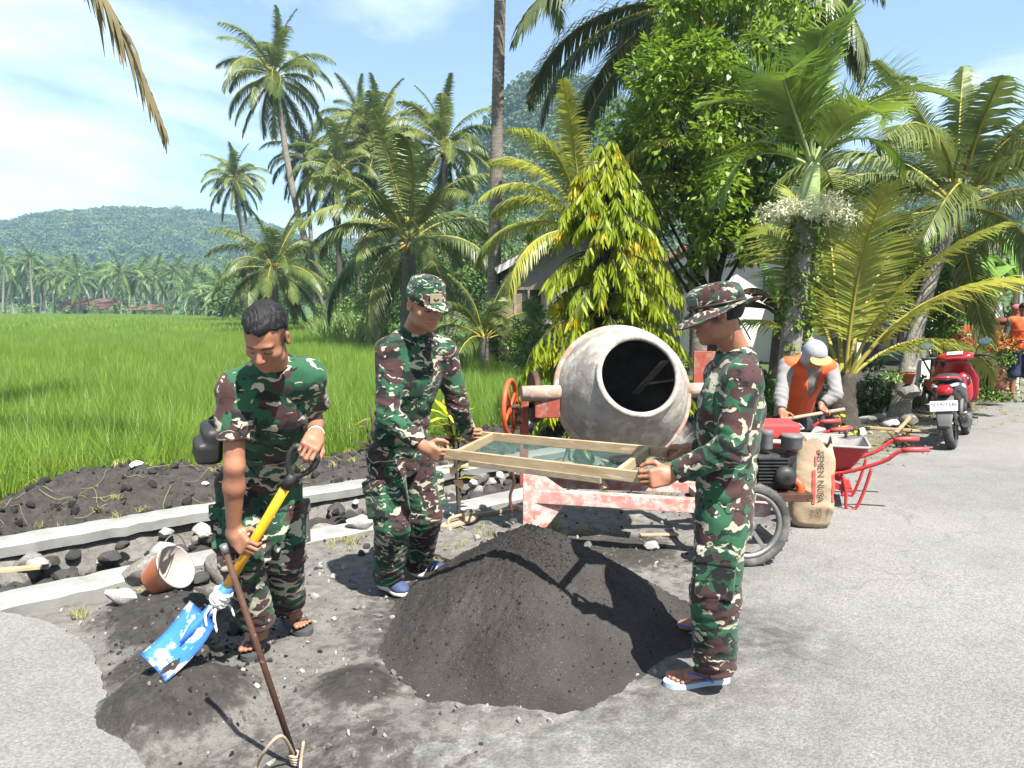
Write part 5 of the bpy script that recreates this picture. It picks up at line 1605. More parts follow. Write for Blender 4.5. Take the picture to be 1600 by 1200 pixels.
 o = MB().tube([p, Vector((p.x + 0.03, p.y, P(1592, 330, 16).z))], [0.045, 0.035], 8).build('steel_pole', MAT['pole'])
 tag(o, 'thin galvanised pole at the right edge among the bananas', 'pole')

 # farm houses across the field
 for (xa, xb, ty, ey, by, d, lb) in ((84, 182, 466, 482, 492, 152, 'far farmhouse with wide red tiled roof across the paddy'), (196, 252, 475, 484, 492, 150, 'smaller far house with red roof and white gable')):
  a, b = P(xa, ey, d), P(xb, ey, d)
  root = empty('farmhouse', Vector(((a.x + b.x) / 2, d, FIELD_Z)), 0, lb, 'house', 'houses across the field')
  W = b.x - a.x; ze = a.z - FIELD_Z; zr = P(xa, ty, d).z - FIELD_Z
  MB().box((0, 3, ze / 2), (W * 0.86, 6, ze)).build('wall', MAT['whitewall'], root)
  MB().add([(-W / 2, -1, ze), (W / 2, -1, ze), (W * 0.36, 3, zr), (-W * 0.36, 3, zr), (-W / 2, 7, ze), (W / 2, 7, ze)], [(0, 1, 2, 3), (3, 2, 5, 4), (0, 3, 4), (1, 5, 2), (0, 4, 5, 1)]).build('roof', MAT['tilefar'], root)
  for k in range(3):
   window(root, (-W * 0.28 + W * 0.28 * k, -0.05, ze * 0.5), 0.9, 0.9)
build_houses()
# ================================================================= channel, stones, sand, tools, machines
RNG = random.Random(21)
def rock_mesh(name, seed, flat=0.7, sub=2, amp=0.35):
 bm = bmesh.new()
 bmesh.ops.create_icosphere(bm, subdivisions=sub, radius=1.0)
 rng = random.Random(seed)
 planes = [(Vector((rng.gauss(0, 1), rng.gauss(0, 1), rng.gauss(0, 1))).normalized(), rng.uniform(0.55, 0.85)) for _ in range(9)]
 for v in bm.verts:
  p = v.co.copy()
  for n, d in planes:                       # chop facets so that it reads as broken stone
   e = p.dot(n) - d
   if e > 0: p -= n * e * 0.9
  p += p.normalized() * (mnoise.noise(p * 2.3 + Vector((seed * 7.1, 0, 0))) * amp * 0.35)
  v.co = Vector((p.x, p.y * 0.85, p.z * flat))
 me = bpy.data.meshes.new(name); bm.to_mesh(me); bm.free()
 me.polygons.foreach_set('use_smooth', np.ones(len(me.polygons), dtype=bool))
 me.set_sharp_from_angle(angle=R(38))
 return me
ROCKS = {}
def rocks(mat, n=5):
 if mat not in ROCKS:
  ROCKS[mat] = []
  for k in range(n):
   me = rock_mesh('stone', 10 + k * 3 + len(mat), 0.62 + 0.08 * (k % 3)); me.materials.append(MAT[mat]); ROCKS[mat].append(me)
 return ROCKS[mat]
def place_rock(p, s, mat='stone', parent=None, name='stone', k=None, rot=None, sink=0.25):
 me = rocks(mat)[RNG.randrange(5) if k is None else k]
 o = bpy.data.objects.new(name, me); COL.objects.link(o)
 o.location = Vector(p) + Vector((0, 0, s * (0.6 - sink)))
 o.rotation_euler = rot or (RNG.uniform(-0.3, 0.3), RNG.uniform(-0.3, 0.3), RNG.uniform(0, 6.28))
 q = s * RNG.uniform(0.9, 1.1)
 o.scale = (q, q * RNG.uniform(0.75, 1.0), q * RNG.uniform(0.75, 1.0))
 if parent: o.parent = parent
 return o

def build_channel():
 def wall(u0, u1, v0, v1, z, label, wob=0.005):
  n = int((u1 - u0) / 0.09)
  vs, fs = [], []
  rng = np.random.RandomState(int(v0 * 100))
  for i in range(n + 1):
   u = u0 + (u1 - u0) * i / n
   a = v0 + 0.02 * math.sin(u * 1.3) + rng.normal() * wob; b = v1 + 0.02 * math.sin(u * 1.3 + 0.4) + rng.normal() * wob
   zz = z + 0.01 * math.sin(u * 0.9) + rng.normal() * 0.003
   for (vv, z2) in ((a + 0.0, zz - 0.09), (a - 0.012, zz - 0.02), (a + 0.012, zz), ((a + b) / 2, zz + 0.006), (b - 0.012, zz), (b + 0.012, zz - 0.02), (b + 0.0, zz - 0.09)):
    vs.append(UV(u, vv, z2)[:])
  for i in range(n):
   for k in range(6):
    fs.append((i * 7 + k, (i + 1) * 7 + k, (i + 1) * 7 + k + 1, i * 7 + k + 1))
  fs.append([k for k in range(7)]); fs.append([n * 7 + k for k in reversed(range(7))])
  o = MB().add(vs, fs, False).build('channel_wall', MAT['concrete'])
  tag(o, label, 'wall', 'concrete channel walls')
 wall(-3.5, 5.6, 4.70, 4.93, 0.03, 'concrete topped channel wall nearer to the road')
 wall(-3.5, 6.6, 5.80, 6.02, 0.065, 'concrete topped channel wall nearer to the rice')
 wall(8.2, 14.5, 4.72, 4.92, 0.03, 'fresh concrete strip running behind the hooded worker to the scooter')
 bed = empty('channel_bed', UV(0, 5.35, -0.3))
 bed['kind'] = 'structure'
 rng = random.Random(9)
 inv = Vector(bed.location)
 for i in range(230):
  u = rng.uniform(-1.9, 6.4); far = rng.random() < 0.55
  v = rng.uniform(5.62, 5.80) if far else rng.uniform(4.98, 5.65)
  p = UV(u, v); z = gh(p.x, p.y)
  if far: z = rng.uniform(-0.25, -0.06)
  s = rng.uniform(0.05, 0.12) if far else rng.uniform(0.04, 0.13)
  mt = rng.choice(['stone', 'stone_dark', 'stone_dark', 'stone_pale']) if far else rng.choice(['stone', 'stone_dark', 'stone_dark', 'stone_dark'])
  if far and v > 5.74: s *= 0.8
  o = place_rock((p.x, p.y, z), s, mt, None, 'stone', sink=0.35)
  o.parent = bed; o.location = o.location - inv
 # dry stone lining under construction, right of the hooded worker
 lin = empty('stone_lining', UV(9.2, 5.5, 0.0), 0, 'row of upright lining stones beside the fresh concrete strip', 'stone lining')
 for i in range(90):
  u = 8.9 + 5.4 * i / 90; row = i % 3
  p = UV(u, 5.50 + 0.10 * row + rng.uniform(-0.03, 0.03)); z = -0.10 + 0.14 * row + rng.uniform(-0.02, 0.03)
  o = place_rock((p.x, p.y, z), rng.uniform(0.07, 0.11), rng.choice(['stone', 'stone', 'stone_pale', 'stone_dark']), None, 'stone')
  o.scale = (o.scale[0] * 0.7, o.scale[1] * 0.8, o.scale[2] * 1.6)
  o.parent = lin; o.location = o.location - lin.location
 # single big stones
 for (px, py, s, mt, k, lb) in (
   (236, 905, 0.16, 'stone', 0, 'big grey boulder behind the tipped orange bucket'), (350, 905, 0.15, 'stone', 1, 'grey boulder between the bucket and the bareheaded soldier'), (188, 940, 0.085, 'stone_pale', 2, 'whitish block left of the orange bucket'),
   (312, 915, 0.075, 'stone_dark', 3, 'dark stone beside the bucket rim'), (372, 985, 0.075, 'stone_dark', 4, 'dark stone behind the shovel socket'), (840, 690, 0.17, 'stone_pale', 1, 'large pale boulder left under the mixer drum'), (884, 680, 0.15, 'stone', 2, 'grey boulder under the mixer drum rim'),
   (1392, 668, 0.15, 'stone_pale', 0, 'pale boulder at the left of the pair behind the wheelbarrow handles'), (1420, 668, 0.19, 'stone', 3, 'larger grey boulder of the pair behind the wheelbarrow handles'), (1345, 682, 0.10, 'stone_pale', 4, 'single pale stone between the crotons and the boulder pair'),
   (1018, 862, 0.06, 'stone_pale', 1, 'flat whitish slab fragment beside the pile'), (560, 830, 0.12, 'stone_pale', 2, 'pale rock in the channel left of the capped soldier legs')):
  p = gz(G(px, py))
  o = place_rock(p, s, mt, None, 'boulder', k, sink=0.15)
  tag(o, lb, 'boulder')
 # small loose stones
 lab = 'small loose stone lying on the dusty ground'
 for i in range(46):
  if i < 30: p = G(RNG.uniform(480, 960), RNG.uniform(800, 920))
  elif i < 38: p = G(RNG.uniform(300, 620), RNG.uniform(930, 1010))
  else: p = G(RNG.uniform(1190, 1460), RNG.uniform(640, 700))
  o = place_rock(gz(p), RNG.uniform(0.015, 0.04), RNG.choice(['stone', 'stone_pale', 'stone_dark']), None, 'loose_stone')
  tag(o, lab, 'stone', 'loose stones on the verge')
 # gravel and clods: uncountable
 rng = np.random.RandomState(31)
 pts, idx, scl = [], [], []
 def put(n, fn, s0, s1, ids):
  for _ in range(n):
   p = fn(); p = gz(p)
   s = s0 * (s1 / s0) ** (rng.uniform() ** 2.2)
   pts.append((p.x, p.y, p.z + s * 0.25)); idx.append(ids[rng.randint(len(ids))]); scl.append((s, s * rng.uniform(0.7, 1), s * rng.uniform(0.6, 0.9)))
 put(3200, lambda: UV(rng.uniform(0.8, 5.6), rng.uniform(2.0, 4.75)), 0.003, 0.024, [0, 1, 2, 3])
 put(700, lambda: UV(rng.uniform(4.5, 13), rng.uniform(3.0, 4.75)), 0.006, 0.03, [0, 1, 2])
 put(260, lambda: UV(rng.uniform(-1, 8), rng.uniform(0.5, 3.2)), 0.003, 0.009, [0, 1, 2, 3])
 protos = []
 for k, mt in enumerate(('stone', 'stone_pale', 'stone_dark', 'stone')):
  me = rock_mesh('pebble', 70 + k, 0.7, 1); me.materials.append(MAT[mt]); protos.append(me)
 rot = rng.uniform(0, 6.28, (len(pts), 3))
 scatter('gravel', pts, rot, scl, idx, protos, 'scattered gravel and stone chips on the verge')
 pts, idx, scl = [], [], []
 put(2600, lambda: UV(rng.uniform(-2.5, 8.5), rng.uniform(6.05, 7.15)), 0.008, 0.06, [0, 1])
 put(500, lambda: UV(rng.uniform(8.5, 14), rng.uniform(5.9, 7.4)), 0.02, 0.10, [0, 1])
 put(420, lambda: UV(1.15 + rng.normal() * 0.25, 3.5 + rng.normal() * 0.35), 0.004, 0.018, [0, 0, 1])
 put(600, lambda: UV(rng.uniform(-1.6, 6.4), rng.uniform(4.98, 5.8)), 0.01, 0.06, [0, 1])
 me1 = rock_mesh('clod', 90, 0.75, 2, 0.8); me1.materials.append(MAT['sand']); me2 = rock_mesh('clod', 91, 0.7, 2, 0.8); me2.materials.append(MAT['stone_dark'])
 rot = rng.uniform(0, 6.28, (len(pts), 3))
 scatter('soil_clods', pts, rot, scl, idx, [me1, me2], 'dark earth clods on the dug bank')
 # roots and dry straw on the bank
 mb = MB()
 rr = random.Random(14)
 for i in range(90):
  p = gz(UV(rr.uniform(-1.5, 6), rr.uniform(6.0, 6.9)), 0.02)
  a = rr.uniform(0, 6.28)
  pts2 = [p]
  for k in range(4):
   a += rr.uniform(-0.8, 0.8)
   q = pts2[-1] + Vector((math.cos(a), math.sin(a), 0)) * rr.uniform(0.03, 0.10)
   q = gz(q, rr.uniform(0.008, 0.05)); pts2.append(q)
  mb.tube(catmull(pts2, 3), 0.0010 + rr.uniform(0, 0.0016), 4, caps=False)
 tag(mb.build('dry_roots', MAT['drygrass']), 'pale dry roots tangled on the dug bank', None, None, 'stuff')

def build_sand():
 c = Vector((0.10, 3.78, 0))
 nr, na = 130, 400
 vs = []
 H, RX, RY = 0.56, 0.77, 0.78
 for i in range(nr + 1):
  t = i / nr
  for k in range(na):
   a = 2 * math.pi * k / na
   ex = 1.0 + 0.07 * math.sin(a * 3 + 1) + 0.05 * math.sin(a * 5 + 2) + 0.12 * max(0, math.cos(a + 0.35)) * 0.4
   x, y = math.cos(a) * t * 1.3 * RX * ex, math.sin(a) * t * 1.3 * RY * ex
   # crest stretched to the upper right, flattish top
   h = H * (1 - t) ** 0.92
   h = min(h, H * 0.93 + 0.0 * t)
   t2 = t * 1.3
   h = H * (1 - (t2 * t2 + 0.012) ** 0.5) if t2 < 0.90 else H * 0.095 * math.exp(-(t2 - 0.90) / 0.09) - 0.034 * (t2 - 0.9) / 0.4
   vs.append((x, y, h))
 V = np.array(vs)
 x, y = V[:, 0], V[:, 1]
 env = np.clip(V[:, 2] / 0.08, 0.45, 1)
 V[:, 2] += env * (0.050 * (fbm(x * 3.5 + 4, y * 3.5, oct=4, seed=51) - 0.5) + 0.020 * (fbm(x * 16, y * 16, oct=3, seed=52) - 0.5) + 0.022 * (fbm(x * 48, y * 48, oct=3, seed=53, gain=0.7) - 0.5))
 aa = np.arctan2(y, x); rr_ = np.sqrt(x * x + y * y) / 0.78
 V[:, 2] += 0.008 + env * (0.030 * (fbm(np.cos(aa) * 3.2 + 7, np.sin(aa) * 3.2, rr_ * 1.2, oct=3, seed=57) - 0.5) + 0.012 * (fbm(np.cos(aa) * 11, np.sin(aa) * 11, rr_ * 3, oct=2, seed=58) - 0.5)) * np.clip(rr_ * 3, 0, 1)
 V[:, 2] -= 0.045 * np.exp(-((x + 0.30) / 0.13) ** 2 - ((y + 0.52) / 0.11) ** 2) + 0.03 * np.exp(-((x - 0.28) / 0.10) ** 2 - ((y + 0.55) / 0.09) ** 2)
 i = np.arange((nr + 1) * na).reshape(nr + 1, na)
 Q = np.stack([i[:-1], np.roll(i[:-1], -1, 1), np.roll(i[1:], -1, 1), i[1:]], -1).reshape(-1, 4)[:, ::-1]
 me = np_mesh('sand_pile', V, Q, smooth=True)
 rng = np.random.RandomState(77)
 pk = rng.randint(0, len(V), 2600)
 pk = pk[(V[pk, 2] > 0.02) & (V[pk, 2] < 0.50)]
 s = 0.0035 * (0.010 / 0.0035) ** (rng.uniform(size=len(pk)) ** 2.5)
 cl = rock_mesh('crumb', 95, 0.8, 1, 0.8); cl.materials.append(MAT['sand'])
 scatter('sand_crumbs', V[pk] + np.array(c), rng.uniform(0, 6.28, (len(pk), 3)), np.stack([s, s, s], 1), np.zeros(len(pk)), [cl], 'loose crumbs of sand over the pile')
 o = link('sand_pile', me, MAT['sand']); o.location = c
 tag(o, 'big cone of dark grey sand between the two sieve holders', 'sand pile')

# ----------------------------------------------------------------- the sieve
def build_sieve():
 nl, nr_ = P(686, 700, 3.74), P(1022, 742, 2.98)
 fl, fr_ = P(742, 676, 4.26), P(1066, 702, 3.50)
 nl.z = 0.885; nr_.z = 0.925; fl.z = 0.885; fr_.z = 0.925
 root = empty('sand_sieve', (nl + fr_) / 2, 0, 'wooden framed sand sieve with green mesh held by two soldiers', 'sieve')
 o = root.location
 S = lambda p: p - o
 up = Vector((0, 0, 1))
 MB().beam(S(nl), S(nr_), 0.020, 0.048, up, 0.003).build('side_rail', MAT['wood'], root)
 MB().beam(S(fl), S(fr_), 0.020, 0.048, up, 0.003).build('side_rail', MAT['wood'], root)
 for t in (0.10, 0.86):
  a, b = nl.lerp(nr_, t), fl.lerp(fr_, t)
  d = (b - a).normalized() * 0.013
  MB().beam(S(a + d), S(b - d), 0.022, 0.044, up, 0.003).build('cross_bar', MAT['wood'], root)
 # batten nailed along the foot of the near rail
 d = (nr_ - nl).normalized()
 side = d.cross(up).normalized()
 q0, q1 = nl.lerp(nr_, 0.18), nl.lerp(nr_, 0.80)
 MB().beam(S(q0 + side * 0.014 - up * 0.030), S(q1 + side * 0.014 - up * 0.030), 0.014, 0.026, up, 0.002).build('batten', MAT['woodold'], root)
 # woven wire mesh: real wires
 mb = MB()
 a0, a1, b0, b1 = nl.lerp(nr_, 0.11), nl.lerp(nr_, 0.85), fl.lerp(fr_, 0.11), fl.lerp(fr_, 0.85)
 off = -up * 0.023
 n1, n2 = 64, 34
 def flat(p, q, w):
  p, q = S(p + off), S(q + off)
  t = (q - p).normalized(); s = t.cross(up).normalized() * w
  mb.add([p - s, q - s, q + s, p + s], [(0, 1, 2, 3)])
  mb.add([p + up * w, q + up * w, q - up * w, p - up * w], [(0, 1, 2, 3)])
 for i in range(n1 + 1):
  t = i / n1; flat(a0.lerp(a1, t), b0.lerp(b1, t), 0.0007)
 for i in range(n2 + 1):
  t = i / n2; flat(a0.lerp(b0, t), a1.lerp(b1, t), 0.0007)
 mb.build('wire_mesh', MAT['netting'], root)
 return nl, nr_, fl, fr_
SIEVE = build_sieve()
SHOVEL = {}

def build_tools():
 # shovel held by the bareheaded soldier
 top, mid, sock = P(452, 752, 3.02), P(386, 858, 3.06), P(338, 944, 3.10)
 ax = (sock - top).normalized()
 hand_l = P(474, 712, 3.06)
 SHOVEL['grip_low'] = top.lerp(sock, 0.52)
 SHOVEL['axis'] = ax
 tip = P(283, 1010, 2.95)
 root = empty('shovel', gz(tip), 0, 'blue bladed shovel with yellow shaft held by the bareheaded soldier', 'shovel')
 o = root.location; S = lambda p: Vector(p) - o
 MB().tube([S(top), S(sock)], 0.0195, 14).build('shaft', MAT['yellow'], root)
 # D grip
 side = ax.cross(Vector((0.25, -1, 0.1))).normalized()
 nrm = side.cross(ax)
 up = -ax
 yoke = MB()
 b = top - ax * 0.0
 yoke.tube([S(b + ax * 0.03), S(b - ax * 0.035)], [0.024, 0.020], 12)
 g = b + up * 0.145
 SHOVEL['grip_top'] = g.copy(); SHOVEL['side'] = side
 for sg in (-1, 1):
  yoke.tube([S(x) for x in catmull([b + up * 0.02, b + up * 0.06 + side * sg * 0.036, b + up * 0.11 + side * sg * 0.054, g + side * sg * 0.050 + up * 0.004], 5)], 0.0115, 9)
 yoke.tube([S(x) for x in catmull([g - side * 0.050, g - side * 0.02 + up * 0.010, g + side * 0.02 + up * 0.010, g + side * 0.050], 5)], 0.0145, 10)
 yoke.build('handle', MAT['black'], root)
 # blade: wide, slightly dished square-mouth sheet
 c0 = sock
 fwd = (P(258, 1034, 2.97) - c0).normalized()
 bs = (P(355, 990, 2.98) - P(287, 955, 3.16)); bs = (bs - fwd * bs.dot(fwd)).normalized()
 bn = bs.cross(fwd).normalized()
 if bn.z < 0: bn = -bn
 L, W = 0.27, 0.24
 start = c0 + fwd * 0.055
 n, m = 12, 12
 vs, fs = [], []
 for lay in (0, 1):
  for i in range(n + 1):
   for j in range(m + 1):
    s, t = j / m * 2 - 1, i / n
    w = W * (0.47 + 0.03 * min(1, t * 4)) * (1 - 0.03 * t)
    z = 0.030 * s * s + 0.020 * math.exp(-(s / 0.22) ** 2) * (1 - t) - 0.02 * math.sin(t * 3.1)
    vs.append(S(start + fwd * L * t + bs * w * s + bn * (z - 0.0022 * lay))[:])
 w_ = m + 1; k0 = (n + 1) * w_
 for i in range(n):
  for j in range(m):
   q = i * w_ + j
   fs.append((q, q + 1, q + w_ + 1, q + w_)); fs.append((k0 + q + 1, k0 + q, k0 + q + w_, k0 + q + w_ + 1))
 for i in range(n):
  for j in (0, m):
   q = i * w_ + j; fs.append((q, q + w_, k0 + q + w_, k0 + q))
 for j in range(m):
  for i in (0, n):
   q = i * w_ + j; fs.append((q, q + 1, k0 + q + 1, k0 + q))
 MB().add(vs, fs, True).build('blade', MAT['blueblade'], root)
 MB().tube([S(c0 - ax * 0.10), S(c0 + ax * 0.01), S(start + fwd * 0.06 + bn * 0.012), S(start + fwd * 0.14 + bn * 0.004)], [0.025, 0.024, 0.018, 0.006], 12).build('socket', MAT['blueblade'], root)
 # white rag tied round the socket
 rag = MB()
 rr = random.Random(3)
 for k in range(6):
  cc = c0 - ax * (0.015 + 0.010 * k)
  ring = []
  for q in range(14):
   a = q / 14 * 6.283
   ring.append(S(cc + (side * math.cos(a) + nrm * math.sin(a)) * (0.030 + rr.uniform(-0.004, 0.006)) + ax * rr.uniform(-0.006, 0.006)))
  rag.tube(ring, 0.0085, 6, closed=True)
 for k in range(5):
  a = rr.uniform(0, 6.28); d0 = side * math.cos(a) + nrm * math.sin(a)
  rag.tube([S(x) for x in catmull([c0 + d0 * 0.03, c0 + d0 * 0.07 + Vector((0, 0, -0.02)), c0 + d0 * 0.08 + Vector((0.01, 0, -0.07))], 4)], [0.006] * 8 + [0.002], 5)
 rag.build('rag', MAT['rag'], root)

 # steel bar planted in the foreground, with its rope
 a, b = P(349, 852, 2.42), G(470, 1212, -0.05)
 root = empty('steel_bar', gz(b), 0, 'rusty steel bar leaning in the foreground with rope at its foot', 'bar')
 o = root.location; S = lambda p: Vector(p) - o
 MB().tube([S(a), S(b)], [0.0105, 0.0105], 10).build('rod', MAT['rust'], root)
 MB().tube([S(a + (a - b).normalized() * 0.002), S(a.lerp(b, 0.03))], [0.0125, 0.0125], 10).build('sleeve', MAT['steel'], root)
 k = a.lerp(b, 0.905)
 rp = MB()
 for j in range(4):
  cc = a.lerp(b, 0.90 + 0.012 * j)
  rp.tube([S(cc + Vector((math.cos(q / 12 * 6.283) * 0.017, math.sin(q / 12 * 6.283) * 0.017, 0.004 * math.sin(q)))) for q in range(12)], 0.0055, 6, closed=True)
 rp.tube([S(x) for x in catmull([k, P(440, 1150, 2.46), P(415, 1172, 2.44), G(398, 1205, 0.012), G(385, 1260, 0.01)], 6)], 0.006, 7)
 rp.tube([S(x) for x in catmull([k + Vector((0.02, 0, 0)), P(474, 1160, 2.48), P(470, 1190, 2.46), G(468, 1240, 0.012)], 6)], 0.006, 7)
 rp.build('rope', MAT['rope'], root)

 # tipped orange bucket
 mouth, bot = P(292, 905, 3.62), P(252, 912, 3.82)
 axis_ = (mouth - bot); axis_ = Vector((0.80, -0.22, 0.48)).normalized()
 c = gz(G(262, 935)) + Vector((0, 0, 0.115))
 m = frame(c - axis_ * 0.10, z=axis_)
 root = empty('orange_bucket', gz(c), 0, 'orange cement stained bucket tipped over among the boulders', 'bucket')
 m2 = Matrix.Translation(-root.location) @ m
 m2 = m2 @ Matrix.Scale(0.88, 4)
 MB().lathe([(0.0, 0.0), (0.095, 0.0), (0.10, 0.006), (0.132, 0.19), (0.138, 0.197)], 30, m2, caps=False).build('body', MAT['bucket'], root)
 MB().lathe([(0.134, 0.196), (0.128, 0.19), (0.096, 0.010), (0.0, 0.008)], 30, m2, caps=False).build('lining', MAT['bucketin'], root)
 MB().lathe([(0.133, 0.192), (0.143, 0.190), (0.145, 0.200), (0.133, 0.202), (0.133, 0.192)], 30, m2, caps=False).build('rim', MAT['bucketin'], root)
 bail = [m2 @ Vector((math.cos(a) * 0.142, 0.02 + math.sin(a) * 0.16, 0.19 + math.sin(a) * 0.10)) for a in np.linspace(0, math.pi, 16)]
 MB().tube(bail, 0.003, 6).build('bail', MAT['steel'], root)

 # blue bucket behind the capped soldier's legs
 b = gz(P(640, 850, 4.75))
 root = empty('blue_bucket', b, 0, 'dusty blue bucket standing behind the capped soldier', 'bucket')
 MB().lathe([(0.0, 0.0), (0.125, 0.0), (0.165, 0.33), (0.172, 0.335), (0.176, 0.36), (0.166, 0.36), (0.122, 0.01), (0.0, 0.01)], 28, caps=False).build('body', MAT['bluebucket'], root)
 for z in (0.24, 0.285):
  r = 0.125 + 0.04 * z / 0.33
  MB().lathe([(r, z), (r + 0.012, z + 0.004), (r + 0.012, z + 0.014), (r + 0.002, z + 0.018)], 28, caps=False).build('rib', MAT['bluebucket'], root)

 # wooden float lying on the ground
 p = gz(G(715, 822), 0.014); t = (G(775, 805) - G(655, 838)).normalized(); s = Vector((-t.y, t.x, 0))
 root = empty('wooden_float', p, math.atan2(t.y, t.x), 'worn wooden plasterer float lying left of the sand pile', 'float')
 MB().prism([(-0.15, -0.055), (0.10, -0.06), (0.20, -0.01), (0.21, 0.02), (0.12, 0.06), (-0.14, 0.055), (-0.165, 0.0)], 0, 0.016).build('board', MAT['woodold'], root)
 MB().tube(catmull([Vector((-0.09, 0, 0.014)), Vector((-0.08, 0, 0.05)), Vector((0.0, 0, 0.058)), Vector((0.06, 0, 0.05)), Vector((0.07, 0, 0.014))], 4), 0.012, 8).build('handle', MAT['wood'], root)
 # timber offcuts
 for k, (x0, y0, x1, y1, w, h, mt, lb) in enumerate((
   (795, 800, 845, 806, 0.05, 0.035, 'redframe', 'short red stained timber block at the mixer foot'), (740, 812, 830, 800, 0.03, 0.02, 'woodold', 'thin timber strip left of the mixer foot'),
   (1000, 838, 1060, 836, 0.05, 0.012, 'woodold', 'broken lath lying under the mixer beam'), (0, 925, 62, 916, 0.05, 0.02, 'wood', 'plank end lying across the channel at the left edge'),
   (1350, 672, 1450, 678, 0.05, 0.03, 'wood', 'timber batten lying left of the scooter wheel'), (1395, 676, 1425, 648, 0.04, 0.025, 'wood', 'short batten propped on the other near the boulders'),
   (1438, 635, 1446, 596, 0.06, 0.02, 'wood', 'upright plank leaning left of the scooter'), (1545, 618, 1580, 618, 0.09, 0.02, 'wood', 'plank lying on the verge right of the scooter'), (1530, 605, 1552, 598, 0.08, 0.03, 'wood', 'plank pointing away right of the scooter'),
   (1400, 622, 1475, 618, 0.03, 0.03, 'woodold', 'thin pole lying along the stone lining'), (1330, 656, 1400, 640, 0.05, 0.02, 'woodold', 'brown board edging the fresh concrete'))):
  a, b = G(x0, y0), G(x1, y1)
  if 'upright' in lb: a = gz(G(1440, 640)); b = P(1447, 592, a.y + 0.1)
  elif 'propped' in lb: a = gz(G(1400, 680), 0.03); b = P(1422, 652, a.y + 0.12)
  elif 'left edge' in lb: a = UV(-0.3, 4.95, 0.06); b = UV(0.55, 5.1, 0.0); a = P(-30, 925, 4.35); b = P(66, 914, 4.45); a.z = b.z = 0.06
  else:
   a = gz(a, h / 2 + 0.012); b = gz(b, h / 2 + 0.012)
  ob = MB().beam(a, b, w, h, (0, 0, 1), 0.003).build('timber', MAT[mt])
  tag(ob, lb, 'timber', 'timber offcuts')
 # litter scraps
 for k, (px, py, s, lb) in enumerate(((215, 745, 0.06, 'crumpled white plastic scrap on the soil bank'), (322, 765, 0.035, 'small white scrap on the bank beside the waist bag'), (25, 955, 0.06, 'white plastic scrap at the left channel wall'), (885, 898, 0.0, ''))):
  if s == 0: continue
  d = 6.2 if py < 800 else 4.0
  p = gz(P(px, py, d) if py > 800 else Vector((P(px, py, d).x, d, 0)))
  me = rock_mesh('scrap', 200 + k, 0.5, 2, 1.3); me.materials.append(MAT['litter'])
  o = bpy.data.objects.new('plastic_scrap', me); COL.objects.link(o); o.location = p + Vector((0, 0, s * 0.4)); o.scale = (s, s, s)
  tag(o, lb, 'litter')

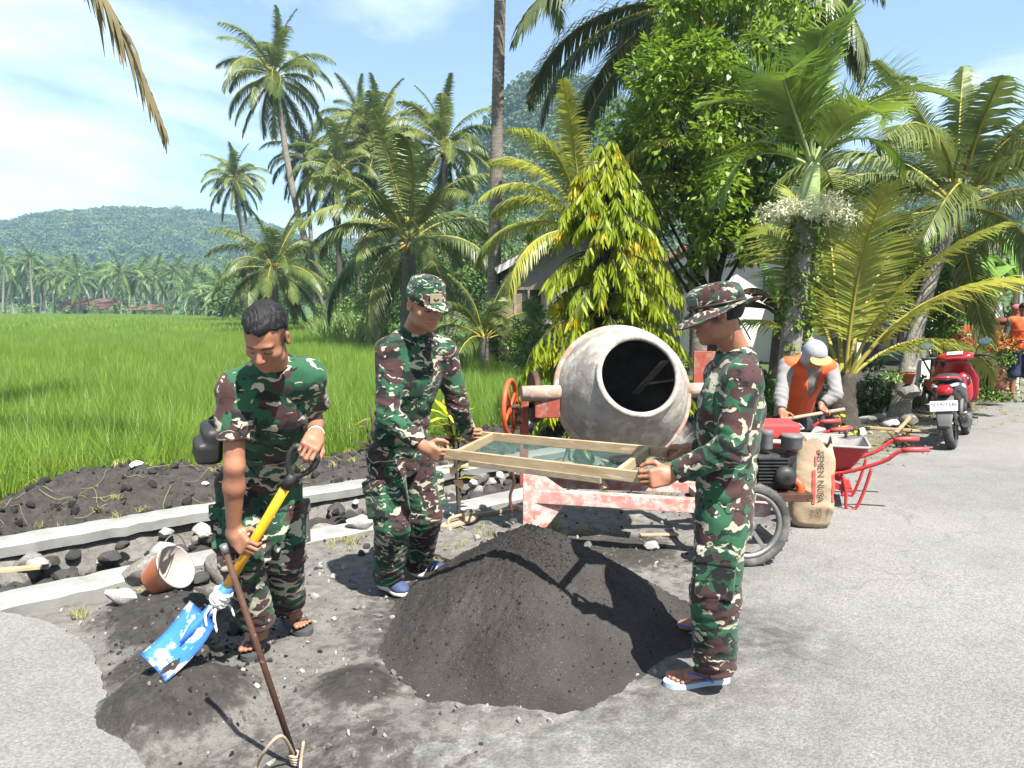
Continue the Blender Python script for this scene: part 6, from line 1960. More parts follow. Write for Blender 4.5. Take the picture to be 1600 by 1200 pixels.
# ----------------------------------------------------------------- cement mixer
def build_mixer():
 base = gz(Vector((0.75, 5.0, 0)))
 root = empty('cement_mixer', base, 0, 'cement caked drum mixer on a faded red wheeled frame', 'cement mixer')
 o = root.location; S = lambda p: Vector(p) - o
 c = P(973, 612, 5.18)
 ax = Vector((0.045, -0.40, 0.15)).normalized()
 m = Matrix.Translation(-o) @ frame(c, z=ax)
 out = [(0.05, -0.46), (0.20, -0.455), (0.30, -0.40), (0.40, -0.24), (0.448, -0.10), (0.452, -0.02), (0.446, 0.03), (0.425, 0.10), (0.390, 0.19), (0.345, 0.28), (0.295, 0.36), (0.262, 0.405)]
 prof = []
 for i in range(len(out) - 1):
  for k in range(3):
   t = k / 3; prof.append((out[i][0] * (1 - t) + out[i + 1][0] * t, out[i][1] * (1 - t) + out[i + 1][1] * t))
 prof.append(out[-1])
 drum = MB().lathe(prof, 72, m, caps=False)
 dv = []
 for v in drum.v:                      # caked cement lumps
  p = Vector(v); n = mnoise.noise(p * 9.0) * 0.006 + mnoise.noise(p * 27.0) * 0.003
  q = m.inverted() @ p; r = Vector((q.x, q.y, 0)).normalized()
  dv.append(tuple(p + (m.to_3x3() @ r) * n))
 drum.v = dv
 d = drum.build('drum', MAT['drum'], root)
 MB().lathe([(0.270, 0.398), (0.270, 0.418), (0.252, 0.422), (0.236, 0.416), (0.236, 0.396)], 72, m, caps=False).build('mouth_rim', MAT['drum'], d)
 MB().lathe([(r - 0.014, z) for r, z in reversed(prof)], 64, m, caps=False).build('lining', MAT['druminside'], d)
 MB().lathe([(0.445, -0.045), (0.476, -0.040), (0.478, -0.018), (0.478, 0.0), (0.470, 0.016), (0.445, 0.020)], 72, m, caps=False).build('seam_ring', MAT['drumring'], d)
 for a0 in (0.4, 2.4, 4.5):
  mb = MB()
  def L_(r, a, z): return m @ Vector((r * math.cos(a), r * math.sin(a), z))
  mb.beam(L_(0.20, a0, -0.34), L_(0.30, a0 + 0.2, 0.18), 0.05, 0.012, (0, 0, 1))
  mb.beam(L_(0.42, a0 - 0.1, -0.10), L_(0.22, a0, -0.08), 0.045, 0.012, (0, 0, 1))
  mb.build('mixing_paddle', MAT['drum'], d)
 # trunnion axle and yoke
 side = Vector((0.985, 0.17, 0.0)).normalized()
 lx, rx = c - side * 0.64, c + side * 0.60
 MB().tube([S(c - side * 0.70), S(c - side * 0.43)], 0.052, 14).build('axle', MAT['drumring'], root)
 MB().tube([S(c + side * 0.43), S(rx + side * 0.05)], 0.052, 14).build('axle', MAT['drumring'], root)
 MB().box(S(c - side * 0.52 - Vector((0, 0, 0.085))), (0.17, 0.05, 0.16), None, 0.008).build('yoke_plate', MAT['redgear'], root)
 # gear wheel, bearing post, hand wheel
 gw = frame(S(P(833, 620, 5.28)), z=side)
 MB().lathe([(0.03, -0.012), (0.165, -0.012), (0.172, -0.018), (0.180, -0.012), (0.180, 0.022), (0.172, 0.028), (0.165, 0.012), (0.03, 0.012)], 40, gw).build('gear_wheel', MAT['rust'], root)
 post = MB()
 pt = P(819, 600, 5.24)
 post.box(S(P(820, 628, 5.24)), (0.055, 0.09, 0.20), None, 0.01)
 post.box(S(Vector((pt.x, 5.24, 0.62))), (0.06, 0.07, 0.50), None, 0.005)
 post.build('bearing_post', MAT['redgear'], root)
 hw = frame(S(P(797, 637, 5.18)), z=Vector((0.97, -0.22, 0)))
 whl = MB()
 ring = [hw @ Vector((0.185 * math.cos(a), 0.185 * math.sin(a), 0)) for a in np.linspace(0, 2 * math.pi, 40, endpoint=False)]
 whl.tube(ring, 0.017, 8, closed=True)
 for k in range(4):
  a = k * math.pi / 2 + 0.5
  whl.tube([hw @ Vector((0, 0, 0)), hw @ Vector((0.18 * math.cos(a), 0.18 * math.sin(a), 0))], 0.010, 6)
 whl.build('hand_wheel', MAT['orangewheel'], root)
 MB().tube([hw @ Vector((0, 0, -0.03)), S(P(833, 633, 5.26))], 0.018, 8).build('shaft', MAT['rust'], root)
 for k, dz in enumerate((-0.03, 0.02, -0.09)):
  MB().box(S(P(810, 640, 5.22) + Vector((0, 0, dz))), (0.05, 0.03, 0.025), None, 0.004).build('bracket', MAT['rust'], root)
 # chassis
 lp = Vector((P(826, 800, 4.98).x, 4.98, 0))
 MB().box(S(Vector((lp.x, lp.y, 0.25))), (0.075, 0.075, 0.58), None, 0.004).build('front_leg', MAT['redframe'], root)
 b0, b1 = Vector((lp.x + 0.04, 4.98, 0.36)), Vector((1.62, 4.72, 0.335))
 MB().beam(S(b0), S(b1), 0.075, 0.085, (0, 0, 1), 0.004).build('chassis_beam', MAT['redframe'], root)
 MB().beam(S(b0 + Vector((0, 0.42, 0))), S(b1 + Vector((0, 0.55, 0))), 0.06, 0.075, (0, 0, 1), 0.004).build('chassis_beam', MAT['redframe'], root)
 gm = frame(S(Vector((lp.x + 0.038, 4.955, 0.36))), x=(1, 0, 0), z=(0, -1, 0))
 MB().prism([(0, 0.16), (0.0, -0.30), (0.05, -0.24), (0.20, -0.045), (0.20, 0.045), (0.05, 0.15)], 0, 0.012, gm).build('gusset', MAT['redframe'], root)
 for (t, dy) in ((0.18, 0.0), (0.75, 0.0)):
  p = b0.lerp(b1, t); MB().beam(S(p + Vector((0, 0.04, 0))), S(p + Vector((0.0, 0.45, 0))), 0.05, 0.05).build('cross_member', MAT['redframe'], root)
 MB().beam(S(Vector((0.62, 5.0, 0.40))), S(Vector((0.45, 5.15, 0.62))), 0.05, 0.03).build('brace', MAT['drumring'], root)
 MB().beam(S(Vector((0.25, 5.25, 0.47))), S(Vector((1.0, 5.05, 0.47))), 0.20, 0.014).build('guard_plate', MAT['drum'], root)
 rp = Vector((rx.x + 0.02, rx.y, 0))
 MB().box(S(Vector((rp.x, rp.y, 0.62))), (0.08, 0.08, 0.72), None, 0.004).build('bearing_post', MAT['redgear'], root)
 MB().box(S(P(1100, 580, 5.75)), (0.16, 0.03, 0.30), None, 0.004).build('rear_shield', MAT['redgear'], root)
 MB().tube([S(x) for x in catmull([P(800, 735, 5.05), P(803, 755, 5.05), P(797, 775, 5.05), P(800, 800, 5.02)], 4)], 0.010, 6).build('hook', MAT['rust'], root)
 # road wheels
 for wc in (Vector((P(1170, 805, 4.62).x, 4.62, 0.265)), Vector((P(1170, 805, 4.62).x + 0.05, 5.40, 0.265))):
  wm = frame(S(wc), z=(0.10, -1, 0))
  prof = [(0.205, -0.02), (0.22, -0.03), (0.245, -0.031), (0.260, -0.020), (0.266, 0.0), (0.260, 0.020), (0.245, 0.031), (0.22, 0.03), (0.205, 0.02), (0.205, -0.02)]
  w = MB().lathe(prof, 48, wm, caps=False).build('wheel', MAT['dusty_black'], root)
  tread = MB()
  for k in range(48):
   a = k / 48 * 6.283
   tread.box(wm @ Vector((0.264 * math.cos(a), 0.264 * math.sin(a), 0.010 * (1 if k % 2 else -1))), (0.010, 0.014, 0.022), wm.to_3x3() @ Matrix.Rotation(a, 3, 'Z'))
  tread.build('tread', MAT['dusty_black'], w)
  MB().lathe([(0.185, -0.016), (0.207, -0.022), (0.207, 0.022), (0.185, 0.016), (0.180, 0.0), (0.185, -0.016)], 40, wm, caps=False).build('rim', MAT['steel'], w)
  sp = MB()
  for k in range(5):
   a = k / 5 * 6.283 + 0.3
   sp.beam(wm @ Vector((0.03 * math.cos(a), 0.03 * math.sin(a), 0)), wm @ Vector((0.188 * math.cos(a), 0.188 * math.sin(a), 0)), 0.024, 0.014, wm.to_3x3() @ Vector((0, 0, 1)))
  sp.lathe([(0.0, -0.03), (0.034, -0.03), (0.038, 0.03), (0.0, 0.03)], 16, wm)
  sp.build('spokes', MAT['steel'], w)
 wx = P(1170, 805, 4.62).x
 MB().tube([S(Vector((wx, 4.62, 0.265))), S(Vector((wx + 0.05, 5.40, 0.265)))], 0.018, 8).build('wheel_axle', MAT['rust'], root)
 # engine on its bed
 ec = P(1205, 720, 5.05)
 MB().box(S(Vector((ec.x + 0.02, 5.12, 0.37))), (0.40, 0.50, 0.05), None, 0.004).build('engine_bed', MAT['rust'], root)
 e = MB().box(S(Vector((ec.x, 5.10, 0.52))), (0.30, 0.26, 0.24), None, 0.03).build('engine', MAT['engine'], root)
 fins = MB()
 for k in range(8): fins.box(S(Vector((ec.x - 0.02, 4.955, 0.46 + 0.022 * k))), (0.20, 0.05, 0.008))
 fins.build('cooling_fins', MAT['engine'], e)
 fan = frame(S(Vector((ec.x + 0.05, 4.93, 0.50))), z=(0, -1, 0))
 MB().lathe([(0.0, 0.05), (0.04, 0.05), (0.068, 0.03), (0.072, -0.02), (0.0, -0.02)], 28, fan).build('recoil_starter', MAT['engine'], e)
 MB().box(S(Vector((P(1206, 672, 5.15).x, 5.15, P(1206, 672, 5.15).z + 0.01))), (0.30, 0.26, 0.11), None, 0.022).build('fuel_tank', MAT['enginered'], root)
 for (px, py, d, r, h) in ((1237, 690, 4.98, 0.068, 0.075), (1198, 688, 5.0, 0.040, 0.10)):
  q = P(px, py, d)
  MB().lathe([(0.0, -h * 0.6), (r * 0.9, -h * 0.6), (r, -h * 0.5), (r, h * 0.35), (r * 1.06, h * 0.4), (r * 1.06, h * 0.58), (r * 0.9, h * 0.68), (0.0, h * 0.7)], 26, Matrix.Translation(S(q))).build('air_filter', MAT['enginegrey'], root)
 q = P(1237, 705, 4.98)
 MB().tube([S(x) for x in catmull([q, q + Vector((-0.02, 0, -0.07)), Vector((ec.x + 0.02, 5.02, 0.55))], 4)], 0.035, 10).build('carburettor', MAT['engine'], root)
 MB().tube([S(x) for x in catmull([Vector((ec.x + 0.10, 5.0, 0.48)), Vector((ec.x + 0.16, 4.95, 0.44)), Vector((ec.x + 0.16, 4.95, 0.38))], 4)], 0.03, 10).build('oil_filler', MAT['orangewheel'], root)

# ----------------------------------------------------------------- text helper
def text_mesh(txt, size):
 cu = bpy.data.curves.new('lettering', 'FONT')
 cu.body = txt; cu.size = size; cu.resolution_u = 2; cu.fill_mode = 'FRONT'
 cu.align_x = 'CENTER'; cu.align_y = 'CENTER'
 ob = bpy.data.objects.new('lettering', cu); COL.objects.link(ob)
 dg = bpy.context.evaluated_depsgraph_get()
 me = bpy.data.meshes.new_from_object(ob.evaluated_get(dg))
 bpy.data.objects.remove(ob); bpy.data.curves.remove(cu)
 return me

# ----------------------------------------------------------------- cement bag
def build_bag():
 base = gz(G(1266, 823)); base.z = 0.01
 root = empty('cement_bag', base, R(-8), 'open brown paper cement bag standing on the road edge', 'cement bag')
 Hh = 0.62
 def half(t):      # half width, half depth at height t
  w = np.interp(t, [0, 0.05, 0.25, 0.55, 0.8, 1.0], [0.115, 0.140, 0.158, 0.154, 0.140, 0.118])
  d = np.interp(t, [0, 0.05, 0.25, 0.55, 0.8, 1.0], [0.060, 0.085, 0.105, 0.098, 0.070, 0.045])
  return w, d
 def surf(a, t):
  w, d = half(t)
  c, s = math.cos(a), math.sin(a)
  e = 0.62
  x = w * math.copysign(abs(c) ** e, c); y = d * math.copysign(abs(s) ** e, s)
  z = Hh * t
  r = 1 + 0.014 * math.sin(z * 60 + 3 * math.sin(a * 2 + z * 9)) * (1.4 - t) + 0.09 * mnoise.noise(Vector((x * 9, y * 9, z * 9)))
  lean = -0.02 * t + 0.03 * t * t
  return Vector((x * r + lean, y * r, z + (0.045 * math.sin(a * 3 + 1) + 0.03 * math.sin(a * 7)) * max(0, t - 0.9) * 10 * 0.6))
 n, m = 40, 60
 mb = MB()
 vs = [surf(2 * math.pi * k / m, i / n) for i in range(n + 1) for k in range(m)]
 fs = [(i * m + k, i * m + (k + 1) % m, (i + 1) * m + (k + 1) % m, (i + 1) * m + k) for i in range(n) for k in range(m)]
 fs.append(list(reversed(range(m))))
 mb.add(vs, fs, True)
 inner = [surf(2 * math.pi * k / m, 1 - 0.28 * i / 8) * 1.0 for i in range(9) for k in range(m)]
 inner = [Vector((v.x * 0.965, v.y * 0.93, v.z)) for v in inner]
 mb.add(inner, [(i * m + k, i * m + (k + 1) % m, (i + 1) * m + (k + 1) % m, (i + 1) * m + k) for i in range(8) for k in range(m)] + [[8 * m + k for k in range(m)]], True)
 sk = mb.build('sack', MAT['bag'], root)
 from mathutils.bvhtree import BVHTree
 bvh = BVHTree.FromPolygons([tuple(v) for v in mb.v], mb.f)
 def front(x, z, off=0.009):
  t = min(max(z / Hh, 0.02), 0.99)
  w, d = half(t)
  lean = -0.02 * t + 0.03 * t * t
  q = min(0.97, abs(x - lean) / w)
  y = -d * (1 - q ** (2 / 0.62)) ** (0.62 / 2)
  # follow the wrinkles of the paper
  a = math.atan2(-max((1 - q ** 3.2), 0.02) ** 0.8, math.copysign(q ** 1.6, x - lean))
  r = 1 + 0.014 * math.sin(z * 60 + 3 * math.sin(a * 2 + z * 9)) * (1.4 - t) + 0.05 * mnoise.noise(Vector((x * 9, y * 9, z * 9)))
  hit = bvh.ray_cast(Vector((x, -0.5, z)), Vector((0, 1, 0)))[0]
  return Vector((x, (hit.y if hit is not None else y) - off * 0.9, z))
 def printed(name, txt, size, cx, cz, rot, mat):
  me = text_mesh(txt, size)
  ca, sa = math.cos(rot), math.sin(rot)
  for v in me.vertices:
   x, y = v.co.x, v.co.y
   v.co = front(cx + x * ca - y * sa, cz + x * sa + y * ca)
  link(name, me, MAT[mat], root)
 printed('lettering', 'SEMEN NUSA', 0.062, 0.035, 0.385, -math.pi / 2, 'ink')
 printed('lettering', 'PCC', 0.034, 0.030, 0.125, -math.pi / 2, 'ink')
 printed('lettering', '40 KG', 0.026, -0.020, 0.110, -math.pi / 2, 'ink')
 def strip(name, x0, x1, z0, z1, mat, nx=4, nz=30):
  vs = [front(x0 + (x1 - x0) * i / nx, z0 + (z1 - z0) * j / nz, 0.007) for j in range(nz + 1) for i in range(nx + 1)]
  w = nx + 1
  MB().add(vs, [(j * w + i, j * w + i + 1, (j + 1) * w + i + 1, (j + 1) * w + i) for j in range(nz) for i in range(nx)], True).build(name, MAT[mat], root)
 strip('red_stripe', -0.022, 0.000, 0.19, 0.43, 'inkred')
 strip('red_emblem', 0.012, 0.034, 0.545, 0.575, 'inkred')
 strip('red_emblem', -0.005, 0.008, 0.46, 0.53, 'inkred')
 strip('red_side_band', 0.118, 0.146, 0.20, 0.40, 'inkred')
 for (x0, x1, z0, z1) in ((0.010, 0.012, 0.09, 0.16), (0.048, 0.050, 0.09, 0.16), (0.012, 0.048, 0.09, 0.092), (0.012, 0.048, 0.158, 0.16), (0.085, 0.087, 0.06, 0.16), (0.095, 0.099, 0.10, 0.16), (0.078, 0.10, 0.12, 0.124)):
  strip('printed_line', x0, x1, z0, z1, 'ink', 2, 8)

# ----------------------------------------------------------------- wheelbarrows
def build_barrow(name, loc, rz, label, tool=False):
 root = empty('wheelbarrow', loc, rz, label, 'wheelbarrow', 'red wheelbarrows')
 # local: +x toward the handles, wheel at -x
 top = [(-0.52, -0.30), (0.36, -0.31), (0.36, 0.31), (-0.52, 0.30)]
 bot = [(-0.16, -0.17), (0.20, -0.19), (0.20, 0.19), (-0.16, 0.17)]
 def rounded(q, r, n=5):
  out = []
  for i in range(4):
   p0, p1, p2 = Vector(q[i - 1]), Vector(q[i]), Vector(q[(i + 1) % 4])
   a, b = (p0 - p1).normalized() * r, (p2 - p1).normalized() * r
   for k in range(n + 1):
    t = k / n
    out.append((p1 + a) * (1 - t) ** 2 + p1 * 2 * t * (1 - t) + (p1 + b) * t * t)
  return out
 rt, rb = rounded(top, 0.07), rounded(bot, 0.06)
 zt, zb = 0.54, 0.30
 rows = []
 for k in range(7):
  t = k / 6
  rows.append([Vector((*(b.lerp(a, t)), zb + (zt - zb) * t ** 1.15 + (0.02 if False else 0))) for a, b in zip(rt, rb)])
 n = len(rt)
 def shell(off, flip):
  vs = [v + Vector((0, 0, off)) for r in rows for v in r]
  fs = [(i * n + k, i * n + (k + 1) % n, (i + 1) * n + (k + 1) % n, (i + 1) * n + k) for i in range(6) for k in range(n)]
  fs.append(list(range(n)))
  return vs, [f[::-1] if flip else f for f in fs]
 pan = MB().add(*shell(0, False), smooth=True).build('pan', MAT['barrow'], root)
 MB().add([Vector((v.x * 0.985, v.y * 0.98, v.z + 0.006)) for v in shell(0, True)[0]], shell(0, True)[1], True).build('lining', MAT['barrowin'], pan)
 MB().tube(rows[-1], 0.011, 8, closed=True).build('rim', MAT['barrowin'], pan)
 # mortar left in the pan
 MB().lathe([(0.0, 0.375), (0.10, 0.37), (0.17, 0.35), (0.20, 0.335)], 18, Matrix.Diagonal((1.25, 1, 1, 1)), caps=False).build('mortar', MAT['sand'], pan)
 for sg in (-1, 1):
  rail = catmull([(-0.66, sg * 0.06, 0.20), (-0.30, sg * 0.16, 0.275), (0.10, sg * 0.21, 0.292), (0.45, sg * 0.25, 0.42), (0.58, sg * 0.27, 0.52), (0.72, sg * 0.27, 0.545)], 5)
  MB().tube(rail, 0.016, 9).build('handle', MAT['barrow'], root)
  MB().tube([(0.60, sg * 0.27, 0.530), (0.66, sg * 0.27, 0.540), (0.80, sg * 0.27, 0.552)], 0.022, 10).build('grip', MAT['enginered'], root)
  MB().tube(catmull([(0.16, sg * 0.21, 0.28), (0.19, sg * 0.23, 0.15), (0.20, sg * 0.235, 0.012), (0.27, sg * 0.235, 0.012), (0.33, sg * 0.23, 0.16), (0.38, sg * 0.24, 0.36)], 5), 0.013, 8).build('leg', MAT['barrow'], root)
  MB().beam((0.20, sg * 0.20, 0.16), (-0.10, sg * 0.18, 0.25), 0.02, 0.05).build('brace', MAT['barrow'], root)
 MB().beam((0.22, -0.23, 0.15), (0.22, 0.23, 0.15), 0.05, 0.02).build('stretcher', MAT['barrow'], root)
 wm = frame((-0.62, 0, 0.185), z=(0, 1, 0))
 w = MB().lathe([(0.12, -0.035), (0.165, -0.04), (0.185, -0.02), (0.185, 0.02), (0.165, 0.04), (0.12, 0.035), (0.12, -0.035)], 32, wm, caps=False).build('wheel', MAT['dusty_black'], root)
 MB().lathe([(0.0, -0.03), (0.12, -0.028), (0.12, 0.028), (0.0, 0.03)], 24, wm).build('rim', MAT['steel'], w)
 root.scale = (0.93, 0.93, 0.95)
 return root

# ----------------------------------------------------------------- scooter
def loft(secs, n=20):
 """secs: (x, yc, zc, half width, half height, squareness, shear) along x"""
 vs, fs = [], []
 for (x, yc, zc, w, h, e, sh) in secs:
  for k in range(n):
   a = 2 * math.pi * k / n
   c, s = math.cos(a), math.sin(a)
   yy = w * math.copysign(abs(c) ** e, c); zz = h * math.copysign(abs(s) ** e, s)
   vs.append((x + sh * zz, yc + yy, zc + zz))
 m = len(secs)
 fs = [(i * n + k, i * n + (k + 1) % n, (i + 1) * n + (k + 1) % n, (i + 1) * n + k) for i in range(m - 1) for k in range(n)]
 fs = [f[::-1] for f in fs]
 fs.append(list(range(n))); fs.append([(m - 1) * n + k for k in reversed(range(n))])
 return vs, fs
def build_scooter():
 rear, front = G(1488, 702), G(1529, 684)
 hd = math.atan2(0.80, 0.60)
 root = empty('scooter', Vector((rear.x, rear.y, 0.004)), hd, 'red and black scooter with white number plate parked on the verge', 'scooter')
 root.rotation_euler = (R(-7), 0, hd)       # leaning on its side stand
 def wheel(x, wd, name):
  wm = frame((x, 0, 0.265), z=(0, 1, 0))
  w = MB().lathe([(0.19, -wd * 0.7), (0.225, -wd), (0.250, -wd * 0.82), (0.265, -wd * 0.3), (0.266, 0), (0.265, wd * 0.3), (0.250, wd * 0.82), (0.225, wd), (0.19, wd * 0.7), (0.19, -wd * 0.7)], 44, wm, caps=False).build(name, MAT['dusty_black'], root)
  MB().lathe([(0.17, -wd * 0.5), (0.195, -wd * 0.75), (0.195, wd * 0.75), (0.17, wd * 0.5), (0.17, -wd * 0.5)], 36, wm, caps=False).build('rim', MAT['scooterblack'], w)
  sp = MB()
  for k in range(5):
   a = k * 1.2566
   sp.beam(wm @ Vector((0.02 * math.cos(a), 0.02 * math.sin(a), 0)), wm @ Vector((0.18 * math.cos(a), 0.18 * math.sin(a), 0)), 0.03, 0.02, (0, 1, 0))
  sp.lathe([(0.0, -0.05), (0.05, -0.05), (0.05, 0.05), (0.0, 0.05)], 16, wm)
  sp.build('spokes', MAT['scooterblack'], w)
 wheel(0.0, 0.050, 'rear_wheel'); wheel(1.24, 0.042, 'front_wheel')
 def part(name, secs, mat, parent=None, n=20):
  v, f = loft(secs, n)
  return MB().add(v, f, True).build(name, MAT[mat], parent or root)
 # tail section, seat, side panels
 part('tail', [(-0.24, 0, 0.70, 0.06, 0.045, 0.7, 0.3), (-0.18, 0, 0.70, 0.105, 0.075, 0.7, 0.3), (0.0, 0, 0.665, 0.13, 0.11, 0.7, 0.2), (0.22, 0, 0.60, 0.135, 0.13, 0.7, 0.2), (0.42, 0, 0.52, 0.125, 0.12, 0.7, 0.2), (0.55, 0, 0.44, 0.115, 0.09, 0.7, 0.2)], 'scooterblack')
 part('seat', [(-0.20, 0, 0.795, 0.05, 0.025, 0.8, 0), (-0.12, 0, 0.815, 0.105, 0.045, 0.8, 0), (0.08, 0, 0.805, 0.125, 0.052, 0.75, 0), (0.22, 0, 0.775, 0.12, 0.052, 0.75, 0), (0.42, 0, 0.745, 0.125, 0.048, 0.75, 0), (0.58, 0, 0.735, 0.09, 0.035, 0.8, 0)], 'seat')
 MB().tube(catmull([(0.02, -0.13, 0.775), (-0.12, -0.125, 0.81), (-0.24, -0.07, 0.825), (-0.27, 0, 0.828), (-0.24, 0.07, 0.825), (-0.12, 0.125, 0.81), (0.02, 0.13, 0.775)], 5), 0.016, 8).build('grab_rail', MAT['scooterred'], root)
 for sg in (-1, 1):
  part('side_panel', [(-0.20, sg * 0.085, 0.715, 0.02, 0.025, 0.8, 0.6), (-0.05, sg * 0.125, 0.70, 0.022, 0.055, 0.8, 0.6), (0.18, sg * 0.140, 0.645, 0.022, 0.075, 0.8, 0.6), (0.40, sg * 0.130, 0.56, 0.020, 0.065, 0.8, 0.6), (0.50, sg * 0.12, 0.50, 0.012, 0.03, 0.8, 0.6)], 'scooterblack')
  part('panel_graphic', [(-0.02, sg * 0.149, 0.725, 0.004, 0.012, 0.9, 0.6), (0.10, sg * 0.160, 0.700, 0.005, 0.022, 0.9, 0.6), (0.22, sg * 0.163, 0.665, 0.004, 0.010, 0.9, 0.6)], 'silver')
  part('indicator', [(-0.27, sg * 0.075, 0.735, 0.016, 0.010, 0.9, 0.4), (-0.22, sg * 0.105, 0.74, 0.022, 0.020, 0.9, 0.4), (-0.12, sg * 0.125, 0.74, 0.014, 0.018, 0.9, 0.4)], 'silver')
 part('tail_light', [(-0.315, 0, 0.690, 0.055, 0.035, 0.8, 0.35), (-0.27, 0, 0.690, 0.085, 0.058, 0.8, 0.35), (-0.20, 0, 0.69, 0.09, 0.06, 0.8, 0.35)], 'taillight')
 # rear mudguard with plate
 mv, mf = loft([(-0.20, 0, 0.60, 0.085, 0.03, 0.6, 0), (-0.28, 0, 0.53, 0.09, 0.03, 0.6, 0), (-0.36, 0, 0.42, 0.085, 0.025, 0.6, 0), (-0.42, 0, 0.30, 0.06, 0.018, 0.6, 0)])
 MB().add(mv, [f[::-1] for f in mf], True).build('mudguard', MAT['scootergrey'], root)
 pm = frame((-0.355, 0, 0.525), x=(0, -1, 0), z=(-0.92, 0, 0.30))
 pl = MB().box((0, 0, 0), (0.27, 0.115, 0.004), None, 0.0018)
 pl.v = [tuple(pm @ Vector(v)) for v in pl.v]
 po = pl.build('number_plate', MAT['plate'], root)
 for txt, size, dy, mt in (('N 5903 EBJ', 0.052, 0.015, 'ink'), ('08 . 28', 0.022, -0.036, 'ink')):
  me = text_mesh(txt, size)
  for v in me.vertices: v.co = pm @ Vector((v.co.x, v.co.y + dy, 0.0045))
  link('lettering', me, MAT[mt], po)
 MB().tube([(-0.20, 0, 0.56), (-0.345, 0, 0.55)], 0.012, 6).build('plate_bracket', MAT['scooterblack'], root)
 # engine, swing arm, exhaust
 part('engine', [(0.02, 0.09, 0.27, 0.05, 0.06, 0.7, 0), (0.20, 0.08, 0.28, 0.075, 0.075, 0.7, 0), (0.45, 0.05, 0.30, 0.09, 0.085, 0.7, 0), (0.62, 0.0, 0.31, 0.07, 0.06, 0.7, 0)], 'scootergrey')
 ex = MB()
 ex.tube([(-0.20, -0.145, 0.37), (-0.14, -0.145, 0.355), (0.16, -0.14, 0.285), (0.24, -0.13, 0.26)], [0.045, 0.058, 0.062, 0.035], 18)
 m_ = ex.build('muffler', MAT['scooterblack'], root)
 part('heat_shield', [(-0.13, -0.190, 0.385, 0.014, 0.030, 0.8, 0), (0.0, -0.200, 0.36, 0.016, 0.045, 0.8, 0), (0.14, -0.195, 0.315, 0.012, 0.035, 0.8, 0)], 'scootergrey', m_)
 MB().tube([(-0.212, -0.145, 0.372), (-0.195, -0.145, 0.369)], [0.022, 0.034], 14).build('tail_pipe', MAT['engine'], m_)
 MB().tube(catmull([(0.24, -0.13, 0.26), (0.38, -0.10, 0.18), (0.50, -0.04, 0.22)], 4), 0.016, 8).build('exhaust_pipe', MAT['rust'], m_)
 for sg in (-1, 1):
  MB().tube([(0.02, sg * 0.10, 0.33), (0.14, sg * 0.115, 0.58)], 0.022, 8).build('shock_absorber', MAT['scootergrey'], root)
  MB().tube([(0.42, sg * 0.15, 0.31), (0.42, sg * 0.23, 0.30)], 0.014, 7).build('footrest', MAT['black'], root)
 # floor, leg shield, front cowl
 part('floor', [(0.45, 0, 0.34, 0.13, 0.05, 0.6, 0), (0.70, 0, 0.31, 0.14, 0.045, 0.6, 0), (0.92, 0, 0.32, 0.13, 0.05, 0.6, 0)], 'scooterblack')
 v, f = loft([(0.30, 0, 0.84, 0.05, 0.045, 0.7, 0), (0.36, 0, 0.855, 0.17, 0.05, 0.65, 0), (0.44, 0, 0.84, 0.195, 0.05, 0.65, 0), (0.62, 0, 0.845, 0.215, 0.055, 0.65, 0), (0.80, 0, 0.87, 0.14, 0.06, 0.65, 0), (0.90, 0, 0.88, 0.09, 0.04, 0.7, 0)])
 # turn the loft upright: it becomes the leg shield
 up = [(0.98 - 0.18 * (p[2] - 0.85) - 0.20 * (p[0] - 0.55), p[1], 0.30 + (p[0] - 0.30) * 1.0 + 0.10) for p in v]
 MB().add(up, f, True).build('leg_shield', MAT['scooterred'], root)
 part('front_cowl', [(0.96, 0, 0.72, 0.10, 0.20, 0.75, -0.2), (1.04, 0, 0.70, 0.14, 0.20, 0.75, -0.2), (1.14, 0, 0.64, 0.12, 0.15, 0.75, -0.2), (1.22, 0, 0.58, 0.05, 0.08, 0.8, -0.2)], 'scooterred')
 part('inner_panel', [(0.84, 0, 0.60, 0.10, 0.17, 0.7, -0.15), (0.90, 0, 0.62, 0.15, 0.20, 0.7, -0.15), (0.93, 0, 0.62, 0.15, 0.20, 0.7, -0.15)], 'scooterred')
 part('glove_box', [(0.835, -0.08, 0.70, 0.045, 0.05, 0.6, 0), (0.87, -0.08, 0.70, 0.055, 0.06, 0.6, 0)], 'black_gloss')
 v, f = loft([(1.00, 0, 0.50, 0.07, 0.02, 0.7, 0), (1.10, 0, 0.545, 0.075, 0.02, 0.7, 0), (1.24, 0, 0.555, 0.075, 0.02, 0.7, 0), (1.40, 0, 0.50, 0.06, 0.018, 0.7, 0), (1.50, 0, 0.40, 0.045, 0.015, 0.7, 0)])
 MB().add(v, f, True).build('front_mudguard', MAT['scooterred'], root)
 for sg in (-1, 1):
  MB().tube([(1.24, sg * 0.06, 0.265), (1.10, sg * 0.065, 0.62)], 0.020, 8).build('fork', MAT['scootergrey'], root)
 # handlebar
 part('handlebar_cover', [(0.76, 0, 0.985, 0.10, 0.02, 0.8, 0), (0.80, 0, 1.0, 0.19, 0.05, 0.75, 0), (0.88, 0, 1.005, 0.20, 0.06, 0.75, 0), (0.96, 0, 0.985, 0.14, 0.055, 0.75, 0), (1.02, 0, 0.96, 0.06, 0.04, 0.8, 0)], 'scooterred')
 MB().box((0.805, 0, 1.048), (0.08, 0.17, 0.012), Matrix.Rotation(R(-25), 3, 'Y'), 0.004).build('instrument_panel', MAT['silver'], root)
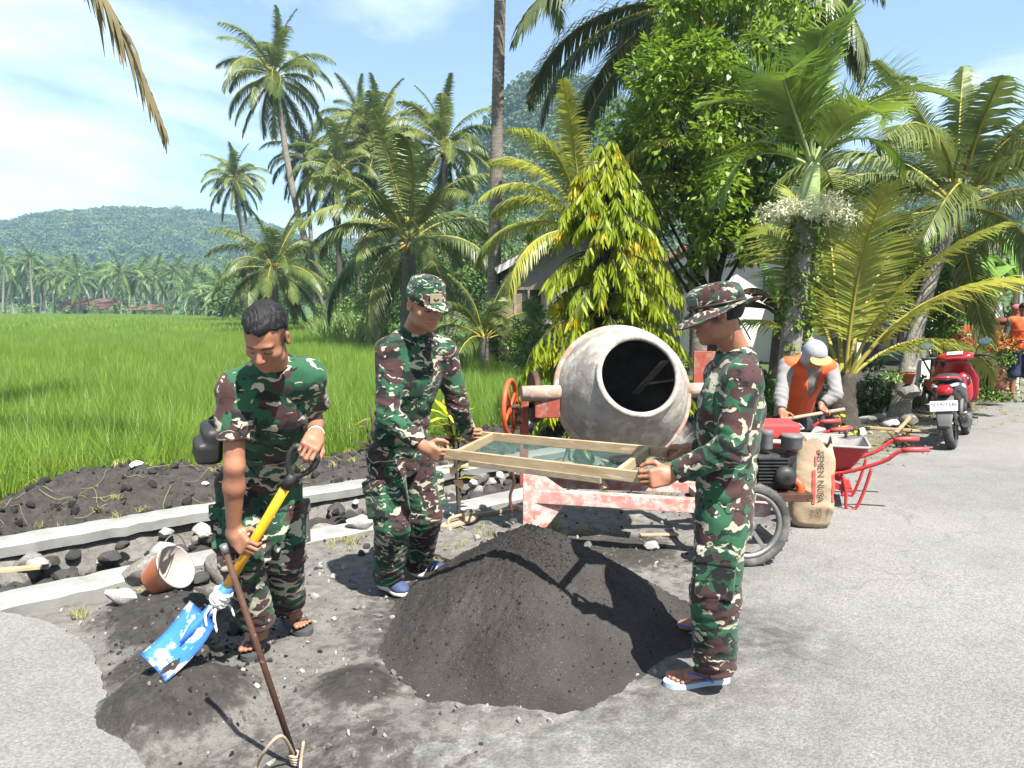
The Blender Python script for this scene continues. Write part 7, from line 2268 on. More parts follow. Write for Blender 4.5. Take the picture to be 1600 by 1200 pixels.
 for sg in (-1, 1):
  MB().tube([(0.86, sg * 0.18, 1.00), (0.82, sg * 0.26, 1.005), (0.78, sg * 0.36, 1.0)], 0.017, 9).build('grip', MAT['black'], root)
  MB().tube([(0.88, sg * 0.20, 0.995), (0.88, sg * 0.34, 1.0)], 0.006, 6).build('brake_lever', MAT['steel'], root)
  MB().tube(catmull([(0.86, sg * 0.21, 1.02), (0.86, sg * 0.24, 1.10), (0.85, sg * 0.30, 1.14)], 4), 0.006, 6).build('mirror_stalk', MAT['black'], root)
  mm = frame((0.845, sg * 0.315, 1.165), x=(0, 1, 0), z=(-0.9, -sg * 0.12, 0.42)) @ Matrix.Diagonal((1.35, 0.85, 1, 1))
  mr = MB().lathe([(0.0, -0.022), (0.04, -0.018), (0.058, -0.004), (0.058, 0.002), (0.052, 0.003)], 24, mm, caps=False).build('mirror', MAT['black'], root)
  MB().lathe([(0.0, 0.0022), (0.053, 0.0022)], 24, mm, caps=False).build('mirror_glass', MAT['mirror'], mr)
 MB().tube([(0.40, 0.10, 0.22), (0.36, 0.23, 0.012)], 0.010, 7).build('side_stand', MAT['steel'], root)

def build_pots():
 p = gz(P(1418, 600, 10.0))
 root = empty('flower_pot', Vector((p.x, p.y, P(1418, 599, 10.0).z)), 0, 'terracotta flower pot on the stone lining', 'flower pot')
 MB().lathe([(0.0, 0), (0.055, 0), (0.085, 0.12), (0.098, 0.12), (0.10, 0.145), (0.09, 0.145), (0.08, 0.11), (0.0, 0.10)], 26, caps=False).build('pot', MAT['terracotta'], root)
 q = root.location
 o = place_rock((q.x, q.y, q.z - 0.12), 0.17, 'stone', None, 'boulder', 2, (0, 0, 0.4), sink=0.6)
 o.location.z = q.z - 0.105
 tag(o, 'flat stone carrying the terracotta pot', 'boulder')

build_channel(); build_sand(); build_tools(); build_mixer(); build_bag()
near_b = build_barrow('wheelbarrow', Vector((2.56, 6.25, 0.0)), R(-20), 'red wheelbarrow in front, its grips pointing to the scooter')
far_b = build_barrow('wheelbarrow', Vector((2.35, 7.15, 0.0)), R(-12), 'red wheelbarrow behind, in front of the hooded worker')
# steel trowel lying in the near barrow
tr = empty('plastering_trowel', near_b.location + Vector((0.22, -0.05, 0.545)), R(35), 'steel plastering trowel lying across the front wheelbarrow', 'trowel')
MB().box((0, 0, 0), (0.26, 0.10, 0.003)).build('blade', MAT['steel'], tr)
MB().tube(catmull([(-0.09, 0, 0.0), (-0.085, 0, 0.05), (0.0, 0, 0.06), (0.085, 0, 0.05), (0.09, 0, 0.0)], 4), 0.011, 8).build('handle', MAT['black'], tr)
build_scooter(); build_pots()
# ================================================================= people: signed-distance bodies and clothes, meshed with surface nets
def v3(p): return np.array([p[0], p[1], p[2]], dtype=np.float64)
class Body:
 def __init__(s):
  s.ops = []
  s.post = None
 def _add(s, fn, c, r, k, sub):
  s.ops.append((fn, v3(c), float(r), float(k), sub)); return s
 def cone(s, a, b, r1, r2, k=0.02, sub=False, cut=None, flat=None):
  """tapered capsule; cut = (point, normal) slices it flat; flat = (dir, factor) widens it along dir"""
  a, b = v3(a), v3(b); ab = b - a; l2 = max(ab.dot(ab), 1e-9)
  if flat is not None:
   fd = v3(flat[0]); fd = fd / np.linalg.norm(fd); ff = flat[1]
  def fn(p):
   q = p - a
   t = np.clip(q @ ab / l2, 0, 1)
   w = q - t[:, None] * ab
   if flat is not None:
    e = w @ fd
    w = w - np.outer(e * (1 - 1 / ff), fd)
   d = np.sqrt((w * w).sum(1)) - (r1 + (r2 - r1) * t)
   if cut is not None:
    for cp, cn in cut:
     d = np.maximum(d, (p - v3(cp)) @ v3(cn))
   return d
  return s._add(fn, (a + b) / 2, np.linalg.norm(ab) / 2 + max(r1, r2) * (flat[1] if flat is not None and flat[1] > 1 else 1), k, sub)
 def ell(s, c, r, m=None, k=0.02, sub=False, cut=None):
  c = v3(c); r = np.array(r, dtype=float)
  mt = np.array(m) if m is not None else np.eye(3)
  def fn(p):
   q = (p - c) @ mt
   k0 = np.sqrt(((q / r) ** 2).sum(1)); k1 = np.sqrt(((q / (r * r)) ** 2).sum(1))
   d = k0 * (k0 - 1.0) / np.maximum(k1, 1e-6)
   if cut is not None:
    for cp, cn in cut:
     d = np.maximum(d, (p - v3(cp)) @ v3(cn))
   return d
  return s._add(fn, c, r.max(), k, sub)
 def box(s, c, h, m=None, rad=0.01, k=0.01, sub=False):
  c = v3(c); h = np.array(h, dtype=float) - rad
  mt = np.array(m) if m is not None else np.eye(3)
  def fn(p):
   q = np.abs((p - c) @ mt) - h
   return np.sqrt((np.maximum(q, 0) ** 2).sum(1)) + np.minimum(q.max(1), 0) - rad
  return s._add(fn, c, np.linalg.norm(h) + rad, k, sub)
 def eval(s, p, ops=None):
  d = np.full(len(p), 0.5)
  for fn, c, r, k, sub in (ops or s.ops):
   e = fn(p)
   if sub:
    e = -e
    h = np.clip(0.5 - 0.5 * (d - e) / k, 0, 1)
    d = d * (1 - h) + e * h + k * h * (1 - h)
   else:
    h = np.clip(0.5 + 0.5 * (e - d) / k, 0, 1)
    d = e * (1 - h) + d * h - k * h * (1 - h)
  if s.post is not None: d = s.post(p, d)
  return d
 def mesh(s, name, h, origin=(0, 0, 0), smooth=True):
  lo = np.min([c - r for fn, c, r, k, sub in s.ops if not sub], 0) - 0.03
  hi = np.max([c + r for fn, c, r, k, sub in s.ops if not sub], 0) + 0.03
  n = 20; B = n * h
  nb = np.ceil((hi - lo) / B).astype(int)
  off = np.arange(-1, n + 1)
  VK, VP, QK = [], [], []
  BIG = 1 << 20
  def key(i, j, k): return ((i + 4) * 4096 + (j + 4)) * 4096 + (k + 4)
  cc = np.array([[0, 0, 0], [1, 0, 0], [0, 1, 0], [1, 1, 0], [0, 0, 1], [1, 0, 1], [0, 1, 1], [1, 1, 1]])
  ed = [(0, 1), (2, 3), (4, 5), (6, 7), (0, 2), (1, 3), (4, 6), (5, 7), (0, 4), (1, 5), (2, 6), (3, 7)]
  half = B * 0.9 + h * 2
  for bi in range(nb[0]):
   for bj in range(nb[1]):
    for bk in range(nb[2]):
     b0 = lo + np.array([bi, bj, bk]) * B
     ctr = b0 + B / 2
     near = [op for op in s.ops if np.linalg.norm(op[1] - ctr) - op[2] < half + 0.05]
     if not any(not op[4] for op in near): continue
     d0 = s.eval(ctr[None], near)[0]
     if abs(d0) > half + 0.04: continue
     g = np.arange(n + 2)
     I, J, K = np.meshgrid(g, g, g, indexing='ij')
     pts = b0 + np.stack([I, J, K], -1).reshape(-1, 3) * h
     D = s.eval(pts, near).reshape(n + 2, n + 2, n + 2)
     neg = D < 0
     if neg.all() or not neg.any(): continue
     m = n + 1                      # cells 0..n (one extra layer shared with the neighbour)
     cs = sum(neg[c[0]:c[0] + m, c[1]:c[1] + m, c[2]:c[2] + m].astype(np.int8) for c in cc)
     act = (cs > 0) & (cs < 8)
     ci = np.argwhere(act)
     if not len(ci): continue
     vals = np.stack([D[ci[:, 0] + c[0], ci[:, 1] + c[1], ci[:, 2] + c[2]] for c in cc], 1)
     acc = np.zeros((len(ci), 3)); cnt = np.zeros(len(ci))
     for a, b in ed:
      va, vb = vals[:, a], vals[:, b]
      x = (va < 0) != (vb < 0)
      t = np.where(x, va / np.where(np.abs(va - vb) < 1e-12, 1, va - vb), 0)
      pp = cc[a] + t[:, None] * (cc[b] - cc[a])
      acc += pp * x[:, None]; cnt += x
     pos = b0 + (ci + acc / cnt[:, None]) * h
     gi = ci + np.array([bi, bj, bk]) * n
     VK.append(key(gi[:, 0], gi[:, 1], gi[:, 2])); VP.append(pos)
     # faces: grid edges that start at points 1..n
     base = np.array([bi, bj, bk]) * n
     for ax in range(3):
      a0 = neg[1:n + 1, 1:n + 1, 1:n + 1]
      sl = [slice(1, n + 1)] * 3; sl[ax] = slice(2, n + 2)
      a1 = neg[tuple(sl)]
      e = np.argwhere(a0 != a1)
      if not len(e): continue
      inside = a0[e[:, 0], e[:, 1], e[:, 2]]
      e = e + 1
      u, w = (ax + 1) % 3, (ax + 2) % 3
      du = np.zeros(3, int); du[u] = 1; dw = np.zeros(3, int); dw[w] = 1
      q = [e + base, e - du + base, e - du - dw + base, e - dw + base]
      kk = np.stack([key(x[:, 0], x[:, 1], x[:, 2]) for x in q], 1)
      kk[~inside] = kk[~inside][:, ::-1]
      QK.append(kk)
  VK = np.concatenate(VK); VP = np.concatenate(VP); QK = np.concatenate(QK)
  uk, ui = np.unique(VK, return_index=True)
  VP = VP[ui]
  idx = np.searchsorted(uk, QK); idx[idx >= len(uk)] = 0
  ok = (uk[idx] == QK).all(1)
  idx = idx[ok]
  # two light smoothing passes remove stair steps
  ea = np.concatenate([idx[:, [0, 1]], idx[:, [1, 2]], idx[:, [2, 3]], idx[:, [3, 0]]])
  for _ in range(2):
   acc = np.zeros_like(VP); cnt = np.zeros(len(VP))
   np.add.at(acc, ea[:, 0], VP[ea[:, 1]]); np.add.at(cnt, ea[:, 0], 1)
   avg = acc / np.maximum(cnt, 1)[:, None]
   VP = np.where((cnt > 0)[:, None], VP * 0.5 + avg * 0.5, VP)
  me = np_mesh(name, VP - v3(origin), idx, smooth=smooth)
  return me, VP

def folds(amp, freq=62.0, seed=0.0, extra=None):
 """cloth creases as a change of the distance field"""
 def post(p, d):
  x, y, z = p[:, 0], p[:, 1], p[:, 2]
  w = 1.6 * np.sin(x * 17 + seed) + 1.6 * np.sin(y * 15 + z * 8 + seed * 2) + 1.2 * np.sin(z * 13 + seed)
  f = np.sin(z * freq + x * 22 + w) * 0.55 + np.sin((x + y) * freq * 0.7 - z * 18 + w * 1.3) * 0.45
  m = 0.55 + 0.45 * np.sin(x * 9 + y * 11 + z * 7 + seed)
  e = amp * (0.9 * np.abs(f) ** 0.8 * np.sign(f) + 1.1 * (0.35 - np.abs(np.sin(z * freq * 0.55 - x * 31 + y * 12 + w * 0.8)) ** 0.55)) * m
  if extra is not None: e = e + extra(p)
  return d - e
 return post

def mat3(x, y, z):
 return np.array([[x[0], y[0], z[0]], [x[1], y[1], z[1]], [x[2], y[2], z[2]]], dtype=float)

class Head:
 def __init__(s, c, fwd, up=(0, 0, 1), scale=1.0):
  y = Vector(fwd).normalized(); z = Vector(up); z = (z - y * z.dot(y)).normalized(); x = y.cross(z)
  s.c, s.x, s.y, s.z, s.k = Vector(c), x, y, z, scale
  s.m = mat3(x, y, z)
 def p(s, x, y, z): return s.c + (s.x * x + s.y * y + s.z * z) * s.k
 def local(s, P_): return ((P_ - v3(s.c)) @ s.m) / s.k
 def add(s, b, neck):
  k = s.k
  E = lambda c, r, kk, sub=False: b.ell(s.p(*c), [q * k for q in r], s.m, kk * k, sub)
  E((0, -0.012, 0.035), (0.074, 0.096, 0.086), 0.02)
  E((0, 0.026, -0.030), (0.062, 0.064, 0.082), 0.03)
  E((0, 0.036, -0.074), (0.047, 0.046, 0.034), 0.02)
  E((0, 0.068, -0.096), (0.019, 0.016, 0.014), 0.02)
  for sg in (-1, 1):
   E((sg * 0.042, 0.054, -0.024), (0.022, 0.022, 0.018), 0.02)
   E((sg * 0.046, 0.012, -0.070), (0.018, 0.030, 0.022), 0.02)
  E((0, 0.074, 0.024), (0.048, 0.016, 0.012), 0.014)
  for sg in (-1, 1):
   E((sg * 0.031, 0.100, 0.003), (0.018, 0.018, 0.012), 0.010, True)
   E((sg * 0.031, 0.072, 0.001), (0.0145, 0.0145, 0.0125), 0.004)
  b.cone(s.p(0, 0.080, 0.012), s.p(0, 0.106, -0.027), 0.0075 * k, 0.0125 * k, 0.009 * k)
  for sg in (-1, 1):
   E((sg * 0.0115, 0.096, -0.032), (0.0085, 0.010, 0.007), 0.006)
  E((0, 0.086, -0.056), (0.023, 0.011, 0.006), 0.004)
  E((0, 0.084, -0.067), (0.019, 0.011, 0.0075), 0.004)
  E((0, 0.102, -0.0615), (0.026, 0.008, 0.0022), 0.003, True)
  for sg in (-1, 1):
   E((sg * 0.077, -0.012, -0.004), (0.010, 0.019, 0.031), 0.006)
   E((sg * 0.086, -0.004, 0.0), (0.006, 0.010, 0.018), 0.004, True)
  b.cone(s.p(0, -0.022, -0.055), neck, 0.054 * k, 0.060 * k, 0.022)
 def tint(s, P_, moustache=0.0, brow=1.0, shaved=False):
  q = s.local(P_)
  x, y, z = np.abs(q[:, 0]), q[:, 1], q[:, 2]
  front = y > 0.045
  bz = 0.0245 - 14 * (x - 0.030) ** 2
  br = front * (x > 0.012) * (x < 0.052) * np.clip(1.3 - np.abs(z - bz) / 0.0048, 0, 1)
  lz = -0.0035 + 10 * (x - 0.031) ** 2
  ls = front * (x > 0.016) * (x < 0.047) * np.clip(1.3 - np.abs(z - lz) / 0.0034, 0, 1)
  no = front * (y > 0.088) * np.clip(1.2 - np.sqrt(((x - 0.010) / 0.006) ** 2 + ((z + 0.0385) / 0.0035) ** 2), 0, 1) * 0.7
  ml = front * (x < 0.025) * np.clip(1.2 - np.abs(z + 0.0615) / 0.0025, 0, 1) * 0.55
  mo = front * (x < 0.028) * (x > 0.002) * np.clip(1.2 - np.abs(z + 0.0475 + 4 * x * x) / 0.005, 0, 1) * moustache
  r = np.clip(np.maximum.reduce([br * 0.95 * brow, ls * 1.0, no, ml, mo]), 0, 1)
  if shaved:
   sv = np.clip(1.2 - np.abs(z - 0.018 + 0.25 * y) / 0.045, 0, 1) * np.clip((0.040 - y) / 0.02, 0, 1) * (x > 0.02) * (z > -0.06 + 0.3 * y) * (x < 0.079)
   r = np.maximum(r, np.clip(sv * 1.6, 0, 0.86))
  lp = front * (y > 0.07) * np.clip(1.35 - np.sqrt((x / 0.026) ** 2 + ((z + 0.0615) / 0.0145) ** 2), 0, 1) * 0.6
  return r, np.clip(lp, 0, 1)

def hand(b, C, s, f, n, curl=(48, 72, 45), scale=1.0, thumb=True, open_=0.0):
 """C: point gripped; s: towards the thumb side; f: the way the fingers leave the palm; n: the way the palm faces. returns the wrist"""
 s = Vector(s).normalized(); f = Vector(f); f = (f - s * f.dot(s)).normalized()
 nn = Vector(n); nn = (nn - s * nn.dot(s) - f * nn.dot(f)).normalized(); n = nn
 k = scale
 W = Vector(C) - f * 0.088 * k - n * 0.030 * k
 m = mat3(s, f, n)
 b.box(W + f * 0.052 * k, (0.041 * k, 0.046 * k, 0.0135 * k), m, 0.013 * k, 0.012)
 b.ell(W + f * 0.035 * k + s * 0.022 * k + n * 0.008 * k, (0.018 * k, 0.030 * k, 0.015 * k), m, 0.012)
 b.cone(W - f * 0.004, W + f * 0.03 * k, 0.026 * k, 0.024 * k, 0.016, flat=(s, 1.18))
 for i, (o, ln) in enumerate(((0.0305, 0.95), (0.0105, 1.06), (-0.0100, 1.0), (-0.0290, 0.80))):
  q = W + f * (0.092 - 0.006 * abs(i - 1.2)) * k + s * o * k
  ang = 0.0
  r = (0.0090, 0.0091, 0.0087, 0.0078)[i] * k
  for j, L in enumerate((0.043, 0.027, 0.021)):
   ang += R(curl[j] * (1 - open_) * (0.94 + 0.05 * i))
   d = f * math.cos(ang) + n * math.sin(ang)
   q2 = q + d * L * ln * k
   b.cone(q, q2, r, r * 0.92, 0.0035)
   q = q2; r *= 0.93
 if thumb:
  q = W + f * 0.022 * k + s * 0.030 * k + n * 0.006 * k
  for d, L, r in ((s * 0.62 + f * 0.55 + n * 0.50, 0.040, 0.0125), (s * 0.05 + f * 0.80 + n * 0.62, 0.032, 0.0108), (-s * 0.35 + f * 0.70 + n * 0.60, 0.026, 0.0095)):
   q2 = q + d.normalized() * L * k
   b.cone(q, q2, r * k, r * 0.93 * k, 0.006)
   q = q2
 return W

def foot(b, heel, d, ankle, bare=True, scale=1.0, z0=0.022):
 """bare foot on a sole of height z0; heel: ground point under the heel; d: toe direction"""
 d = Vector(d); d.z = 0; d.normalize(); s = Vector((-d.y, d.x, 0))
 h = Vector(heel)
 up = Vector((0, 0, 1))
 k = scale
 b.ell(h + d * 0.028 * k + up * (z0 + 0.032), (0.036 * k, 0.032 * k, 0.034 * k), mat3(d, s, up), 0.02)
 b.cone(h + d * 0.05 * k + up * (z0 + 0.036), h + d * 0.165 * k + up * (z0 + 0.020), 0.031 * k, 0.021 * k, 0.02, flat=(s, 1.55))
 b.cone(Vector(ankle), h + d * 0.055 * k + up * (z0 + 0.055), 0.038 * k, 0.036 * k, 0.025)
 for i in range(5):
  o = (-0.034 + 0.017 * i) * k
  side = 1
  ln = (0.246, 0.243, 0.236, 0.225, 0.210)[i] * k
  r = (0.0125, 0.0095, 0.009, 0.0085, 0.0082)[i] * k
  b.cone(h + d * (0.165 * k) + s * o * 0.95 + up * (z0 + 0.014), h + d * (ln - r) + s * o * 1.16 + up * (z0 + r), r * 1.05, r, 0.002)
def slide_sandal(parent, root, heel, d, side_name='sandal', strap='slide', sole='slide', flip=False, mark=False):
 d = Vector(d); d.z = 0; d.normalize(); s = Vector((-d.y, d.x, 0))
 h = Vector(heel)
 m = Matrix((d, s, Vector((0, 0, 1)))).transposed().to_4x4(); m.translation = h - root.location
 out = [(-0.020, -0.022), (-0.026, 0.0), (-0.020, 0.022), (0.02, 0.036), (0.08, 0.034), (0.13, 0.042), (0.19, 0.050), (0.235, 0.044), (0.262, 0.020), (0.268, 0.0), (0.262, -0.018), (0.235, -0.042), (0.19, -0.050), (0.13, -0.042), (0.08, -0.034), (0.02, -0.036)]
 pts = catmull([Vector((x, y, 0)) for x, y in out + [out[0]]], 3)[:-1]
 sl = MB().prism([(p.x, p.y) for p in pts][::-1], 0.003, 0.024, m)
 o = sl.build(side_name, MAT[sole], root)
 st = MB()
 if not flip:
  n1, n2 = 14, 6
  vs, fs = [], []
  for lay in (0, 1):
   for i in range(n1 + 1):
    a = math.pi * i / n1
    for j in range(n2 + 1):
     x = 0.115 + 0.085 * j / n2
     rr = (0.050 + 0.004 * lay); hh = (0.056 - 0.010 * j / n2 + 0.004 * lay)
     vs.append(m @ Vector((x, rr * math.cos(a) * 1.02, 0.012 + hh * math.sin(a) ** 0.7)))
  w = n2 + 1; k0 = (n1 + 1) * w
  for i in range(n1):
   for j in range(n2):
    q = i * w + j
    fs.append((q, q + w, q + w + 1, q + 1)); fs.append((k0 + q, k0 + q + 1, k0 + q + w + 1, k0 + q + w))
  for i in range(n1):
   for j in (0, n2):
    q = i * w + j; fs.append((q, q + w, k0 + q + w, k0 + q))
  st.add(vs, fs, True)
  so = st.build('strap', MAT[strap], o)
  if mark:
   mk = MB()
   for sg in (-1, 1):
    mk.beam(m @ Vector((0.135, -0.016 * sg, 0.0735)), m @ Vector((0.180, 0.016 * sg, 0.0675)), 0.004, 0.002)
   mk.build('emblem', MAT['plate'], o)
 else:
  toe = Vector((0.185, 0.012, 0.030))
  for sg in (-1, 1):
   st.tube([m @ x for x in catmull([toe, Vector((0.16, sg * 0.018 + 0.006, 0.058)), Vector((0.115, sg * 0.040, 0.050)), Vector((0.065, sg * 0.040, 0.022))], 5)], 0.0075, 8, flat=0.55)
  st.build('strap', MAT[strap], o)
 return o

def shoe(root, heel, d, ankle):
 d = Vector(d); d.z = 0; d.normalize(); s = Vector((-d.y, d.x, 0)); up = Vector((0, 0, 1)); h = Vector(heel)
 b = Body()
 m = mat3(d, s, up)
 b.ell(h + d * 0.045 + up * 0.065, (0.052, 0.040, 0.055), m, 0.02)
 b.cone(h + d * 0.06 + up * 0.075, h + d * 0.20 + up * 0.045, 0.042, 0.026, 0.03, flat=(s, 1.25))
 b.ell(h + d * 0.205 + up * 0.042, (0.060, 0.046, 0.028), m, 0.03)
 b.cone(h + d * 0.045 + up * 0.08, h + d * 0.045 + up * 0.115, 0.044, 0.042, 0.02)
 b.box(h + d * 0.12 + up * -0.03, (0.3, 0.2, 0.058), m, 0.004, 0.004, True)
 me, _ = b.mesh('shoe', 0.005, root.location)
 o = link('shoe', me, MAT['shoe'], root)
 b = Body()
 b.ell(h + d * 0.05 + up * 0.022, (0.062, 0.043, 0.026), m, 0.02)
 b.cone(h + d * 0.05 + up * 0.022, h + d * 0.20 + up * 0.018, 0.026, 0.020, 0.02, flat=(s, 1.75))
 b.ell(h + d * 0.205 + up * 0.022, (0.070, 0.050, 0.020), m, 0.02)
 b.box(h + up * -0.05 + d * 0.1, (0.3, 0.2, 0.052), m, 0.002, 0.003, True)
 me, _ = b.mesh('sole', 0.005, root.location)
 link('sole', me, MAT['shoesole'], o)
 lc = MB()
 for k in range(4):
  c = h + d * (0.095 + 0.022 * k) + up * (0.116 - 0.014 * k) - root.location
  lc.tube([c - s * 0.022, c + up * 0.006, c + s * 0.022], 0.0032, 5)
 lc.build('laces', MAT['flipblue'], o)
 for k in range(3):
  for sg in (-1, 1):
   a = h + d * (0.085 + 0.026 * k) + s * sg * 0.050 + up * 0.040 - root.location; c = h + d * (0.105 + 0.026 * k) + s * sg * 0.040 + up * 0.078 - root.location
   MB().beam(a, c, 0.006, 0.005, s).build('stripe', MAT['shoesole'], o)
 return o

def person(label, J, cfg):
 """J: joints in the world; cfg: how the figure is dressed. The skin is one continuous surface; clothes are children"""
 for sd in 'LR':                       # stand on the ground that is really there
  q = Vector(J['heel' + sd]); dd = Vector(J['toe' + sd]).normalized()
  g = max(gh(q.x, q.y), gh(q.x + dd.x * 0.13, q.y + dd.y * 0.13), gh(q.x + dd.x * 0.26, q.y + dd.y * 0.26), 0.004)
  if q.z < 0.1: J['heel' + sd] = Vector((q.x, q.y, g)); J['an' + sd] = Vector(J['an' + sd]) + Vector((0, 0, g * 0.8))
 base = (Vector(J['heelL']) + Vector(J['heelR'])) / 2
 root = empty('person', Vector((base.x, base.y, 0)), 0, label, 'person', cfg.get('group'))
 org = root.location
 hb = cfg.get('h', 0.0045)
 H = Head(J['head'], J['hf'], J.get('hu', (0, 0, 1)), cfg.get('hs', 1.0))
 ft = Vector(J['fwd']).normalized()
 neck, pel = Vector(J['neck']), Vector(J['pelvis'])
 shL, shR = Vector(J['shL']), Vector(J['shR'])
 lat = (shL - shR).normalized()
 t = (neck - pel).normalized()
 fw = (ft - t * ft.dot(t)).normalized(); la = t.cross(fw) * -1
 la = fw.cross(t) * -1 if fw.cross(t).dot(lat) < 0 else fw.cross(t)
 tm = mat3(la, fw, t)
 L = (neck - pel).length
 chest = pel + t * (L * 0.66) + fw * 0.005
 # ---- skin
 b = Body()
 H.add(b, neck)
 b.cone(shR, shL, 0.055, 0.055, 0.04)
 b.ell(chest, (0.145, 0.095, 0.15), tm, 0.05)
 b.ell(pel + t * 0.06, (0.135, 0.09, 0.14), tm, 0.05)
 b.cone(chest, pel, 0.10, 0.10, 0.05)
 wr = {}
 for sd in 'LR':
  W = hand(b, *J['hand' + sd], **cfg.get('hk' + sd, {}))
  wr[sd] = W
  sh, el = Vector(J['sh' + sd]), Vector(J['el' + sd])
  b.cone(sh, el, 0.050, 0.039, 0.03)
  mid = el.lerp(W, 0.30)
  b.cone(el, mid, 0.039, 0.041, 0.02); b.cone(mid, W, 0.041, 0.0265, 0.02)
  hp, kn, an = Vector(J['hip' + sd]), Vector(J['kn' + sd]), Vector(J['an' + sd])
  b.cone(hp, kn, 0.075, 0.050, 0.04)
  calf = kn.lerp(an, 0.32)
  b.cone(kn, calf, 0.050, 0.050, 0.02); b.cone(calf, an, 0.050, 0.035, 0.02)
  foot(b, J['heel' + sd], J['toe' + sd], an, z0=cfg.get('solez', 0.022), scale=0.78 if cfg['shoes'] == 'shoe' else 1.0)
 me, VP = b.mesh('body', hb, org)
 r, g = H.tint(VP, cfg.get('moustache', 0.0), 1.0, cfg.get('shaved', False))
 col = np.stack([r, g, np.zeros_like(r), np.ones_like(r)], -1).astype(np.float32)
 a = me.color_attributes.new('tint', 'FLOAT_COLOR', 'POINT'); a.data.foreach_set('color', col.ravel())
 link('body', me, MAT[cfg['skin']], root)
 # ---- trousers
 hc = cfg.get('hc', 0.0065)
 b = Body()
 b.ell(pel + t * 0.02, (0.162, 0.118, 0.13), tm, 0.05)
 lg = cfg.get('leg', (0.098, 0.082, 0.074))
 for sd in 'LR':
  hp, kn, an = Vector(J['hip' + sd]), Vector(J['kn' + sd]), Vector(J['an' + sd])
  end = kn.lerp(an, cfg.get('cuff', 0.90))
  if cfg.get('short'): end = kn.lerp(an, 0.12)
  dn = (end - kn).normalized()
  b.cone(hp, kn, lg[0], lg[1], 0.035)
  b.cone(kn, end + dn * 0.03, lg[1], lg[2], 0.03, cut=[(end, dn)])
 amp = cfg.get('fold', 0.0055)
 anks = [v3(J['anL']), v3(J['anR']), v3(J['knL']), v3(J['knR'])]
 def bunch(p):
  e = 0
  for i, q in enumerate(anks):
   dd = np.sqrt(((p - q) ** 2).sum(1))
   e = e + np.exp(-(dd / (0.16 if i < 2 else 0.13)) ** 2) * (0.006 if i < 2 else 0.004) * np.sin(p[:, 2] * 150 + 2.2 * np.sin(p[:, 0] * 24 + p[:, 1] * 20))
  return e
 b.post = folds(amp, 46, cfg.get('seed', 1.0), bunch)
 me, _ = b.mesh('trousers', hc, org)
 tr = link('trousers', me, MAT[cfg['pants']], root)
 if cfg.get('pockets'):
  for sd in cfg['pockets']:
   hp, kn = Vector(J['hip' + sd]), Vector(J['kn' + sd])
   ax = (kn - hp).normalized()
   sgn = 1 if sd == 'L' else -1
   out = (la * sgn); out = (out - ax * out.dot(ax)).normalized()
   fr = ax.cross(out)
   c = hp.lerp(kn, 0.62) + out * (lg[0] * 0.92)
   pm_ = Matrix((fr, out, -ax)).transposed()
   MB().box(c - org - out * 0.012, (0.150, 0.050, 0.185), pm_, 0.012).build('cargo_pocket', MAT[cfg['pants']], tr)
   MB().box(c - org - out * 0.006 - ax * 0.075, (0.160, 0.052, 0.065), pm_, 0.010).build('pocket_flap', MAT[cfg['pants']], tr)
 # ---- shirt
 b = Body()
 hem = pel - t * cfg.get('hem', 0.05)
 down = -t
 b.ell(chest + t * 0.0, (0.178, 0.125, 0.20), tm, 0.06)
 b.cone(pel - t * 0.16, chest, 0.118, 0.120, 0.06, flat=(la, 1.36), cut=[(hem, down)])
 b.cone(shR + (shL - shR) * 0.06, shL - (shL - shR) * 0.06, 0.066, 0.066, 0.05)
 b.cone(neck - t * 0.03, neck + t * 0.012 + fw * 0.004, 0.085, 0.070, 0.04, cut=[(neck + t * 0.02, t)])
 for q in (shL, shR): b.cone(neck - t * 0.035, q.lerp(neck, 0.12), 0.062, 0.062, 0.05)
 long_ = cfg.get('sleeve', 'long') == 'long'
 for sd in 'LR':
  sh, el, W = Vector(J['sh' + sd]), Vector(J['el' + sd]), wr[sd]
  if long_:
   b.cone(sh, el, 0.071, 0.060, 0.04)
   end = el.lerp(W, 0.90); dn = (W - el).normalized()
   b.cone(el, end + dn * 0.02, 0.060, 0.046, 0.025, cut=[(end, dn)])
  else:
   end = sh.lerp(el, 0.68); dn = (el - sh).normalized()
   b.cone(sh, end + dn * 0.03, 0.074, 0.078, 0.035, cut=[(end, dn)])
 els = [v3(J['elL']), v3(J['elR'])]
 wst = v3(pel + t * 0.10)
 def bunch2(p):
  e = 0
  for q in els:
   dd = np.sqrt(((p - q) ** 2).sum(1)); e = e + np.exp(-(dd / 0.11) ** 2) * 0.005 * np.sin(p[:, 2] * 120 + p[:, 0] * 60 + 2 * np.sin(p[:, 1] * 30))
  dd = np.sqrt(((p - wst) ** 2).sum(1)); e = e + np.exp(-(dd / 0.20) ** 2) * 0.006 * np.sin(p[:, 2] * 95 + 2.4 * np.sin(p[:, 0] * 16 + p[:, 1] * 13))
  return e
 b.post = folds(amp * 0.9, 40, cfg.get('seed', 1.0) + 2, bunch2)
 me, _ = b.mesh('shirt', hc, org)
 link('shirt', me, MAT[cfg['shirt']], root)
 if cfg.get('collar'):
  ring = []
  for k in range(24):
   a = 2 * math.pi * k / 24
   ring.append(neck + t * 0.018 + (la * math.cos(a) * 0.070 + fw * (math.sin(a) * 0.072 + 0.004)) - t * (0.022 * max(0, math.sin(a))) - org)
  MB().tube(ring, 0.008, 7, closed=True).build('collar', MAT[cfg['shirt']], root)
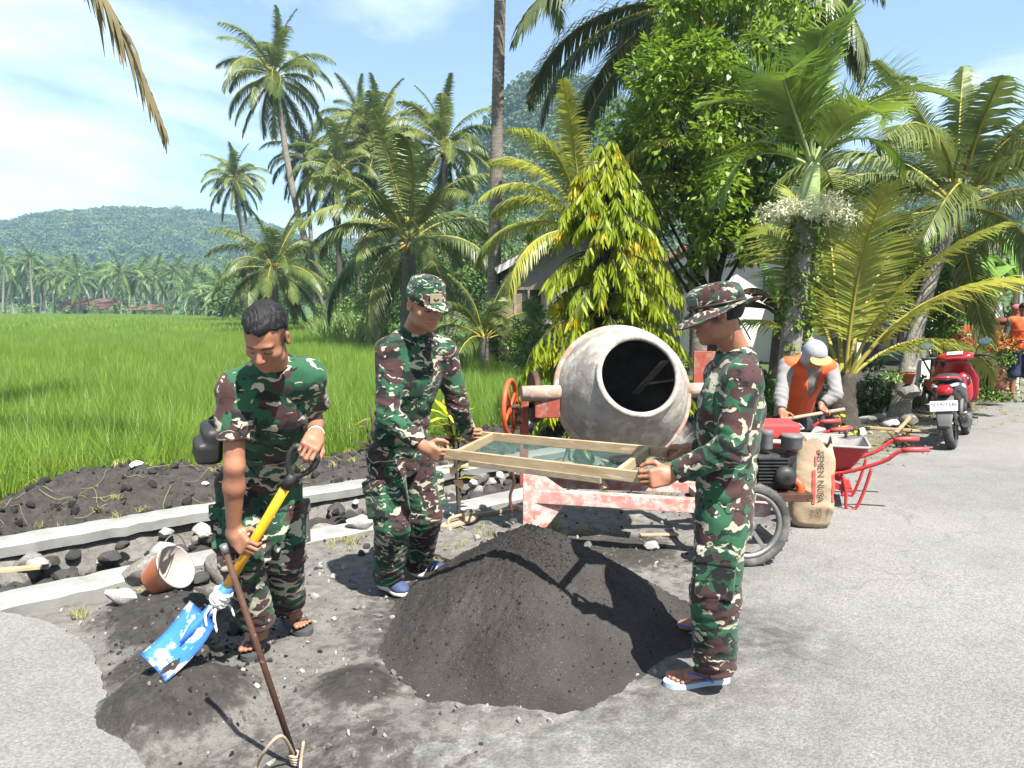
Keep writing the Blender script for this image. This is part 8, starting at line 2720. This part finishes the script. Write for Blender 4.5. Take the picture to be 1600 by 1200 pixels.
 if cfg.get('vest'):
  b = Body()
  b.ell(chest, (0.190, 0.140, 0.205), tm, 0.06)
  b.cone(pel - t * 0.10, chest, 0.130, 0.136, 0.06, flat=(la, 1.36), cut=[(pel - t * cfg.get('vhem', 0.02), down)])
  b.cone(shR + (shL - shR) * 0.06, shL - (shL - shR) * 0.06, 0.084, 0.084, 0.05)
  for q in (shL, shR): b.cone(neck - t * 0.03, q.lerp(neck, 0.15), 0.075, 0.078, 0.04)
  for sd in 'LR':
   sgn = 1 if sd == 'L' else -1
   b.cone(Vector(J['sh' + sd]) + la * sgn * 0.075, Vector(J['el' + sd]) + la * sgn * 0.05, 0.075, 0.095, 0.01, True)
  b.cone(neck + t * 0.06, neck + t * 0.0, 0.075, 0.068, 0.01, True)
  b.cone(neck + fw * 0.12 + t * 0.02, chest - t * 0.16 + fw * 0.17, 0.075, 0.022, 0.01, True)   # open V in front
  b.post = folds(0.005, 42, cfg.get('seed', 1.0) + 5)
  me, _ = b.mesh('vest', hc, org)
  ve = link('vest', me, MAT['vest'], root)
  if cfg.get('bands'):
   for zz in (0.30, 0.62):
    ring = []
    for k in range(28):
     a = 2 * math.pi * k / 28
     w, d_ = (0.186, 0.142)
     ring.append(pel + t * L * zz + la * math.cos(a) * w + fw * math.sin(a) * d_ - org)
    MB().tube(ring, 0.014, 6, closed=True, flat=0.3, up=t).build('reflective_band', MAT['vestband'], ve)
 # ---- shoes
 for sd in 'LR':
  if cfg['shoes'] == 'slide': slide_sandal(None, root, J['heel' + sd], J['toe' + sd], 'sandal', mark=True)
  elif cfg['shoes'] == 'flip': slide_sandal(None, root, J['heel' + sd], J['toe' + sd], 'flip_flop', 'flipblue', 'flipsole', True)
  elif cfg['shoes'] == 'shoe': shoe(root, J['heel' + sd], J['toe' + sd], J['an' + sd])
 return root, H, wr, dict(t=t, fw=fw, la=la, chest=chest, pel=pel, neck=neck, L=L, org=org)

def hat_mesh(root, b, name, mat, h=0.005):
 me, _ = b.mesh(name, h, root.location)
 return link(name, me, MAT[mat], root)
def local_mb(H, root, mb):
 m = Matrix((H.x, H.y, H.z)).transposed().to_4x4(); m.translation = H.c - root.location
 mb.v = [tuple(m @ (Vector(v) * H.k)) for v in mb.v]
 return mb

def build_people():
 # ---------------- bareheaded soldier with the shovel
 g_low, g_top, axs, sdv = SHOVEL['grip_low'], SHOVEL['grip_top'], SHOVEL['axis'], SHOVEL['side']
 J = dict(head=P(416, 528, 2.88), hf=(-0.06, -0.76, -0.60), hu=(0.03, -0.5, 0.85), neck=P(428, 572, 3.05),
   shL=P(480, 588, 3.10), shR=P(367, 610, 3.02), elL=P(489, 655, 3.30), elR=P(366, 728, 2.98),
   handR=(g_low, -axs, (0.25, -0.35, -0.9), (0.85, -0.2, 0.25)), handL=(g_top, sdv * -1, (0.0, -0.80, -0.35), (-0.35, 0.1, -0.9)),
   pelvis=P(404, 738, 3.42), fwd=(-0.12, -1, 0), hipL=P(437, 752, 3.42), hipR=P(371, 756, 3.38), knL=P(444, 862, 3.36), knR=P(376, 872, 3.22),
   anL=P(452, 962, 3.62), anR=P(405, 992, 3.38), heelL=G(447, 975), heelR=G(402, 1002), toeL=(0.62, -0.78, 0), toeR=(0.20, -1, 0))
 J['heelL'].z = J['heelR'].z = 0.012
 hr = (J['heelL'] + J['toeL'][0] * Vector((0, 0, 0)))
 root, H, wr, F = person('bareheaded soldier in camouflage tee shirt bending over a shovel', J, dict(skin='skin1', shirt='camo1', pants='camo1', sleeve='short', shoes='slide', cuff=0.86, pockets='LR', seed=1.3, leg=(0.100, 0.090, 0.082), collar=True, hem=0.07, solez=0.034, h=0.0038, shaved=True))
 b = Body()
 b.ell(H.p(0, -0.014, 0.040), (0.080, 0.104, 0.094), H.m, 0.01)
 def strands(p, d):
  q = H.local(p)
  d = np.maximum(d, (q[:, 1] - 0.066) * 0.78 - (q[:, 2] - 0.066) * 0.62 + 0.006 * np.sin(q[:, 0] * 120) + 9 * q[:, 0] ** 2)
  d = np.maximum(d, 0.012 - q[:, 2] + 0.35 * q[:, 1] + 0.004 * np.sin(q[:, 0] * 90 + q[:, 1] * 140))
  return d - 0.004 * np.sin(q[:, 0] * 260 + 5 * np.sin(q[:, 1] * 40)) * np.sin(q[:, 1] * 90 + 4 * np.sin(q[:, 0] * 50)) - 0.006 * np.clip((q[:, 2] - 0.06) / 0.05, 0, 1)
 b.post = strands
 hat_mesh(root, b, 'hair', 'hair', 0.0035)
 # waist bag on his right hip
 c = P(330, 690, 3.32)
 bag = empty('waist_bag', gz(c), 0, 'black waist bag hanging at the bareheaded soldier hip', 'bag')
 org = bag.location
 bm_ = Body()
 m = mat3(Vector((0.50, -0.80, -0.33)).normalized(), Vector((0.85, 0.53, 0)).normalized(), Vector((0.175, -0.28, 0.943)).normalized())
 bm_.box(c, (0.075, 0.040, 0.085), m, 0.03, 0.02); bm_.box(c + Vector((-0.02, -0.02, -0.03)), (0.06, 0.045, 0.05), m, 0.02, 0.01)
 me, _ = bm_.mesh('pouch', 0.006, org); link('pouch', me, MAT['black'], bag)
 MB().box(c - org + Vector((-0.012, -0.055, -0.035)), (0.06, 0.006, 0.018), Matrix.Rotation(0.9, 3, 'Z') @ Matrix.Rotation(0.5, 3, 'Y')).build('label_tag', MAT['silver'], bag)
 MB().tube([x - org for x in catmull([c + Vector((0, 0, 0.10)), P(345, 640, 3.22), P(372, 600, 3.20)], 5)], 0.012, 6, flat=0.3).build('strap', MAT['black'], bag)
 # wristbands
 for k, (mt, off) in enumerate((('plate', 0.018), ('black', 0.032))):
  W = wr['L']; el = J['elL']; ax = (el - W).normalized(); cc = W + ax * off - root.location
  mm = frame(cc, z=ax)
  MB().tube([mm @ Vector((math.cos(a) * 0.031, math.sin(a) * 0.031, 0)) for a in np.linspace(0, 6.283, 20, endpoint=False)], 0.0045, 6, closed=True).build('wristband', MAT[mt], root)

 # ---------------- capped soldier, left holder of the sieve
 nl, nr_, fl, fr_ = SIEVE
 d = (nr_ - nl).normalized()
 gR, gL = nl + d * 0.02, fl + d * 0.02
 up = Vector((0, 0, 1))
 J = dict(head=P(664, 477, 3.80), hf=(0.56, -0.72, -0.30), hu=(0.2, -0.3, 0.93), neck=P(648, 519, 3.93),
   shL=P(694, 549, 4.08), shR=P(608, 549, 3.86), elL=P(716, 634, 4.14), elR=P(606, 648, 3.80),
   handR=(gR, Vector((0.25, -0.35, 0.9)), (0.80, -0.35, -0.42), (-0.4, 0.9, 0.3)), handL=(gL, Vector((0.0, 0.1, 1.0)), (0.75, -0.55, -0.35), (-0.55, -0.80, 0.0)),
   pelvis=P(622, 708, 4.10), fwd=(0.72, -0.66, 0), hipL=P(650, 716, 4.20), hipR=P(602, 716, 4.04), knL=P(664, 806, 4.22), knR=P(614, 818, 3.98),
   anL=P(652, 888, 4.44), anR=P(606, 906, 4.18), heelL=G(645, 905), heelR=G(596, 918), toeL=(0.97, -0.10, 0), toeR=(0.60, -0.70, 0))
 J['heelL'].z = J['heelR'].z = 0.006
 root, H, wr, F = person('capped soldier in long sleeves holding the left end of the sieve', J, dict(skin='skin2', shirt='camo2', pants='camo2', shoes='shoe', cuff=0.95, pockets='LR', seed=3.1, leg=(0.104, 0.096, 0.088), collar=True, hem=0.09, hs=1.04, h=0.0042))
 b = Body()
 b.ell(H.p(0, -0.006, 0.052), (0.092, 0.112, 0.088), H.m, 0.02, cut=[(H.p(0, 0.0, 0.026), -(v3(H.z) * 0.97 + v3(H.y) * 0.22))])
 b.ell(H.p(0, 0.0, 0.112), (0.080, 0.092, 0.030), H.m, 0.03)
 b.ell(H.p(0, 0.108, 0.034), (0.076, 0.054, 0.0075), mat3(H.x, (H.y * 0.93 - H.z * 0.36).normalized(), (H.z * 0.93 + H.y * 0.36).normalized()), 0.012)
 hat_mesh(root, b, 'cap', 'camohat', 0.0045)
 pt = local_mb(H, root, MB().box((0.012, 0.104, 0.066), (0.062, 0.006, 0.046), Matrix.Rotation(R(10), 3, 'X'), 0.002)).build('patch', MAT['patch'], root)
 for sg in (-1, 1):
  local_mb(H, root, MB().beam((0.012, 0.1095, 0.056), (0.012 + sg * 0.014, 0.1085, 0.066), 0.005, 0.003, (0, 1, 0))).build('emblem', MAT['black'], pt)

 # ---------------- hatted soldier, right holder
 gN, gF = nr_ - d * 0.03, fr_ - d * 0.05
 J = dict(head=P(1120, 492, 3.10), hf=(-0.96, 0.16, -0.20), hu=(-0.1, 0, 1), neck=P(1150, 552, 3.16),
   shL=P(1162, 596, 2.98), shR=P(1128, 588, 3.34), elL=P(1140, 702, 2.92), elR=P(1112, 700, 3.46),
   handL=(gN, Vector((-0.15, 0.1, 1.0)), (-0.92, -0.35, -0.05), (0.25, 1, 0.1)), handR=(gF, Vector((-0.5, -0.85, 0.1)), (-0.8, 0.5, 0.05), (0, 0.1, -1)),
   pelvis=P(1132, 800, 3.12), fwd=(-0.93, 0.36, 0), hipL=P(1128, 815, 3.04), hipR=P(1128, 812, 3.22), knL=P(1118, 935, 3.02), knR=P(1114, 925, 3.28),
   anL=P(1116, 1046, 3.06), anR=P(1112, 976, 3.54), heelL=G(1130, 1066), heelR=G(1112, 996), toeL=(-0.98, -0.16, 0), toeR=(-1, 0.05, 0))
 J['heelL'].z = J['heelR'].z = 0.012
 root, H, wr, F = person('soldier in a wide brimmed camouflage hat holding the right end of the sieve', J, dict(skin='skin1', shirt='camo3', pants='camo3', shoes='flip', cuff=0.97, pockets='L', seed=5.3, leg=(0.105, 0.098, 0.088), collar=True, hem=0.10, moustache=0.4, h=0.0038, shaved=True))
 # wide brimmed hat
 hm = MB()
 n = 64
 prof = [(0.090, 0.030, 0), (0.101, 0.034, 0), (0.104, 0.060, 0), (0.100, 0.085, 0), (0.090, 0.112, 0), (0.070, 0.122, 0), (0.030, 0.124, 0), (0.004, 0.123, 0)]
 vs, fs = [], []
 for r, z, _ in prof:
  for k in range(n):
   a = 2 * math.pi * k / n
   w = 1 + 0.02 * math.sin(3 * a + z * 40)
   vs.append((r * math.cos(a) * 0.93 * w, r * math.sin(a) * 1.12 * w - 0.006, z + 0.006 * math.sin(2 * a + 1) * (z > 0.1)))
 fs = [(i * n + k, i * n + (k + 1) % n, (i + 1) * n + (k + 1) % n, (i + 1) * n + k) for i in range(len(prof) - 1) for k in range(n)]
 hm.add(vs, fs, True)
 local_mb(H, root, hm)
 hat = hm.build('hat', MAT['camohat'], root)
 br = MB()
 vs = []
 rad = [0.096, 0.115, 0.132, 0.150, 0.163]
 for lay in (0, 1):
  for r in rad:
   for k in range(n):
    a = 2 * math.pi * k / n
    q = (r - 0.096) / 0.067
    z = 0.032 - 0.022 * q * (1 + 0.5 * math.sin(a)) + 0.016 * q * math.sin(2 * a + 0.6) - 0.010 * q * q + 0.034 * q * max(0, -math.sin(a)) - 0.004 * lay
    vs.append((r * math.cos(a) * 0.95, r * math.sin(a) * 1.08 - 0.006, z))
 m = len(rad)
 fs = []
 for lay in (0, 1):
  o = lay * m * n
  for i in range(m - 1):
   for k in range(n):
    f = (o + i * n + k, o + i * n + (k + 1) % n, o + (i + 1) * n + (k + 1) % n, o + (i + 1) * n + k)
    fs.append(f if lay else f[::-1])
 for k in range(n):
  fs.append(((m - 1) * n + k, (m - 1) * n + (k + 1) % n, (2 * m - 1) * n + (k + 1) % n, (2 * m - 1) * n + k))
 br.add(vs, fs, True); local_mb(H, root, br)
 br.build('brim', MAT['camohat'], hat)
 bd = MB().tube([(0.1015 * math.cos(a) * 0.95, 0.1015 * math.sin(a) * 1.12 - 0.006, 0.044) for a in np.linspace(0, 6.283, 48, endpoint=False)], 0.006, 6, closed=True)
 local_mb(H, root, bd).build('hat_band', MAT['crotondark'], hat)
 local_mb(H, root, MB().box((-0.062, 0.088, 0.068), (0.060, 0.006, 0.030), Matrix.Rotation(R(35), 3, 'Z'), 0.002)).build('patch', MAT['greypatch'], hat)
 MB().tube([x - root.location for x in catmull([H.p(-0.07, -0.05, 0.02), H.p(-0.062, -0.085, -0.06), H.p(-0.05, -0.105, -0.12)], 4)], 0.003, 5).build('chin_cord', MAT['black'], hat)
 b = Body(); b.ell(H.p(0, -0.014, 0.03), (0.079, 0.102, 0.088), H.m, 0.01, cut=[(H.p(0, -0.010, 0), v3(H.y)), (H.p(0, 0, -0.028), -v3(H.z)), (H.p(0, 0, 0.05), v3(H.z))])
 hat_mesh(root, b, 'hair', 'hair', 0.0045)

 # ---------------- hooded worker in the orange vest
 a, bq = P(1222, 656, 6.55), P(1316, 640, 6.75)
 dirr = (bq - a).normalized()
 hoe = empty('hoe', gz(Vector((a.x, a.y, 0))), 0, 'hoe held by the hooded worker over the wheelbarrow', 'hoe')
 MB().tube([a - dirr * 0.10 - hoe.location, bq + dirr * 0.02 - hoe.location], 0.016, 8).build('shaft', MAT['woodold'], hoe)
 MB().box(a - dirr * 0.12 - hoe.location + Vector((0, 0, -0.05)), (0.012, 0.14, 0.16), Matrix.Rotation(0.3, 3, 'Y'), 0.002).build('blade', MAT['steel'], hoe)
 J = dict(head=P(1273, 557, 6.62), hf=(0.14, -0.86, -0.46), hu=(0, -0.4, 0.9), neck=P(1263, 562, 6.90),
   shL=P(1299, 577, 6.95), shR=P(1228, 572, 6.90), elL=P(1306, 616, 6.78), elR=P(1220, 620, 6.72),
   handL=(bq - dirr * 0.16, dirr * -1, (-0.2, -0.5, -0.7), (0.0, -0.7, 0.4)), handR=(a + dirr * 0.05, dirr, (0.1, -0.4, -0.8), (0.0, -0.8, 0.3)),
   pelvis=P(1240, 645, 7.34), fwd=(0.2, -1, 0), hipL=P(1255, 664, 7.32), hipR=P(1226, 664, 7.30), knL=Vector((2.72, 7.25, 0.48)), knR=Vector((2.50, 7.25, 0.48)),
   anL=Vector((2.74, 7.38, 0.10)), anR=Vector((2.48, 7.38, 0.10)), heelL=Vector((2.74, 7.42, 0.012)), heelR=Vector((2.48, 7.42, 0.012)), toeL=(0.1, -1, 0), toeR=(-0.05, -1, 0))
 root, H, wr, F = person('worker in grey hoodie and orange vest stooping over the wheelbarrow', J, dict(skin='skin1', shirt='hoodie', pants='darkpants', shoes='slide', cuff=0.95, seed=2.2, vest=True, h=0.008, hc=0.010, solez=0.034, vhem=-0.02))
 b = Body()
 b.ell(H.p(0, -0.014, 0.035), (0.098, 0.120, 0.108), H.m, 0.02)
 b.cone(H.p(0, -0.04, -0.03), F['neck'] + F['t'] * -0.01, 0.078, 0.080, 0.04)
 b.ell(H.p(0, 0.125, -0.052), (0.074, 0.13, 0.096), H.m, 0.012, True)
 b.post = folds(0.003, 40, 1.0)
 hat_mesh(root, b, 'hood', 'hoodtop', 0.008)
 b = Body()
 b.ell(H.p(0, 0.104, 0.026), (0.102, 0.062, 0.012), mat3(H.x, (H.y * 0.92 - H.z * 0.38).normalized(), (H.z * 0.92 + H.y * 0.38).normalized()), 0.01)
 hat_mesh(root, b, 'cap_peak', 'peak', 0.006)

 # ---------------- crouching worker behind the scooter
 c = P(1478, 560, 11.6)
 gx, gy = c.x, c.y
 J = dict(head=P(1506, 552, 11.45), hf=(0.75, -0.35, -0.5), neck=P(1494, 556, 11.5), shL=P(1494, 563, 11.78), shR=P(1478, 566, 11.32), elL=P(1512, 600, 11.7), elR=P(1494, 604, 11.2),
   handL=(P(1525, 622, 11.6), (0, 0, 1), (0.7, -0.2, -0.6), (0, -1, 0)), handR=(P(1512, 625, 11.2), (0, 0, 1), (0.7, -0.2, -0.6), (0, 1, 0)),
   pelvis=Vector((P(1462, 600, 11.7).x, 11.75, 0.36)), fwd=(0.85, -0.5, 0), hipL=Vector((P(1464, 600, 11.7).x, 11.85, 0.34)), hipR=Vector((P(1462, 600, 11.7).x, 11.62, 0.34)),
   knL=Vector((P(1500, 600, 11.7).x, 11.75, 0.52)), knR=Vector((P(1498, 600, 11.5).x, 11.42, 0.50)), anL=Vector((P(1480, 600, 11.8).x, 11.85, 0.10)), anR=Vector((P(1478, 600, 11.5).x, 11.55, 0.10)),
   heelL=Vector((P(1475, 600, 11.85).x, 11.87, 0.012)), heelR=Vector((P(1473, 600, 11.55).x, 11.56, 0.012)), toeL=(0.85, -0.5, 0), toeR=(0.85, -0.5, 0))
 root, H, wr, F = person('crouching worker in orange vest and dark cap behind the scooter', J, dict(skin='skin1', shirt='navy', pants='navy', shoes='slide', seed=2.9, vest=True, h=0.011, hc=0.013, solez=0.034, group='road workers'))
 b = Body(); b.ell(H.p(0, -0.01, 0.052), (0.092, 0.112, 0.085), H.m, 0.02, cut=[(H.p(0, 0, 0.02), -v3(H.z))]); b.ell(H.p(0, 0.12, 0.03), (0.07, 0.06, 0.008), H.m, 0.01)
 hat_mesh(root, b, 'cap', 'black', 0.009)

 # ---------------- standing workers at the right edge
 def stander(px, d, label, shirt, pants, vest, face, cap, seed, hscale=1.0, short=True):
  bx = G(px, 480 + 1920 / d).x
  c = Vector((P(px, 600, d).x, d, 0))
  f = Vector(face).normalized(); l = Vector((-f.y, f.x, 0))
  z = lambda h: Vector((0, 0, h * hscale))
  J = dict(head=c + z(1.55) + f * 0.03, hf=f + Vector((0, 0, -0.25)), neck=c + z(1.40), shL=c + z(1.36) + l * 0.19, shR=c + z(1.36) - l * 0.19, elL=c + z(1.08) + l * 0.25 + f * 0.02, elR=c + z(1.08) - l * 0.25 + f * 0.02,
    handL=(c + z(0.80) + l * 0.24 + f * 0.12, f, (0.05, -0.02, -1), -l), handR=(c + z(0.80) - l * 0.24 + f * 0.12, f, (0.05, -0.02, -1), l),
    pelvis=c + z(0.92), fwd=f, hipL=c + z(0.88) + l * 0.09, hipR=c + z(0.88) - l * 0.09, knL=c + z(0.48) + l * 0.10 + f * 0.02, knR=c + z(0.48) - l * 0.10 + f * 0.02,
    anL=c + z(0.10) + l * 0.11, anR=c + z(0.10) - l * 0.11 - f * 0.1, heelL=c + l * 0.11 - f * 0.04 + Vector((0, 0, 0.012)), heelR=c - l * 0.11 - f * 0.14 + Vector((0, 0, 0.012)), toeL=f, toeR=f)
  root, H, wr, F = person(label, J, dict(skin='skin1', shirt=shirt, pants=pants, shoes='flip', seed=seed, vest=vest, h=0.011, hc=0.013, short=short, bands=vest, group='road workers', leg=(0.105, 0.10, 0.10)))
  b = Body(); b.ell(H.p(0, -0.01, 0.052), (0.092, 0.112, 0.085), H.m, 0.02, cut=[(H.p(0, 0, 0.02), -v3(H.z))]); b.ell(H.p(0, 0.12, 0.03), (0.07, 0.06, 0.008), H.m, 0.01)
  hat_mesh(root, b, 'cap', cap, 0.009)
 stander(1594, 13.0, 'worker in orange vest and navy shorts cut by the right edge', 'olive', 'navy', True, (0.45, 0.9, 0), 'black', 1.1)
 stander(1580, 14.4, 'worker in a faded red cap half hidden behind the orange vest', 'pinkcap', 'darkpants', False, (0.9, -0.4, 0), 'pinkcap', 1.9, 0.98)
build_people()
